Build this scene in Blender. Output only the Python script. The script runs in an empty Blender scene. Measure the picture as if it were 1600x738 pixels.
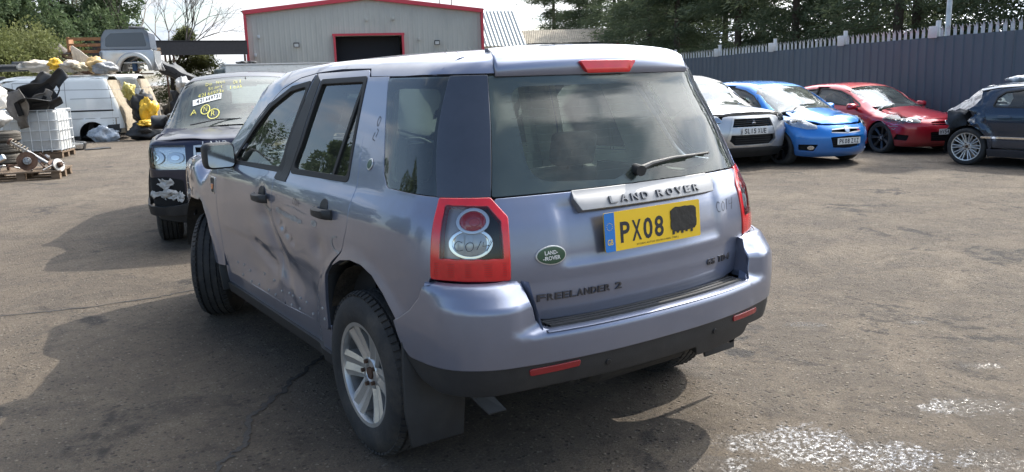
import bpy, bmesh, math, random, colorsys
import numpy as np
from mathutils import Vector, Matrix, Euler, noise
from mathutils.geometry import delaunay_2d_cdt
PI = math.pi
rng = random.Random(7)
sc = bpy.context.scene
COL = sc.collection
# ---------------------------------------------------------------- camera
def setup_camera():
    f = 1263.885; yaw, pit, rol = math.radians(34.563), math.radians(11.296), math.radians(-1.534)
    F = Vector((math.sin(yaw)*math.cos(pit), math.cos(yaw)*math.cos(pit), -math.sin(pit)))
    R = Vector((math.cos(yaw), -math.sin(yaw), 0)); U = R.cross(F)
    R2 = R*math.cos(rol) + U*math.sin(rol); U2 = -R*math.sin(rol) + U*math.cos(rol)
    cd = bpy.data.cameras.new('camera'); co = bpy.data.objects.new('camera', cd); COL.objects.link(co)
    M = Matrix((R2, U2, -F)).transposed().to_4x4(); M.translation = Vector((-2.267, -3.132, 1.619))
    co.matrix_world = M
    cd.sensor_width = 36; cd.lens = 36 * f / 1600; cd.clip_start = .05; cd.clip_end = 2000
    sc.camera = co
setup_camera()
# ---------------------------------------------------------------- sky and sun
SUN_AZ = math.radians(77); SUN_EL = math.radians(44)     # azimuth from +y towards +x
def setup_light():
    w = bpy.data.worlds.new('World'); sc.world = w; w.use_nodes = True
    nt = w.node_tree; nt.nodes.clear(); N = nt.nodes.new; L = nt.links.new
    out = N('ShaderNodeOutputWorld'); bg = N('ShaderNodeBackground'); bg.inputs[1].default_value = .15
    sky = N('ShaderNodeTexSky'); sky.sky_type = 'NISHITA'; sky.sun_disc = False
    sky.sun_elevation = SUN_EL; sky.sun_rotation = SUN_AZ; sky.air_density = 1.0; sky.dust_density = 1.5
    # broken bright cloud, thicker and brighter low down
    tc = N('ShaderNodeTexCoord'); sep = N('ShaderNodeSeparateXYZ'); L(tc.outputs['Generated'], sep.inputs[0])
    zc = N('ShaderNodeMath'); zc.operation = 'MAXIMUM'; L(sep.outputs[2], zc.inputs[0]); zc.inputs[1].default_value = .0
    za = N('ShaderNodeMath'); za.operation = 'ADD'; L(zc.outputs[0], za.inputs[0]); za.inputs[1].default_value = .22
    dx = N('ShaderNodeMath'); dx.operation = 'DIVIDE'; L(sep.outputs[0], dx.inputs[0]); L(za.outputs[0], dx.inputs[1])
    dy = N('ShaderNodeMath'); dy.operation = 'DIVIDE'; L(sep.outputs[1], dy.inputs[0]); L(za.outputs[0], dy.inputs[1])
    cb = N('ShaderNodeCombineXYZ'); L(dx.outputs[0], cb.inputs[0]); L(dy.outputs[0], cb.inputs[1])
    n1 = N('ShaderNodeTexNoise'); L(cb.outputs[0], n1.inputs[0]); n1.inputs['Scale'].default_value = 1.15
    n1.inputs['Detail'].default_value = 8; n1.inputs['Roughness'].default_value = .58; n1.inputs['Distortion'].default_value = .4
    # cloud cover is nearly complete towards the sun, broken on the far side
    sd = N('ShaderNodeVectorMath'); sd.operation = 'DOT_PRODUCT'; L(tc.outputs['Generated'], sd.inputs[0])
    sd.inputs[1].default_value = (math.sin(math.radians(58)), math.cos(math.radians(58)), .62)
    ad = N('ShaderNodeMath'); ad.operation = 'MULTIPLY_ADD'; L(sd.outputs['Value'], ad.inputs[0]); ad.inputs[1].default_value = .34; L(n1.outputs[0], ad.inputs[2])
    rp = N('ShaderNodeMapRange'); rp.interpolation_type = 'SMOOTHSTEP'; L(ad.outputs[0], rp.inputs[0])
    rp.inputs[1].default_value = .60; rp.inputs[2].default_value = .76
    n2 = N('ShaderNodeTexNoise'); L(cb.outputs[0], n2.inputs[0]); n2.inputs['Scale'].default_value = 2.2; n2.inputs['Detail'].default_value = 6
    cr = N('ShaderNodeValToRGB'); L(n2.outputs[0], cr.inputs[0])
    cr.color_ramp.elements[0].position = .36; cr.color_ramp.elements[0].color = (3.3, 3.7, 4.4, 1)
    cr.color_ramp.elements[1].position = .56; cr.color_ramp.elements[1].color = (6.3, 6.4, 6.5, 1)
    # thin cloud glows round the sun it hides
    sn = N('ShaderNodeVectorMath'); sn.operation = 'DOT_PRODUCT'; L(tc.outputs['Generated'], sn.inputs[0])
    sn.inputs[1].default_value = (math.sin(SUN_AZ)*math.cos(SUN_EL), math.cos(SUN_AZ)*math.cos(SUN_EL), math.sin(SUN_EL))
    sg = N('ShaderNodeMapRange'); sg.interpolation_type = 'SMOOTHSTEP'; L(sn.outputs['Value'], sg.inputs[0]); sg.inputs[1].default_value = .50; sg.inputs[2].default_value = 1.; sg.inputs[3].default_value = 1.; sg.inputs[4].default_value = 5.0
    cg = N('ShaderNodeVectorMath'); cg.operation = 'SCALE'; L(cr.outputs[0], cg.inputs[0]); L(sg.outputs[0], cg.inputs['Scale'])
    mx = N('ShaderNodeMixRGB'); L(rp.outputs[0], mx.inputs[0]); L(sky.outputs[0], mx.inputs[1]); L(cg.outputs[0], mx.inputs[2])
    L(mx.outputs[0], bg.inputs[0]); L(bg.outputs[0], out.inputs[0])
    ld = bpy.data.lights.new('sun', 'SUN'); ld.energy = 3.9; ld.angle = math.radians(.5); ld.color = (1, .93, .82)
    lo = bpy.data.objects.new('sun', ld); COL.objects.link(lo)
    d = Vector((math.sin(SUN_AZ)*math.cos(SUN_EL), math.cos(SUN_AZ)*math.cos(SUN_EL), math.sin(SUN_EL)))
    lo.rotation_euler = d.to_track_quat('Z', 'Y').to_euler(); lo.location = d * 30
setup_light()
sc.view_settings.view_transform = 'Standard'; sc.view_settings.look = 'None'
sc.view_settings.exposure = 0.66; sc.view_settings.gamma = 1
sc.render.resolution_x = 1024; sc.render.resolution_y = 472
sc.cycles.max_bounces = 10; sc.cycles.transparent_max_bounces = 16; sc.cycles.caustics_reflective = False; sc.cycles.caustics_refractive = False
# ---------------------------------------------------------------- materials
MATS = {}
def _m(name):
    m = bpy.data.materials.new(name); m.use_nodes = True; nt = m.node_tree
    return m, nt, nt.nodes['Principled BSDF'], nt.nodes.new, nt.links.new
def mat(name, col, rough=.5, metal=0., coat=0., var=0., vscale=8., bump=0., bscale=60., dirt=None, dscale=3., damt=.5, coords='Object', spec=.5, crough=.04, flake=0., lowdirt=0., stretch=None, rvar=0.):
    """plain procedural material: base colour with noise variation, optional dirt patches and fine bump"""
    if name in MATS: return MATS[name]
    m, nt, p, N, L = _m(name)
    p.inputs['Roughness'].default_value = rough; p.inputs['Metallic'].default_value = metal
    p.inputs['Coat Weight'].default_value = coat; p.inputs['Coat Roughness'].default_value = crough
    p.inputs['Specular IOR Level'].default_value = spec
    c = tuple(col) + (1,)
    tc = N('ShaderNodeTexCoord'); src = tc.outputs[coords]
    if stretch:
        mp = N('ShaderNodeMapping'); L(src, mp.inputs[0]); mp.inputs['Scale'].default_value = stretch; src = mp.outputs[0]
    cur = None
    if var:
        n = N('ShaderNodeTexNoise'); L(src, n.inputs[0]); n.inputs['Scale'].default_value = vscale; n.inputs['Detail'].default_value = 6; n.inputs['Roughness'].default_value = .65
        mr = N('ShaderNodeMapRange'); L(n.outputs[0], mr.inputs[0]); mr.inputs[1].default_value = .3; mr.inputs[2].default_value = .7
        mr.inputs[3].default_value = 1 - var; mr.inputs[4].default_value = 1 + var
        mu = N('ShaderNodeVectorMath'); mu.operation = 'SCALE'; mu.inputs[0].default_value = col; L(mr.outputs[0], mu.inputs['Scale']); cur = mu.outputs[0]
        if rvar:
            mr2 = N('ShaderNodeMapRange'); L(n.outputs[0], mr2.inputs[0]); mr2.inputs[1].default_value = .3; mr2.inputs[2].default_value = .7
            mr2.inputs[3].default_value = max(.02, rough - rvar); mr2.inputs[4].default_value = rough + rvar; L(mr2.outputs[0], p.inputs['Roughness'])
    if dirt:
        n = N('ShaderNodeTexNoise'); L(src, n.inputs[0]); n.inputs['Scale'].default_value = dscale; n.inputs['Detail'].default_value = 8; n.inputs['Roughness'].default_value = .7
        mr = N('ShaderNodeMapRange'); L(n.outputs[0], mr.inputs[0]); mr.inputs[1].default_value = .5; mr.inputs[2].default_value = .75; mr.inputs[4].default_value = damt
        fac = mr.outputs[0]
        if lowdirt:
            sp = N('ShaderNodeSeparateXYZ'); L(tc.outputs['Object'], sp.inputs[0])
            m2 = N('ShaderNodeMapRange'); L(sp.outputs[2], m2.inputs[0]); m2.inputs[1].default_value = lowdirt; m2.inputs[2].default_value = 0.15; m2.inputs[3].default_value = 0; m2.inputs[4].default_value = .75
            a = N('ShaderNodeMath'); a.operation = 'MULTIPLY_ADD'; L(m2.outputs[0], a.inputs[0]); L(n.outputs[0], a.inputs[1]); L(mr.outputs[0], a.inputs[2]); a.use_clamp = True; fac = a.outputs[0]
        mx = N('ShaderNodeMixRGB'); L(fac, mx.inputs[0]); mx.inputs[2].default_value = tuple(dirt) + (1,)
        if cur: L(cur, mx.inputs[1])
        else: mx.inputs[1].default_value = c
        cur = mx.outputs[0]
        ra = N('ShaderNodeMapRange'); L(fac, ra.inputs[0]); ra.inputs[3].default_value = rough; ra.inputs[4].default_value = max(rough, .75); L(ra.outputs[0], p.inputs['Roughness'])
        if coat:
            rc = N('ShaderNodeMapRange'); L(fac, rc.inputs[0]); rc.inputs[3].default_value = coat; rc.inputs[4].default_value = coat*.3; L(rc.outputs[0], p.inputs['Coat Weight'])
    if cur: L(cur, p.inputs['Base Color'])
    else: p.inputs['Base Color'].default_value = c
    if bump:
        n = N('ShaderNodeTexNoise'); L(src, n.inputs[0]); n.inputs['Scale'].default_value = bscale; n.inputs['Detail'].default_value = 5
        b = N('ShaderNodeBump'); b.inputs['Strength'].default_value = bump; b.inputs['Distance'].default_value = .01; L(n.outputs[0], b.inputs['Height']); L(b.outputs[0], p.inputs['Normal'])
    MATS[name] = m; return m
def paint(name, col, metal=.55, rough=.30, dirt=(.16,.13,.10), damt=.12, lowdirt=.5, coat=1.):
    return mat(name, col, rough, metal, coat, var=.03, vscale=1.5, dirt=dirt, damt=damt, dscale=2.2, lowdirt=lowdirt, crough=.02)
def glass(name, tint=(.75,.85,.8), refl=1., rough=.0, ior=1.5, haze=0., hazecol=(.5,.55,.5)):
    """thin pane: tinted see-through plus mirror reflection, a little dust"""
    if name in MATS: return MATS[name]
    m, nt, p, N, L = _m(name); nt.nodes.remove(p); out = nt.nodes['Material Output']
    tr = N('ShaderNodeBsdfTransparent'); tr.inputs[0].default_value = tuple(tint) + (1,)
    gl = N('ShaderNodeBsdfGlossy'); gl.inputs['Roughness'].default_value = rough; gl.inputs[0].default_value = (refl, refl, refl, 1)
    fr = N('ShaderNodeFresnel'); fr.inputs[0].default_value = ior
    mul = N('ShaderNodeMath'); mul.operation = 'MULTIPLY_ADD'; L(fr.outputs[0], mul.inputs[0]); mul.inputs[1].default_value = 1.0; mul.inputs[2].default_value = .015; mul.use_clamp = True
    mx = N('ShaderNodeMixShader'); L(mul.outputs[0], mx.inputs[0]); L(tr.outputs[0], mx.inputs[1]); L(gl.outputs[0], mx.inputs[2]); last = mx.outputs[0]
    if haze:
        tc = N('ShaderNodeTexCoord'); n = N('ShaderNodeTexNoise'); L(tc.outputs['Object'], n.inputs[0]); n.inputs['Scale'].default_value = 2.5; n.inputs['Detail'].default_value = 7
        mr = N('ShaderNodeMapRange'); L(n.outputs[0], mr.inputs[0]); mr.inputs[1].default_value = .35; mr.inputs[2].default_value = .75; mr.inputs[3].default_value = haze*.4; mr.inputs[4].default_value = haze*1.6
        df = N('ShaderNodeBsdfDiffuse'); df.inputs[0].default_value = tuple(hazecol) + (1,)
        m2 = N('ShaderNodeMixShader'); L(mr.outputs[0], m2.inputs[0]); L(last, m2.inputs[1]); L(df.outputs[0], m2.inputs[2]); last = m2.outputs[0]
    L(last, out.inputs[0]); MATS[name] = m; return m
# ---------------------------------------------------------------- surfaces given as implicit functions
class Spl:
    """monotone cubic through (x, y) knots, vectorised"""
    def __init__(s, *kn):
        s.x = np.array([k[0] for k in kn], float); s.y = np.array([k[1] for k in kn], float)
        h = np.diff(s.x); d = np.diff(s.y) / h; m = np.zeros(len(s.x)); m[0] = d[0]; m[-1] = d[-1]
        for i in range(1, len(m) - 1):
            if d[i-1] * d[i] > 0:
                w1 = 2*h[i] + h[i-1]; w2 = h[i] + 2*h[i-1]
                m[i] = (w1 + w2) / (w1/d[i-1] + w2/d[i])
        s.h, s.m = h, m
    def __call__(s, t):
        t = np.clip(t, s.x[0], s.x[-1]); i = np.clip(np.searchsorted(s.x, t) - 1, 0, len(s.h) - 1)
        h = s.h[i]; u = (t - s.x[i]) / h; u2 = u*u; u3 = u2*u
        return (2*u3 - 3*u2 + 1)*s.y[i] + (u3 - 2*u2 + u)*h*s.m[i] + (-2*u3 + 3*u2)*s.y[i+1] + (u3 - u2)*h*s.m[i+1]
def smax(a, b, k):
    h = np.maximum(k - np.abs(a - b), 0) / k
    return np.maximum(a, b) + h*h*k*0.25
def smin(a, b, k): return -smax(-a, -b, k)
def sstep(a, b, t):
    t = np.clip((t - a) / (b - a), 0, 1); return t*t*(3 - 2*t)
def cast(f, O, D, tmax=4., n=160):
    """first root of f along each ray (either sign change)"""
    ts = np.linspace(0, tmax, n)
    P = O[:, None, :] + D[:, None, :] * ts[None, :, None]
    v = f(P[..., 0].ravel(), P[..., 1].ravel(), P[..., 2].ravel()).reshape(len(O), n)
    sg = np.sign(v); ch = sg[:, 1:] * sg[:, :-1] <= 0
    hit = ch.any(1); i = np.where(hit, ch.argmax(1), np.abs(v).argmin(1).clip(0, n - 2))
    lo = ts[i].copy(); hi = ts[i+1].copy(); r = np.arange(len(O)); s0 = sg[r, i]
    for _ in range(22):
        m = (lo + hi) / 2; Q = O + D * m[:, None]
        s = np.sign(f(Q[:, 0], Q[:, 1], Q[:, 2])); a = s == s0
        lo = np.where(a, m, lo); hi = np.where(a, hi, m)
    return O + D * ((lo + hi) / 2)[:, None], hit
def grad(f, P, e=.002):
    x, y, z = P.T
    g = np.stack([f(x+e, y, z) - f(x-e, y, z), f(x, y+e, z) - f(x, y-e, z), f(x, y, z+e) - f(x, y, z-e)], 1)
    return g / (np.linalg.norm(g, axis=1)[:, None] + 1e-12)
# ---- frames: 2D panel coordinates -> rays (origin, direction)
def fr_side(sgn, x0=2.):
    def g(a, b):
        O = np.stack([np.full_like(a, sgn*x0), a, b], 1); return O, np.tile([-float(sgn), 0, 0], (len(a), 1))
    return g
def fr_rear(y0=-3.):
    def g(a, b):
        O = np.stack([a, np.full_like(a, y0), b], 1); return O, np.tile([0., 1., 0.], (len(a), 1))
    return g
def fr_front(y0=6.):
    def g(a, b):
        O = np.stack([a, np.full_like(a, y0), b], 1); return O, np.tile([0., -1., 0.], (len(a), 1))
    return g
def fr_top(z0=3.):
    def g(a, b):
        O = np.stack([a, b, np.full_like(a, z0)], 1); return O, np.tile([0., 0., -1.], (len(a), 1))
    return g
def fr_wrap(xc, yc, L, sy=-1, zc=None, zin=.25, zl=.15):
    """s runs along the end of the car (|s|<xc), round the corner (L long) and on along the side.
    above height zc the rays tip over and come out upwards (a ledge)"""
    def g(s, v):
        a = np.abs(s); sg = np.where(s < 0, -1., 1.)
        th = np.clip((a - xc) / L, 0, 1) * np.pi / 2
        dx = np.sin(th) * sg; dy = np.cos(th) * sy
        ox = np.minimum(a, xc) * sg; oy = np.where(a > xc + L, yc - sy * (a - xc - L), yc)
        z = v.copy(); el = np.zeros_like(v); inn = np.zeros_like(v)
        if zc is not None:
            el = np.clip((v - zc) / zl, 0, 1) * np.pi / 2
            z = np.minimum(v, zc); inn = np.maximum(v - zc - zl, 0)
        O = np.stack([ox + dx * (-inn + (zin if zc is not None else 0)), oy + dy * (-inn + (zin if zc is not None else 0)), z], 1)
        D = np.stack([dx * np.cos(el), dy * np.cos(el), np.sin(el)], 1)
        return O, D
    def inv(P):
        x, y, z = P; ax = abs(x); sg = -1 if x < 0 else 1; dd = (y - yc) * sy
        if dd <= 0: s = xc + L - dd
        elif ax <= xc: s = ax
        else: s = xc + L * math.atan2(ax - xc, dd) / (math.pi/2)
        return (sg * s, z)
    g.inv = inv
    return g
# ---------------------------------------------------------------- the estate SUV's own surfaces (metres; rear axle y = 0, nose towards +y)
FL_W = Spl((.18,.86), (.30,.89), (.45,.912), (.70,.923), (.90,.925), (1.03,.914), (1.10,.894), (1.16,.864), (1.25,.834), (1.45,.764), (1.60,.706), (1.72,.655), (1.80,.61))
FL_TOP = Spl((-1.2,1.69), (-.62,1.715), (-.2,1.735), (.5,1.745), (.95,1.74), (1.3,1.728), (1.55,1.700), (1.70,1.655), (1.85,1.565), (2.05,1.435), (2.42,1.20), (2.50,1.165), (2.7,1.155), (3.1,1.135), (3.40,1.10), (3.5,1.075), (3.9,.95))
FL_R = Spl((.2,.80), (.62,.815), (.80,.832), (.90,.838), (1.05,.818), (1.18,.765), (1.40,.665), (1.62,.56), (1.66,.555), (1.76,.62))
FL_F = Spl((.2,3.42), (.5,3.50), (.78,3.51), (1.02,3.47), (1.10,3.44), (1.25,3.28))
def fl_side(x, y, z, flare=True):
    ax = np.abs(x)
    w = FL_W(z)
    w = w - .075 * sstep(-.15, -1.0, y)**1.2 - .105 * sstep(2.5, 3.5, y)**1.1 - .05*sstep(1.4, 2.5, y)*sstep(1.05, 1.5, z)
    if flare:
        for yc in (0., 2.66):
            d = np.hypot((y - yc), (z - .37))
            w = w + .014 * sstep(.555, .475, d) * sstep(1.1, .85, z)
        w = w - .010 * sstep(.85, .60, z) * sstep(.45, .62, y) * sstep(2.2, 2.05, y)
    return ax - w
def fl_rear(x, y, z): return -(y + FL_R(z) - .095 * (np.abs(x)/.68)**2.4)
def fl_front(x, y, z): return y - FL_F(z) + .15 * (np.abs(x)/.8)**2.8
def fl_top(x, y, z):
    e = .02; s = (FL_TOP(y+e) - FL_TOP(y-e)) / (2*e)
    crown = np.where(y > 1.7, .10, .055)
    crown = .055 + .05 * sstep(1.6, 2.2, y) - .075 * sstep(2.42, 2.75, y)
    return (z - FL_TOP(y) + crown * (x/.7)**2) / np.sqrt(1 + s*s)
def fl_body(x, y, z):
    f = smax(fl_side(x, y, z), fl_rear(x, y, z), .20)
    kt = .09 + .0 * y
    f = smax(f, fl_top(x, y, z), kt)
    return smax(f, fl_front(x, y, z), .07)
# rear bumper: its own, fuller skin
FB_R = Spl((.28,.80), (.36,.86), (.46,.902), (.54,.922), (.70,.934), (.785,.932), (.805,.915), (.875,.862), (.95,.82))
FB_W = Spl((.28,.865), (.36,.90), (.5,.935), (.7,.944), (.82,.938), (.95,.92))
def fb_body(x, y, z):
    s = np.abs(x) - (FB_W(z) - .075 * sstep(-.15, -1.0, y)**1.2)
    r = -(y + FB_R(z) - .10 * (np.abs(x)/.74)**2.4 - .042*sstep(.72, .575, np.abs(x))*sstep(.665, .72, z))
    return smax(smax(s, r, .15), z - .878 + .0*x, .03)
# ---------------------------------------------------------------- objects and tags
def tag(o, label=None, cat=None, group=None, kind=None):
    if label: o['label'] = label
    if cat: o['category'] = cat
    if group: o['group'] = group
    if kind: o['kind'] = kind
    return o
def link(o, parent=None):
    COL.objects.link(o)
    if parent: o.parent = parent
    return o
def thing(name, label, cat, loc=(0,0,0), rz=0., group=None):
    o = bpy.data.objects.new(name, None); o.empty_display_size = .1; link(o)
    o.location = loc; o.rotation_euler = (0, 0, rz); return tag(o, label, cat, group)
def _mats(me, m):
    for x in (m if isinstance(m, (list, tuple)) else [m]): me.materials.append(x)
def meshobj(name, V, F, m, parent=None, smooth=False, nor=None, mi=None, angle=None):
    me = bpy.data.meshes.new(name); me.from_pydata([tuple(v) for v in V], [], [tuple(f) for f in F]); _mats(me, m)
    if mi is not None: me.polygons.foreach_set('material_index', mi)
    if smooth or nor is not None: me.polygons.foreach_set('use_smooth', [True]*len(me.polygons))
    if nor is not None: me.normals_split_custom_set_from_vertices([tuple(n) for n in nor])
    if angle: me.set_sharp_from_angle(angle=math.radians(angle))
    me.update()
    return link(bpy.data.objects.new(name, me), parent)
class MB:
    """collects shapes, then links them as one mesh object"""
    def __init__(s): s.V = []; s.F = []; s.M = []; s.mi = 0
    def add(s, V, F, X=None):
        b = len(s.V)
        for v in V: s.V.append(tuple(X @ Vector(v)) if X is not None else tuple(v))
        for f in F: s.F.append(tuple(i + b for i in f)); s.M.append(s.mi)
        return s
    def box(s, c, d, rz=0., X=None, ry=0., rx=0.):
        h = [x/2 for x in d]
        V = [(sx*h[0], sy*h[1], sz*h[2]) for sx in (-1,1) for sy in (-1,1) for sz in (-1,1)]
        T = Matrix.Translation(c) @ Euler((rx, ry, rz)).to_matrix().to_4x4()
        if X is not None: T = X @ T
        return s.add(V, [(0,1,3,2),(4,6,7,5),(0,4,5,1),(2,3,7,6),(0,2,6,4),(1,5,7,3)], T)
    def bar(s, p, q, w, d=None, n=4, r2=None, cap=True):
        """tapered bar from p to q; n=4 square w x d, else round of radius w"""
        p, q = Vector(p), Vector(q); a = (q - p); l = a.length
        if l < 1e-6: return s
        X = Matrix.Translation(p) @ a.to_track_quat('Z', 'X').to_matrix().to_4x4()
        if n == 4:
            d = d or w; r = [(w/2, d/2), (-w/2, d/2), (-w/2, -d/2), (w/2, -d/2)]; k = r2/w if r2 else 1
            V = [(x, y, 0) for x, y in r] + [(x*k, y*k, l) for x, y in r]
        else:
            r2 = w if r2 is None else r2
            V = [(w*math.cos(2*PI*i/n), w*math.sin(2*PI*i/n), 0) for i in range(n)] + [(r2*math.cos(2*PI*i/n), r2*math.sin(2*PI*i/n), l) for i in range(n)]
        F = [(i, (i+1) % n, n + (i+1) % n, n + i) for i in range(n)]
        if cap: F += [tuple(range(n))[::-1], tuple(range(n, 2*n))]
        return s.add(V, F, X)
    def tube(s, pts, r, n=8, cap=True, closed=False):
        P = [Vector(p) for p in pts]; m = len(P); rr = r if isinstance(r, (list, tuple)) else [r]*m
        V = []; up = None
        for i in range(m):
            a = P[(i+1) % m] if (closed or i < m-1) else P[i]; b = P[i-1] if (closed or i > 0) else P[i]
            t = (a - b).normalized()
            if up is None: up = t.orthogonal().normalized()
            up = (up - t * up.dot(t))
            up = up.normalized() if up.length > 1e-5 else t.orthogonal().normalized()
            w = t.cross(up)
            V += [P[i] + (up*math.cos(2*PI*j/n) + w*math.sin(2*PI*j/n)) * rr[i] for j in range(n)]
        F = []
        for i in range(m if closed else m-1):
            for j in range(n):
                k = (i+1) % m; F.append((i*n+j, i*n+(j+1) % n, k*n+(j+1) % n, k*n+j))
        if cap and not closed: F += [tuple(range(n))[::-1], tuple(range((m-1)*n, m*n))]
        return s.add(V, F)
    def lathe(s, prof, n=32, X=None, closed=False, a0=0., a1=2*PI):
        """profile of (radius, height) about z"""
        full = abs(a1 - a0 - 2*PI) < 1e-6; k = n if full else n + 1
        V = [(r*math.cos(a0 + (a1-a0)*i/n), r*math.sin(a0 + (a1-a0)*i/n), h) for r, h in prof for i in range(k)]; F = []; m = len(prof)
        for j in range(m if closed else m-1):
            j2 = (j+1) % m
            for i in range(n):
                i2 = (i+1) % k if full else i+1
                F.append((j*k+i, j*k+i2, j2*k+i2, j2*k+i))
        return s.add(V, F, X)
    def prism(s, poly, h0, h1, X=None):
        n = len(poly); V = [(x, y, h0) for x, y in poly] + [(x, y, h1) for x, y in poly]
        return s.add(V, [(i, (i+1) % n, n+(i+1) % n, n+i) for i in range(n)] + [tuple(range(n))[::-1], tuple(range(n, 2*n))], X)
    def quad(s, a, b, c, d): return s.add([a, b, c, d], [(0,1,2,3)])
    def build(s, name, m, parent=None, smooth=False, bevel=0., angle=35, seg=2, sub=0):
        if not s.V: return None
        me = bpy.data.meshes.new(name); me.from_pydata(s.V, [], s.F); _mats(me, m)
        me.polygons.foreach_set('material_index', s.M)
        if bevel:
            bm = bmesh.new(); bm.from_mesh(me); bmesh.ops.remove_doubles(bm, verts=bm.verts, dist=1e-5)
            ed = [e for e in bm.edges if len(e.link_faces) == 2 and e.calc_face_angle(0) > .6]
            bmesh.ops.bevel(bm, geom=ed, offset=bevel, segments=seg, affect='EDGES', clamp_overlap=True, profile=.5); bm.to_mesh(me); bm.free(); smooth = True
        if smooth:
            me.polygons.foreach_set('use_smooth', [True]*len(me.polygons)); me.set_sharp_from_angle(angle=math.radians(angle))
        me.update(); return link(bpy.data.objects.new(name, me), parent)
# ---------------------------------------------------------------- 2D outlines
def rp(pts, r=.03, n=5):
    """polygon with rounded corners; a point may carry its own radius (x, y, r)"""
    out = []; m = len(pts)
    for i in range(m):
        p = Vector(pts[i][:2]); a = Vector(pts[i-1][:2]); b = Vector(pts[(i+1) % m][:2]); rr = pts[i][2] if len(pts[i]) > 2 else r
        u = a - p; v = b - p; lu, lv = u.length, v.length
        if rr <= 0 or lu < 1e-6 or lv < 1e-6: out.append(tuple(p)); continue
        u /= lu; v /= lv; ang = math.acos(max(-1, min(1, u.dot(v))))
        if ang > PI - .05: out.append(tuple(p)); continue
        d = min(rr / math.tan(ang/2), lu*.48, lv*.48); q0 = p + u*d; q1 = p + v*d
        for k in range(n + 1):
            t = k/n; out.append(tuple(q0*(1-t)**2 + p*2*t*(1-t) + q1*t*t))
    return out
def crv(pts, n=6, closed=False):
    """smooth curve through points"""
    P = [Vector(p) for p in pts]; out = []; m = len(P)
    for i in range(m if closed else m - 1):
        p0 = P[i-1] if (closed or i > 0) else P[0]*2 - P[1]; p1 = P[i]; p2 = P[(i+1) % m]
        p3 = P[(i+2) % m] if (closed or i + 2 < m) else P[-1]*2 - P[-2]
        for k in range(n):
            t = k/n; out.append(tuple(.5*((2*p1) + (p2-p0)*t + (2*p0-5*p1+4*p2-p3)*t*t + (3*p1-p0-3*p2+p3)*t**3)))
    if not closed: out.append(tuple(P[-1]))
    return out
def circ(cx, cy, rx, ry=None, n=24, a0=0., a1=2*PI):
    ry = ry or rx; full = abs(a1 - a0) > 2*PI - .001
    return [(cx + rx*math.cos(a0 + (a1-a0)*i/(n if full else n-1)), cy + ry*math.sin(a0 + (a1-a0)*i/(n if full else n-1))) for i in range(n)]
def rect(x0, y0, x1, y1): return [(x0,y0),(x1,y0),(x1,y1),(x0,y1)]
def _inpoly(P, poly):
    x, y = P[:, 0], P[:, 1]; c = np.zeros(len(P), bool); n = len(poly)
    for i in range(n):
        x1, y1 = poly[i]; x2, y2 = poly[(i+1) % n]
        if y1 == y2: continue
        c ^= ((y1 > y) != (y2 > y)) & (x < (x2-x1)*(y - y1)/(y2-y1) + x1)
    return c
def _dens(poly, res):
    out = []; n = len(poly)
    for i in range(n):
        a, b = poly[i], poly[(i+1) % n]; d = math.dist(a[:2], b[:2]); k = max(1, int(math.ceil(d/res)))
        if d < 1e-7: continue
        out += [(a[0] + (b[0]-a[0])*j/k, a[1] + (b[1]-a[1])*j/k) for j in range(k)]
    return out
def fill2d(poly, holes=(), res=.03):
    """triangulate an outline with an inner grid -> verts, tris, boundary loops"""
    loops = [_dens(poly, res)] + [_dens(h, res) for h in holes]
    V = []; E = []; L = []
    for lp in loops:
        b = len(V); V += lp; n = len(lp); E += [(b+i, b+(i+1) % n) for i in range(n)]
    B = np.array(V); x0, y0 = B.min(0); x1, y1 = B.max(0)
    gx = np.arange(x0 + res*.5, x1, res); gy = np.arange(y0 + res*.5, y1, res)
    if len(gx) and len(gy):
        G = np.stack(np.meshgrid(gx, gy), -1).reshape(-1, 2); k = _inpoly(G, loops[0])
        for h in loops[1:]: k &= ~_inpoly(G, h)
        G = G[k]
        if len(G):
            dm = np.full(len(G), 9.)
            for i in range(0, len(B)): dm = np.minimum(dm, np.abs(G - B[i]).max(1))
            V += [tuple(p) for p in G[dm > res*.42]]
    r = delaunay_2d_cdt([Vector((float(p[0]), float(p[1]))) for p in V], E, [], 0, 1e-7)
    vs = np.array([tuple(v) for v in r[0]]); T = np.array([(t[0], t[k], t[k+1]) for t in r[2] for k in range(1, len(t)-1)])
    c = vs[T].mean(1); k = _inpoly(c, loops[0])
    for h in loops[1:]: k &= ~_inpoly(c, h)
    T = T[k]; a = vs[T]; ar = (a[:,1,0]-a[:,0,0])*(a[:,2,1]-a[:,0,1]) - (a[:,1,1]-a[:,0,1])*(a[:,2,0]-a[:,0,0])
    T = T[np.abs(ar) > 1e-10]; ar = ar[np.abs(ar) > 1e-10]; T[ar < 0] = T[ar < 0][:, ::-1]
    # boundary edges from triangles, keeps direction
    ed = {}
    for t in T:
        for i in range(3):
            e = (int(t[i]), int(t[(i+1) % 3]))
            if (e[1], e[0]) in ed: del ed[(e[1], e[0])]
            else: ed[e] = 1
    return vs, T, list(ed)
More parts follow.
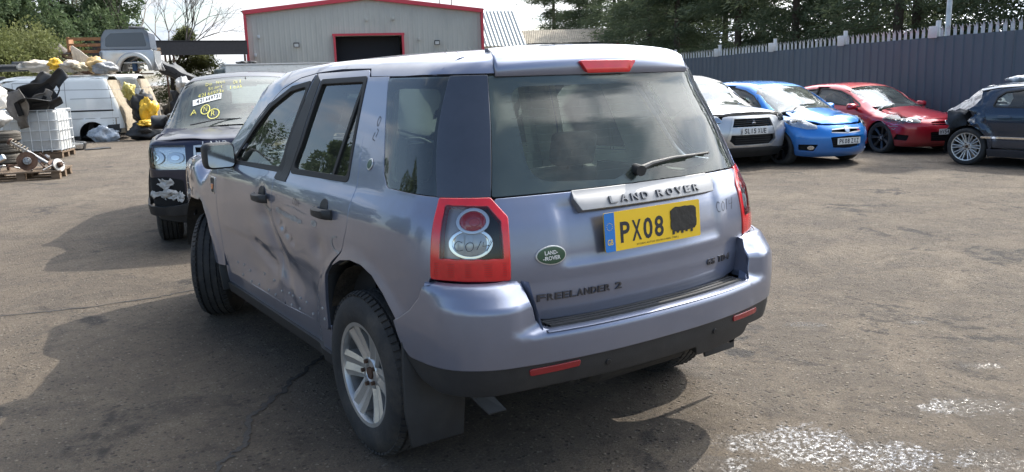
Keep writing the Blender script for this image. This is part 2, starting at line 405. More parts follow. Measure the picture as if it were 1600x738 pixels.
def panel(name, sdf, frame, poly, m, parent=None, holes=(), res=.03, off=0., thick=.015, back=None, backdepth=.05, mirror=False, lip=.0025, tmax=4., disp=None, both=False):
    """a sheet cut to a 2D outline and laid on an implicit surface, with a rounded lip and returned edge"""
    vs, T, ed = fill2d(poly, holes, res)
    O, D = frame(vs[:, 0], vs[:, 1]); P, hit = cast(sdf, O, D, tmax)
    N = grad(sdf, P); PB = P - N*(backdepth - off)
    if disp is not None:
        P = P + N * disp(P)[:, None]; N = grad(lambda x, y, z: sdf(x, y, z) - disp(np.stack([x, y, z], 1)), P, .003)
    P = P + N * off
    # winding: make face normals agree with N
    a, b, c = P[T[:, 0]], P[T[:, 1]], P[T[:, 2]]; fn = np.cross(b - a, c - a); s = (fn * N[T[:, 0]]).sum()
    flip = s < 0
    if flip: T = T[:, ::-1]; ed = [(j, i) for i, j in ed]
    V = list(P); NN = list(N); F = [tuple(int(i) for i in t) for t in T]; MI = [0]*len(F)
    if thick:
        # outward sideways direction on the boundary
        side = {}
        for i, j in ed:
            e = P[j] - P[i]; o = np.cross(e, (N[i] + N[j])/2); l = np.linalg.norm(o)
            if l > 1e-9:
                o /= l
                for k in (i, j): side[k] = side.get(k, 0) + o
        bi = sorted(side); ix = {}; base = len(V); nb = len(bi)
        for q, k in enumerate(bi):
            ix[k] = q; side[k] = side[k] / (np.linalg.norm(side[k]) + 1e-9)
        V += [P[k] + side[k]*lip*.7 - N[k]*lip*.3 for k in bi]; NN += [(N[k] + side[k])/1.414 for k in bi]
        V += [P[k] + side[k]*lip - N[k]*lip for k in bi]; NN += [side[k] for k in bi]
        V += [P[k] + side[k]*lip - N[k]*thick for k in bi]; NN += [side[k] for k in bi]
        for i, j in ed:
            if i not in ix or j not in ix: continue
            a, b = ix[i], ix[j]
            F.append((j, i, base + a, base + b)); F.append((base + b, base + a, base + nb + a, base + nb + b)); F.append((base + nb + b, base + nb + a, base + 2*nb + a, base + 2*nb + b)); MI += [0, 0, 0]
        if back is not None:
            b0 = len(V); V += list(PB); NN += list(-N)
            F += [tuple(int(i) + b0 for i in t[::-1]) for t in T]; MI += [1]*len(T)
            for i, j in ed:
                if i not in ix or j not in ix: continue
                F.append((base + 2*nb + ix[j], base + 2*nb + ix[i], b0 + i, b0 + j)); MI.append(1)
    V = np.array(V); NN = np.array(NN)
    ms = [m] + ([back] if back is not None else [])
    res_o = []
    for mir in ([False, True] if both else [mirror]):
        v, n, f = V.copy(), NN.copy(), F
        if mir: v[:, 0] *= -1; n[:, 0] *= -1; f = [t[::-1] for t in F]
        res_o.append(meshobj(name, v, f, ms, parent, nor=n, mi=MI if len(ms) > 1 else None))
    return res_o if both else res_o[0]
def strip2d(pts, w, closed=False):
    """ribbon polygon round a 2D polyline"""
    P = [Vector(p[:2]) for p in pts]; n = len(P); Lh = []; Rh = []
    for i in range(n):
        a = P[i-1] if (i > 0 or closed) else P[i]; b = P[(i+1) % n] if (i < n-1 or closed) else P[i]
        t = (b - a).normalized(); o = Vector((-t.y, t.x)) * (w/2); Lh.append(P[i] + o); Rh.append(P[i] - o)
    return Lh, Rh
def _densline(ln, res):
    out = []
    for a, b in zip(ln[:-1], ln[1:]):
        k = max(1, int(math.dist(a[:2], b[:2])/res)); out += [(a[0] + (b[0]-a[0])*i/k, a[1] + (b[1]-a[1])*i/k) for i in range(k)]
    return out + [tuple(ln[-1][:2])]
def ribbons(name, sdf, frame, lines, w, m, parent=None, off=.002, tmax=4., mirror=False):
    """drawn lines on a surface (pen marks, seams, trim)"""
    pts = []; F = []
    for ln in lines:
        ln = _densline(ln, .04)
        Lh, Rh = strip2d(ln, w); b = len(pts); n = len(ln)
        pts += [tuple(p) for p in Lh] + [tuple(p) for p in Rh]
        F += [(b+i, b+i+1, b+n+i+1, b+n+i) for i in range(n-1)]
    A = np.array(pts, float); O, D = frame(A[:, 0], A[:, 1]); P, h = cast(sdf, O, D, tmax); N = grad(sdf, P); P = P + N*off
    f0 = F[0]; fl = np.dot(np.cross(P[f0[1]] - P[f0[0]], P[f0[2]] - P[f0[0]]), N[f0[0]]) < 0
    if mirror: P[:, 0] *= -1; N[:, 0] *= -1; fl = not fl
    if fl: F = [f[::-1] for f in F]
    return meshobj(name, P, F, m, parent, nor=N)
_fc = {}
def text2d(s, h, bold=0., cond=1., space=1.):
    """filled letters as 2D verts/faces, cap height h, starting at 0,0 ; returns V, F, width"""
    key = (s, bold, space)
    if key not in _fc:
        cu = bpy.data.curves.new('t', 'FONT'); cu.body = s; cu.size = 1; cu.offset = bold; cu.resolution_u = 3; cu.space_character = space
        o = bpy.data.objects.new('t', cu); COL.objects.link(o); dg = bpy.context.evaluated_depsgraph_get(); dg.update()
        me = bpy.data.meshes.new_from_object(o.evaluated_get(dg)); V = np.array([v.co[:2] for v in me.vertices]); F = [tuple(p.vertices) for p in me.polygons]
        bpy.data.objects.remove(o); bpy.data.curves.remove(cu); bpy.data.meshes.remove(me); _fc[key] = (V, F)
    V, F = _fc[key]; V = V.copy(); k = h / .70; V[:, 0] -= V[:, 0].min(); V *= k; V[:, 0] *= cond
    return V, F, V[:, 0].max()
def text_on(name, s, sdf, frame, pos, h, m, parent=None, width=None, rot=0., off=.003, depth=.0, bold=0., space=1., flipx=False, tmax=4.):
    """letters laid on an implicit surface; pos = left end of the baseline"""
    V, F, w = text2d(s, h, bold, 1., space)
    if width: V[:, 0] *= width / w
    if flipx: V[:, 0] *= -1
    c, sn = math.cos(rot), math.sin(rot); A = np.stack([V[:, 0]*c - V[:, 1]*sn + pos[0], V[:, 0]*sn + V[:, 1]*c + pos[1]], 1)
    O, D = frame(A[:, 0], A[:, 1]); P, hit = cast(sdf, O, D, tmax); N = grad(sdf, P); P = P + N*off
    return _letters(name, P, N, F, m, parent, depth)
def _letters(name, P, N, F, m, parent, depth):
    a, b, c = P[F[0][0]], P[F[0][1]], P[F[0][2]]
    if np.dot(np.cross(b-a, c-a), N[F[0][0]]) < 0: F = [f[::-1] for f in F]
    V = list(P); FF = list(F)
    if depth:
        n = len(P); V += list(P - N*depth); ed = {}
        for f in F:
            for i in range(len(f)):
                e = (f[i], f[(i+1) % len(f)])
                if (e[1], e[0]) in ed: del ed[(e[1], e[0])]
                else: ed[e] = 1
        FF += [(j, i, i+n, j+n) for i, j in ed]
    return meshobj(name, V, FF, m, parent)
def text_flat(name, s, X, h, m, parent=None, width=None, bold=0., space=1., depth=0.):
    """letters in the local xy plane of matrix X, baseline start at its origin"""
    V, F, w = text2d(s, h, bold, 1., space)
    if width: V[:, 0] *= width / w
    P = np.array([tuple(X @ Vector((v[0], v[1], 0))) for v in V]); n = (X.to_3x3() @ Vector((0,0,1))).normalized()
    return _letters(name, P, np.tile(tuple(n), (len(P), 1)), F, m, parent, depth)
# ---------------------------------------------------------------- shared materials
M_rubber = mat('tyre_rubber', (.034,.033,.033), .82, var=.3, vscale=6, dirt=(.12,.10,.08), damt=.6, dscale=5, bump=.3, bscale=120)
M_black = mat('black_plastic', (.022,.023,.025), .55, var=.2, vscale=12, dirt=(.09,.08,.065), damt=.25, dscale=4, bump=.12, bscale=250)
M_blackgloss = mat('black_gloss', (.01,.01,.012), .16, coat=.5, var=.1)
M_seal = mat('rubber_seal', (.012,.012,.013), .6)
M_dark = mat('dark_inside', (.010,.010,.011), .9)
M_corner = mat('slate_gloss', (.040,.046,.062), .16, coat=.8, var=.1)
M_trim = mat('interior_trim', (.48,.49,.44), .8, var=.08)
M_trimd = mat('interior_dark_trim', (.035,.036,.038), .75, var=.1)
M_seat = mat('seat_cloth', (.06,.06,.065), .9, var=.2, vscale=30, bump=.2, bscale=200)
M_alloy = mat('alloy', (.62,.62,.61), .33, metal=.75, var=.05, dirt=(.12,.09,.06), damt=.35, dscale=7)
M_darkalloy = mat('dark_alloy', (.05,.05,.055), .35, metal=.7, var=.1)
M_steel = mat('bare_steel', (.35,.34,.33), .42, metal=.9, var=.2, dirt=(.12,.06,.03), damt=.5, dscale=9)
M_rust = mat('rusty_steel', (.10,.055,.035), .85, var=.4, vscale=12, bump=.5, bscale=60)
M_chrome = mat('chrome', (.7,.7,.7), .08, metal=1.)
M_white = mat('white_mark', (.75,.75,.74), .6)
M_ink = mat('marker_ink', (.012,.013,.02), .6)
M_yellowpen = mat('yellow_paint_pen', (.72,.66,.15), .6)
M_brake = mat('brake_disc', (.20,.17,.15), .5, metal=.8, dirt=(.14,.06,.03), damt=.7, dscale=6)
M_platew = mat('plate_white', (.72,.72,.70), .35, coat=.3)
M_plateye = mat('plate_yellow', (.78,.50,.012), .35, coat=.3, var=.03)
M_plateblue = mat('plate_blue', (.008,.16,.50), .35, coat=.3)
M_red = mat('red_lens', (.66,.012,.018), .12, coat=1., var=.12, vscale=20, rvar=.05)
M_redd = mat('dull_red_reflector', (.26,.012,.018), .25, coat=.5)
M_clear = mat('lamp_reflector', (.62,.63,.64), .16, metal=.85, bump=.25, bscale=80)
M_lampgrey = mat('lamp_body_grey', (.13,.135,.14), .28, metal=.5, coat=.6)
M_amber = mat('amber_lens', (.55,.12,.01), .2, coat=.6)
G_lens = glass('clear_lens', (.93,.95,.96), .9)
G_side = glass('side_glass', (.78,.92,.85), 1., haze=.03, ior=1.65)
G_rear = glass('rear_glass', (.90,1.,.94), 1., haze=.075, hazecol=(.50,.60,.52), ior=1.38)
G_screen = glass('windscreen_glass', (.62,.74,.68), 1., haze=.14, ior=1.7, hazecol=(.5,.55,.5))
def slot(*f): return [tuple(x) for x in f]
# ---------------------------------------------------------------- wheels (axis along x, outer face towards -x)
def make_wheel(parent, loc, R=.362, w=.235, rim_r=.228, spokes=6, sw0=.082, sw1=.128, m=M_alloy, steer=0., flip=False, twin=0., bead=True, name='wheel', low=False, dish=.035, nuts=5, tread=True, flat=0.):
    X0 = Matrix.Translation(loc) @ Matrix.Rotation(steer, 4, 'Z') @ (Matrix.Rotation(PI, 4, 'Z') if flip else Matrix.Identity(4)) @ Matrix.Rotation(-PI/2, 4, 'Y')
    # local z of X0 -> world -x (outer)
    h = w/2; n = 28 if low else 56
    hub = MB(); hub.lathe([(rim_r-.012, h-.012), (rim_r-.02, -h+.02), (rim_r-.05, -h+.02), (rim_r-.035, h-.03)], n, X0)
    hub.lathe([(.001, h-.10), (.155, h-.10), (.155, h-.125), (.001, h-.125)], n, X0)
    ho = hub.build(name, M_darkalloy if m is M_darkalloy else M_steel, parent, smooth=True, angle=30)
    t = MB(); s = R - rim_r
    prof = [(rim_r-.004, h-.016), (rim_r+.008, h-.006), (rim_r+s*.22, h+.002), (rim_r+s*.45, h+.005), (rim_r+s*.68, h-.001), (rim_r+s*.84, h-.016), (R-.008, h-.034), (R-.002, h-.05)]
    tp = []
    if tread and not low:
        for k, c in enumerate((.062, .02, -.022, -.064)):
            tp += [(R+.001, c+.007), (R-.008, c+.005), (R-.008, c-.005), (R+.001, c-.007)]
    else: tp = [(R, .04), (R+.001, 0), (R, -.04)]
    prof = prof + tp + [(r, -z) for r, z in prof[::-1]]
    t.lathe(prof, n*(1 if low else 2), X0)
    if tread and not low:                                     # shoulder blocks
        nb = 64
        for k in range(nb):
            a = 2*PI*k/nb
            for sg in (1, -1):
                Xb = X0 @ Matrix.Rotation(a, 4, 'Z') @ Matrix.Translation((R-.0075, 0, sg*(h-.032)))
                t.box((0,0,0), (.012, .024, .030), X=Xb, ry=-.45*sg)
            Xb = X0 @ Matrix.Rotation(a+.03, 4, 'Z') @ Matrix.Translation((R-.0015, 0, 0))
            for c in (.041, 0, -.043): t.box((0,0,c), (.006, .027, .030), X=Xb, rx=.35)
    to = t.build('tyre', M_rubber, ho, smooth=True, angle=28)
    if flat: 
        pass
    r = MB(); zf = h-.012
    r.lathe([(rim_r-.02, zf-.05), (rim_r-.016, zf-.012), (rim_r-.012, zf), (rim_r+.004, zf+.003), (rim_r+.009, zf-.004), (rim_r+.006, zf-.016)], n, X0)
    zc = zf - dish; ns = spokes
    for k in range(ns):
        for tw in ((-1, 1) if twin else (0,)):
            a = 2*PI*k/ns + PI/2 + tw*twin; Xs = X0 @ Matrix.Rotation(a, 4, 'Z')
            r0, r1 = .045, rim_r-.012
            secs = []
            for u in (0, .25, .6, 1):
                rr = r0 + (r1-r0)*u; ww = (sw0 + (sw1-sw0)*u)/2; zz = zc + (zf-.004-zc)*u**1.6
                secs.append([(rr, -ww, zz-.045), (rr, -ww, zz-.006), (rr, -ww*.55, zz), (rr, 0, zz-(.009 if not twin else -.002)), (rr, ww*.55, zz), (rr, ww, zz-.006), (rr, ww, zz-.045)])
            V = [p for s_ in secs for p in s_]; F = []
            for i in range(3):
                for j in range(7): F.append((i*7+j, i*7+(j+1) % 7, (i+1)*7+(j+1) % 7, (i+1)*7+j))
            r.add(V, F, Xs)
    r.lathe([(.074, zc-.05), (.074, zc-.004), (.066, zc+.003), (.040, zc+.004), (.036, zc-.002), (.001, zc-.002)], 24, X0)
    r.build('rim', m, ho, smooth=True, angle=25)
    if not low or nuts:
        q = MB()
        for k in range(nuts):
            a = 2*PI*k/nuts + .3; q.mi = 0
            q.lathe([(.010, zc), (.010, zc+.018), (.001, zc+.019)], 6, X0 @ Matrix.Translation((.054*math.cos(a), .054*math.sin(a), 0)))
        q.lathe([(.028, zc-.002), (.027, zc+.006), (.001, zc+.008)], 18, X0)
        q.build('wheel_nut', M_rust if m is M_alloy else M_steel, ho, smooth=True)
    b = MB(); b.lathe([(.15, h-.128), (.15, h-.140), (.001, h-.140)], n, X0); b.build('brake_disc', M_brake, ho, smooth=True)
    return ho
# ---------------------------------------------------------------- UK number plate in the local frame X (x right, y up, z out), centred
def number_plate(parent, X, text, w=.52, h=.111, base=None, band=False, gap=None, ch=.079, small=False, hidden_from=None):
    b = MB(); b.prism(rp(rect(-w/2, -h/2, w/2, h/2), .008, 3), 0, .004, X); po = b.build('number_plate', base or M_platew, parent)
    if band:
        b = MB(); b.prism(rp([(-w/2+.0005, -h/2+.0005, .008), (-w/2+.052, -h/2+.0005, 0), (-w/2+.052, h/2-.0005, 0), (-w/2+.0005, h/2-.0005, .008)], 0, 3), .0038, .0052, X); b.build('blue_band', M_plateblue, po)
        text_flat('country_letters', 'GB', X @ Matrix.Translation((-w/2+.012, -h/2+.027, .0056)), .022, M_plateye, po, width=.028, bold=.01)
        s = MB()
        for k in range(12):
            a = 2*PI*k/12; s.box((-w/2+.026 + .014*math.cos(a), .022 + .014*math.sin(a), .0055), (.0025,.0025,.0006), X=X)
        s.build('star_ring', M_plateye, po)
    words = text.split(' '); cw, sp, gp = .050, .011, .033
    tot = sum(len(x) for x in words)*cw + (sum(len(x)-1 for x in words))*sp + (len(words)-1)*gp
    x = -tot/2 + (.024 if band else 0)
    for wd in words:
        for c in wd:
            cwid = cw if c not in '1I' else .016
            text_flat('character', c, X @ Matrix.Translation((x + (cw-cwid)/2, -ch/2 + (.004 if small else 0), .0046)), ch, M_ink, po, width=cwid, bold=.022, depth=.0)
            x += cw + sp
        x += gp - sp
    return po
# ---------------------------------------------------------------- the estate SUV (built twice: the lilac-blue one and the dark one)
def FX(f, y, z, sgn=-1):
    P, h = cast(f, np.array([[sgn*2., y, z]]), np.array([[-sgn*1., 0, 0]]), 2.); return P[0]
OXC, OZC, OZL = .42, 1.50, .16
def fr_over(a, b):
    """a runs over the car from side to side (0 on the centre line), b = y"""
    A = np.abs(a); sg = np.where(a < 0, -1., 1.); el = np.clip((A - OXC)/OZL, 0, 1)*PI/2
    zz = np.minimum(OZC, FL_TOP(b) - .15)
    O = np.stack([np.minimum(A, OXC)*sg, b, zz - np.maximum(A - OXC - OZL, 0)], 1)
    D = np.stack([np.sin(el)*sg, np.zeros_like(a), np.cos(el)], 1); return O, D
def over_t(y, z):
    """side point (y, z) -> a coordinate of fr_over (positive)"""
    x = abs(FX(fl_body, y, z)[0]); zz = min(OZC, float(FL_TOP(y)) - .15)
    if z <= zz: return OXC + OZL + (zz - z)
    return OXC + OZL*math.atan2(x - OXC, z - zz)/(PI/2)
WR = fr_wrap(.5, -.40, .45)
def s_of(y): return -(y + 1.35)
ARCH_R = [(.315,.50), (.318,.62), (.300,.735), (.222,.806), (.130,.846), (.02,.866), (-.09,.864), (-.19,.838), (-.28,.782), (-.345,.722), (-.385,.68)]
def dent(P):
    """crumpled doors: creases and hollows"""
    y, z = P[:, 1], P[:, 2]; d = np.zeros(len(P))
    def hollow(cy, cz, ry, rz, amp, rot=0.):
        c, s = math.cos(rot), math.sin(rot); u = ((y-cy)*c + (z-cz)*s)/ry; v = (-(y-cy)*s + (z-cz)*c)/rz
        return -amp*np.exp(-(u*u + v*v))
    def crease(y0, z0, y1, z1, w, amp):
        dy, dz = y1-y0, z1-z0; L = math.hypot(dy, dz); u = ((y-y0)*dy + (z-z0)*dz)/(L*L); v = ((y-y0)*(-dz) + (z-z0)*dy)/L
        return amp*np.exp(-(v/w)**2)*sstep(-.25, .25, u)*sstep(1.25, .75, u)
    d += hollow(1.02, .72, .30, .22, .020, .3) + hollow(.72, .62, .22, .14, .010, -.5) + hollow(1.55, .80, .30, .16, .014) + hollow(1.5,.55,.3,.12,.02)
    d += crease(1.24, 1.0, .90, .48, .060, -.016) + crease(1.0, .90, .62, .60, .07, .006) + crease(.95, .68, .50, .58, .06, -.006) + crease(1.5,.72,1.1,.62,.045,-.014) + crease(1.1,.60,.80,.50,.05,.012)
    d += -.006*sstep(.74,.70,z)*sstep(2.1,1.9,y)*sstep(.35,.5,y); d += hollow(.95, .93, .10, .05, .012) + hollow(.42, .86, .07, .05, .012) + crease(.98, .90, .75, .82, .012, -.008) + hollow(1.25,.90,.12,.04,.010)
    return d
def build_freelander(root, pm, hero):
    B = fl_body; S = fr_side(-1); n2 = pm
    dd = (lambda P: dent(P)) if hero else None
    # --- doors
    rear_door = [(.262,1.655,.05), (.150,1.489,0), (.112,1.328,0), (.070,1.171,.1), (.073,1.0,.1), (.128,.884,.08), (.236,.822,.05), (.316,.752,.05), (.336,.62,.05), (.345,.47,.03), (1.035,.435,.02), (1.057,.70,0), (1.060,1.0,0), (1.055,1.10,0), (.955,1.42,0), (.878,1.648,.02)]
    front_door = [(1.041,.435,.02), (1.063,.70,0), (1.066,1.0,0), (1.061,1.10,0), (.961,1.42,0), (.884,1.648,.01), (1.088,1.626,.12), (1.315,1.566,.2), (1.62,1.390,.2), (1.90,1.175,.05), (2.075,1.09,.05), (2.105,.80,.1), (2.09,.55,.05), (2.03,.43,.03)]
    rwin = [(.172,1.19,.035), (.256,1.615,.03), (.760,1.606,.02), (.815,1.30,0), (.862,1.172,.03)]
    fwin = [(.995,1.165,.03), (1.008,1.28,0), (.925,1.600,.03), (1.168,1.572,.1), (1.410,1.485,.1), (1.60,1.365,.1), (1.86,1.148,.03)]
    for side in ('L', 'R'):
        mir = side == 'R'; d_ = dd if side == 'L' else None
        o = panel('rear_door', B, S, rp(rear_door, .01), pm, root, holes=[rp(rwin, .02)], disp=d_, back=M_trim if d_ is None else M_trimd, backdepth=.055 if d_ is None else .15, mirror=mir, res=.028)
        if hero and side == 'L': o['label'] = 'dented rear passenger door with deep crease'
        # window of the rear door: pane, dividing bar and fixed quarter light
        rs = [(p[0], p[1]) for p in rp(rwin, .02)]
        panel('door_window', B, S, rs, G_side, o, off=-.010, thick=0, mirror=mir, res=.06)
        panel('window_seal', B, S, rp([(.160,1.176,.03), (.247,1.627,.03), (.774,1.618,.02), (.829,1.30,0), (.880,1.158,.03)], .02), M_seal, o, holes=[rp([(.182,1.196,.03), (.266,1.605,.03), (.752,1.597,.02), (.805,1.30,0), (.850,1.182,.03)], .02)], off=.003, thick=.014, mirror=mir, res=.05)
        panel('window_divider', B, S, [(.340,1.188), (.362,1.188), (.318,1.40), (.282,1.612), (.262,1.612), (.296,1.40)], M_seal, o, off=-.002, thick=.01, mirror=mir)
        panel('pillar_trim', B, S, [(.880,1.17), (.842,1.30), (.792,1.61), (.872,1.645), (.948,1.42), (1.046,1.115), (.890,1.115)], M_black, o, off=.0025, thick=.006, mirror=mir)
        f = panel('front_door', B, S, rp(front_door, .01), pm, root, holes=[rp(fwin, .02)], disp=d_, back=M_trim, backdepth=.055 if d_ is None else .15, mirror=mir, res=.028)
        if hero and side == 'L': f['label'] = 'dented front door with crumpled lower rear corner'
        panel('door_window', B, S, [(p[0], p[1]) for p in rp(fwin, .02)], G_side, f, off=-.010, thick=0, mirror=mir, res=.06)
        panel('window_seal', B, S, rp([(.975,1.152,.03), (.990,1.28,0), (.908,1.614,.02), (1.168,1.586,.1), (1.418,1.499,.1), (1.61,1.379,.1), (1.895,1.138,.03)], .02), M_seal, f, holes=[rp([(1.010,1.176,.03), (1.024,1.28,0), (.942,1.588,.03), (1.168,1.561,.1), (1.404,1.474,.1), (1.592,1.355,.1), (1.84,1.157,.03)], .02)], off=.003, thick=.014, mirror=mir, res=.05)
        panel('pillar_trim', B, S, [(.965,1.165), (.985,1.28), (.905,1.615), (.890,1.640), (.967,1.42), (1.062,1.12), (.985,1.12)], M_black, f, off=.0025, thick=.006, mirror=mir)
        # handles
        for par, (hy0, hy1, hz) in ((f, (1.10, 1.30, 1.005)), (o, (.225, .425, 1.030))):
            b = MB(); k = 9; P = [FX(B, hy0 + (hy1-hy0)*i/(k-1), hz) for i in range(k)]
            V = []; F = []
            for i, p in enumerate(P):
                u = i/(k-1); out = .008 + .040*math.sin(PI*min(1, max(0, u)))**.5; hh = .017 + .006*(1-u)
                for (dx, dz) in ((0,-1), (.6,-1), (1,-.7), (1,.7), (.6,1), (0,1)): V.append((p[0] - out*.5 - dx*(out*.5+.004) if side == 'L' else -(p[0] - out*.5 - dx*(out*.5+.004)), p[1], p[2] + dz*hh))
            for i in range(k-1):
                for j in range(6): F.append((i*6+j, i*6+(j+1) % 6, (i+1)*6+(j+1) % 6, (i+1)*6+j))
            F += [tuple(range(6)), tuple(range((k-1)*6, k*6))]
            b.add(V, F); b.build('door_handle', M_black, par, smooth=True, angle=50)
            panel('handle_recess', B, S, circ((hy0+hy1)/2+.01, hz+.022, .042, .036, 20), M_black, par, off=.003, thick=.004, mirror=mir, res=.03)
        # wide body moulding line and lower guard
        if not hero: ribbons('crease_line', B, S, [[(1.10, .735), (1.6, .755), (2.06, .77)]] if side == 'L' else [[(1.10,.735), (2.06,.77)]], .004, M_seal, f, off=.0006 if not hero or side == 'R' else -.002, mirror=mir)
        # --- side structure
        fen = [(1.905,1.170,.02), (2.082,1.095,.04), (2.111,.80,.1), (2.097,.55,.03), (2.105,.46,.02), (2.255,.46,.02), (2.275,.60,.05), (2.33,.735,.08), (2.44,.84,.1), (2.58,.895,.1), (2.72,.900,.1), (2.86,.86,.1), (2.98,.77,.1), (3.03,.66,.06), (3.08,.64,.02), (3.135,.80,.03), (3.14,1.080,.02), (2.90,1.105,.1), (2.45,1.130,.05)]
        fo = panel('front_wing', B, S, rp(fen, .02), pm, root, mirror=mir, thick=.03, back=M_dark, backdepth=.05)
        panel('side_vent', B, S, rp([(2.125,.93,.01), (2.19,.93,.01), (2.225,1.03,.01), (2.115,1.03,.01)], .01), M_alloy, fo, off=.004, mirror=mir, thick=.01)
        panel('vent_grille', B, S, rp([(2.135,.937,.01), (2.18,.937,.01), (2.21,1.022,.01), (2.127,1.022,.01)], .01), M_black, fo, off=.006, mirror=mir, thick=.004)
        panel('side_repeater', B, S, rp([(2.140,.955,.006), (2.178,.955,.006), (2.188,.985,.006), (2.138,.985,.006)], .006), M_amber, fo, off=.009, mirror=mir, thick=.004)
        q = [(s_of(.255),1.622,0), (s_of(.155),1.49,0), (s_of(.108),1.328,0), (s_of(.064),1.171,.1), (s_of(.067),1.0,.1), (s_of(.122),.878,.06)] + [(s_of(y), z, 0) for y, z in ARCH_R[3:]] + [(-.978,.685,0), (-.940,.715,.03), (-.890,.757,.05), (-.850,.816,.03), (-.832,.884,.01), (-.826,.893,0), (-.826,1.178,.0), (-1.145,1.186,.05), (-1.198,1.237,.05), (s_of(.041),1.622,0)]
        qo = panel('rear_quarter_panel', B, WR, rp(q, .02), pm, root, mirror=mir, thick=.03, back=M_trim, backdepth=.06)
        G = panel('quarter_window', B, WR, rp([(-.830,1.183,0), (-1.140,1.190,.05), (-1.192,1.238,.05), (s_of(.037),1.618,.01), (-.950,1.618,0)], .02), G_side, qo, off=-.001, thick=0, mirror=mir, res=.05)
        panel('window_border', B, WR, rp([(-.825,1.183,0), (-1.140,1.190,.05), (-1.192,1.238,.05), (s_of(.037),1.618,.01), (-.90,1.618,0)], .02), M_blackgloss, G, holes=[rp([(-.865,1.215,.06), (-1.120,1.217,.07), (-1.162,1.262,.07), (s_of(-.02),1.575,.06), (-.965,1.575,.06)], .03)], off=-.006, thick=0, mirror=mir, res=.05)
        panel('corner_panel', B, WR, [(-.627,1.618), (-.655,1.182), (-.829,1.182), (-.834,1.182), (-.952,1.618)], M_corner, qo, off=.001, thick=.012, mirror=mir, back=M_trim, backdepth=.05)
        # inner wheel arches
        for yc, x1, rr in ((-.035,.50,.40), (2.66,.48,.43)):
            b = MB(); K = 14; V = []
            for i in range(K+1):
                a = PI*i/K; yy = yc + rr*math.cos(a); zz = .44 + rr*math.sin(a); V += [(-.905, yy, zz), (-x1, yy, zz)]
            F = [(2*i, 2*i+1, 2*i+3, 2*i+2) for i in range(K)]; nv = len(V); V += [(-x1, yc, .44)]; F += [(2*i+1, nv, 2*i+3) for i in range(K)]
            if mir: V = [(-x, y, z) for x, y, z in V]
            b.add(V, F); b.build('wheel_arch_liner', mat('arch_liner', (.035,.030,.025), .95, var=.4, vscale=9, dirt=(.13,.10,.07), damt=.8, dscale=6, bump=.6, bscale=40), root, smooth=True)
        # sill
        sl = [(.335,.50,.01), (.34,.33,.03), (1.2,.315,.02), (2.12,.335,.03), (2.12,.47,.01), (2.03,.427,.01), (1.04,.429,.01), (.345,.464,.01)]
        so = panel('sill', B, S, rp(sl, .01), pm if not hero else pm, root, off=-.012, mirror=mir, thick=.05)
        panel('sill_guard', B, S, rp([(.34,.345,.01), (.34,.285,.02), (2.12,.285,.02), (2.12,.345,.01)], .01), M_black, root, off=.004, mirror=mir, thick=.06)
        # mudflaps
        if True:
            sx = 1 if side == 'R' else -1
            b = MB()
            for i, (y0, z0, y1, z1) in enumerate(((-.405,.66,-.47,.20),)):
                V = []; 
                for (a, xo, xi) in ((0,.925,.70), (.35,.945,.70), (.7,.955,.69), (1,.94,.71)):
                    yy = y0 + (y1-y0)*a**.8; zz = z0 + (z1-z0)*a; V += [(sx*xo, yy, zz), (sx*xi, yy-.01, zz), (sx*xi, yy-.024, zz), (sx*xo, yy-.014, zz)]
                F = []
                for i in range(3):
                    for j in range(4): F.append((i*4+j, i*4+(j+1) % 4, (i+1)*4+(j+1) % 4, (i+1)*4+j))
                F += [(0,1,2,3), (12,13,14,15)]; b.add(V, F)
            b.build('mudflap', M_black, root, bevel=.004)
            b = MB(); V = []
            for (a, xo, xi) in ((0,.915,.70), (.5,.93,.68), (1,.92,.70)):
                yy = 2.215 - .05*a; zz = .56 - .27*a; V += [(sx*xo, yy, zz), (sx*xi, yy+.01, zz), (sx*xi, yy-.006, zz), (sx*xo, yy-.016, zz)]
            F = []
            for i in range(2):
                for j in range(4): F.append((i*4+j, i*4+(j+1) % 4, (i+1)*4+(j+1) % 4, (i+1)*4+j))
            F += [(0,1,2,3), (8,9,10,11)]; b.add(V, F); b.build('mudflap', M_black, root, bevel=.004)
        # door mirror
        b = MB(); sx = 1 if side == 'R' else -1; mx, my, mz = sx*.962, 1.86, 1.192
        mo = None
        V = []; secs = [(-.10, .80, .80), (-.085,.97,.97), (-.03,1.0,1.0), (.04,.86,.85), (.085,.55,.55), (.10,.2,.2)]
        for (dy, kx, kz) in secs:
            for (a, c) in rp(rect(-.088*kx, -.078*kz, .088*kx, .078*kz), .035*kx, 4): V.append((mx + a, my + dy*1.0, mz + c))
        m_ = len(V)//len(secs); F = []
        for i in range(len(secs)-1):
            for j in range(m_): F.append((i*m_+j, i*m_+(j+1) % m_, (i+1)*m_+(j+1) % m_, (i+1)*m_+j))
        F += [tuple(range(m_)), tuple(range((len(secs)-1)*m_, len(secs)*m_))]
        b.add(V, F); b.tube([(sx*.83, my+.03, 1.155), (sx*.87, my, 1.16), (sx*.93, my, 1.18)], [.04,.036,.03], 10)
        mo = b.build('door_mirror', M_black, root, smooth=True, angle=60)
        b = MB(); b.prism(rp(rect(-.075,-.065,.075,.065), .028, 4), 0, .002, Matrix.Translation((mx, my-.1015, mz)) @ Matrix.Rotation(PI/2, 4, 'X')); b.build('mirror_glass', M_chrome, mo)
    # --- roof, screens, pillars
    edge = [(y, over_t(y, z)) for y, z in ((1.72,1.232), (1.62,1.396+.006), (1.47,1.495), (1.315,1.574), (1.20,1.606), (1.088,1.634), (.98,1.645), (.884,1.656), (.60,1.667), (.27,1.663), (.22,1.628), (-.10,1.625), (-.335,1.625))]
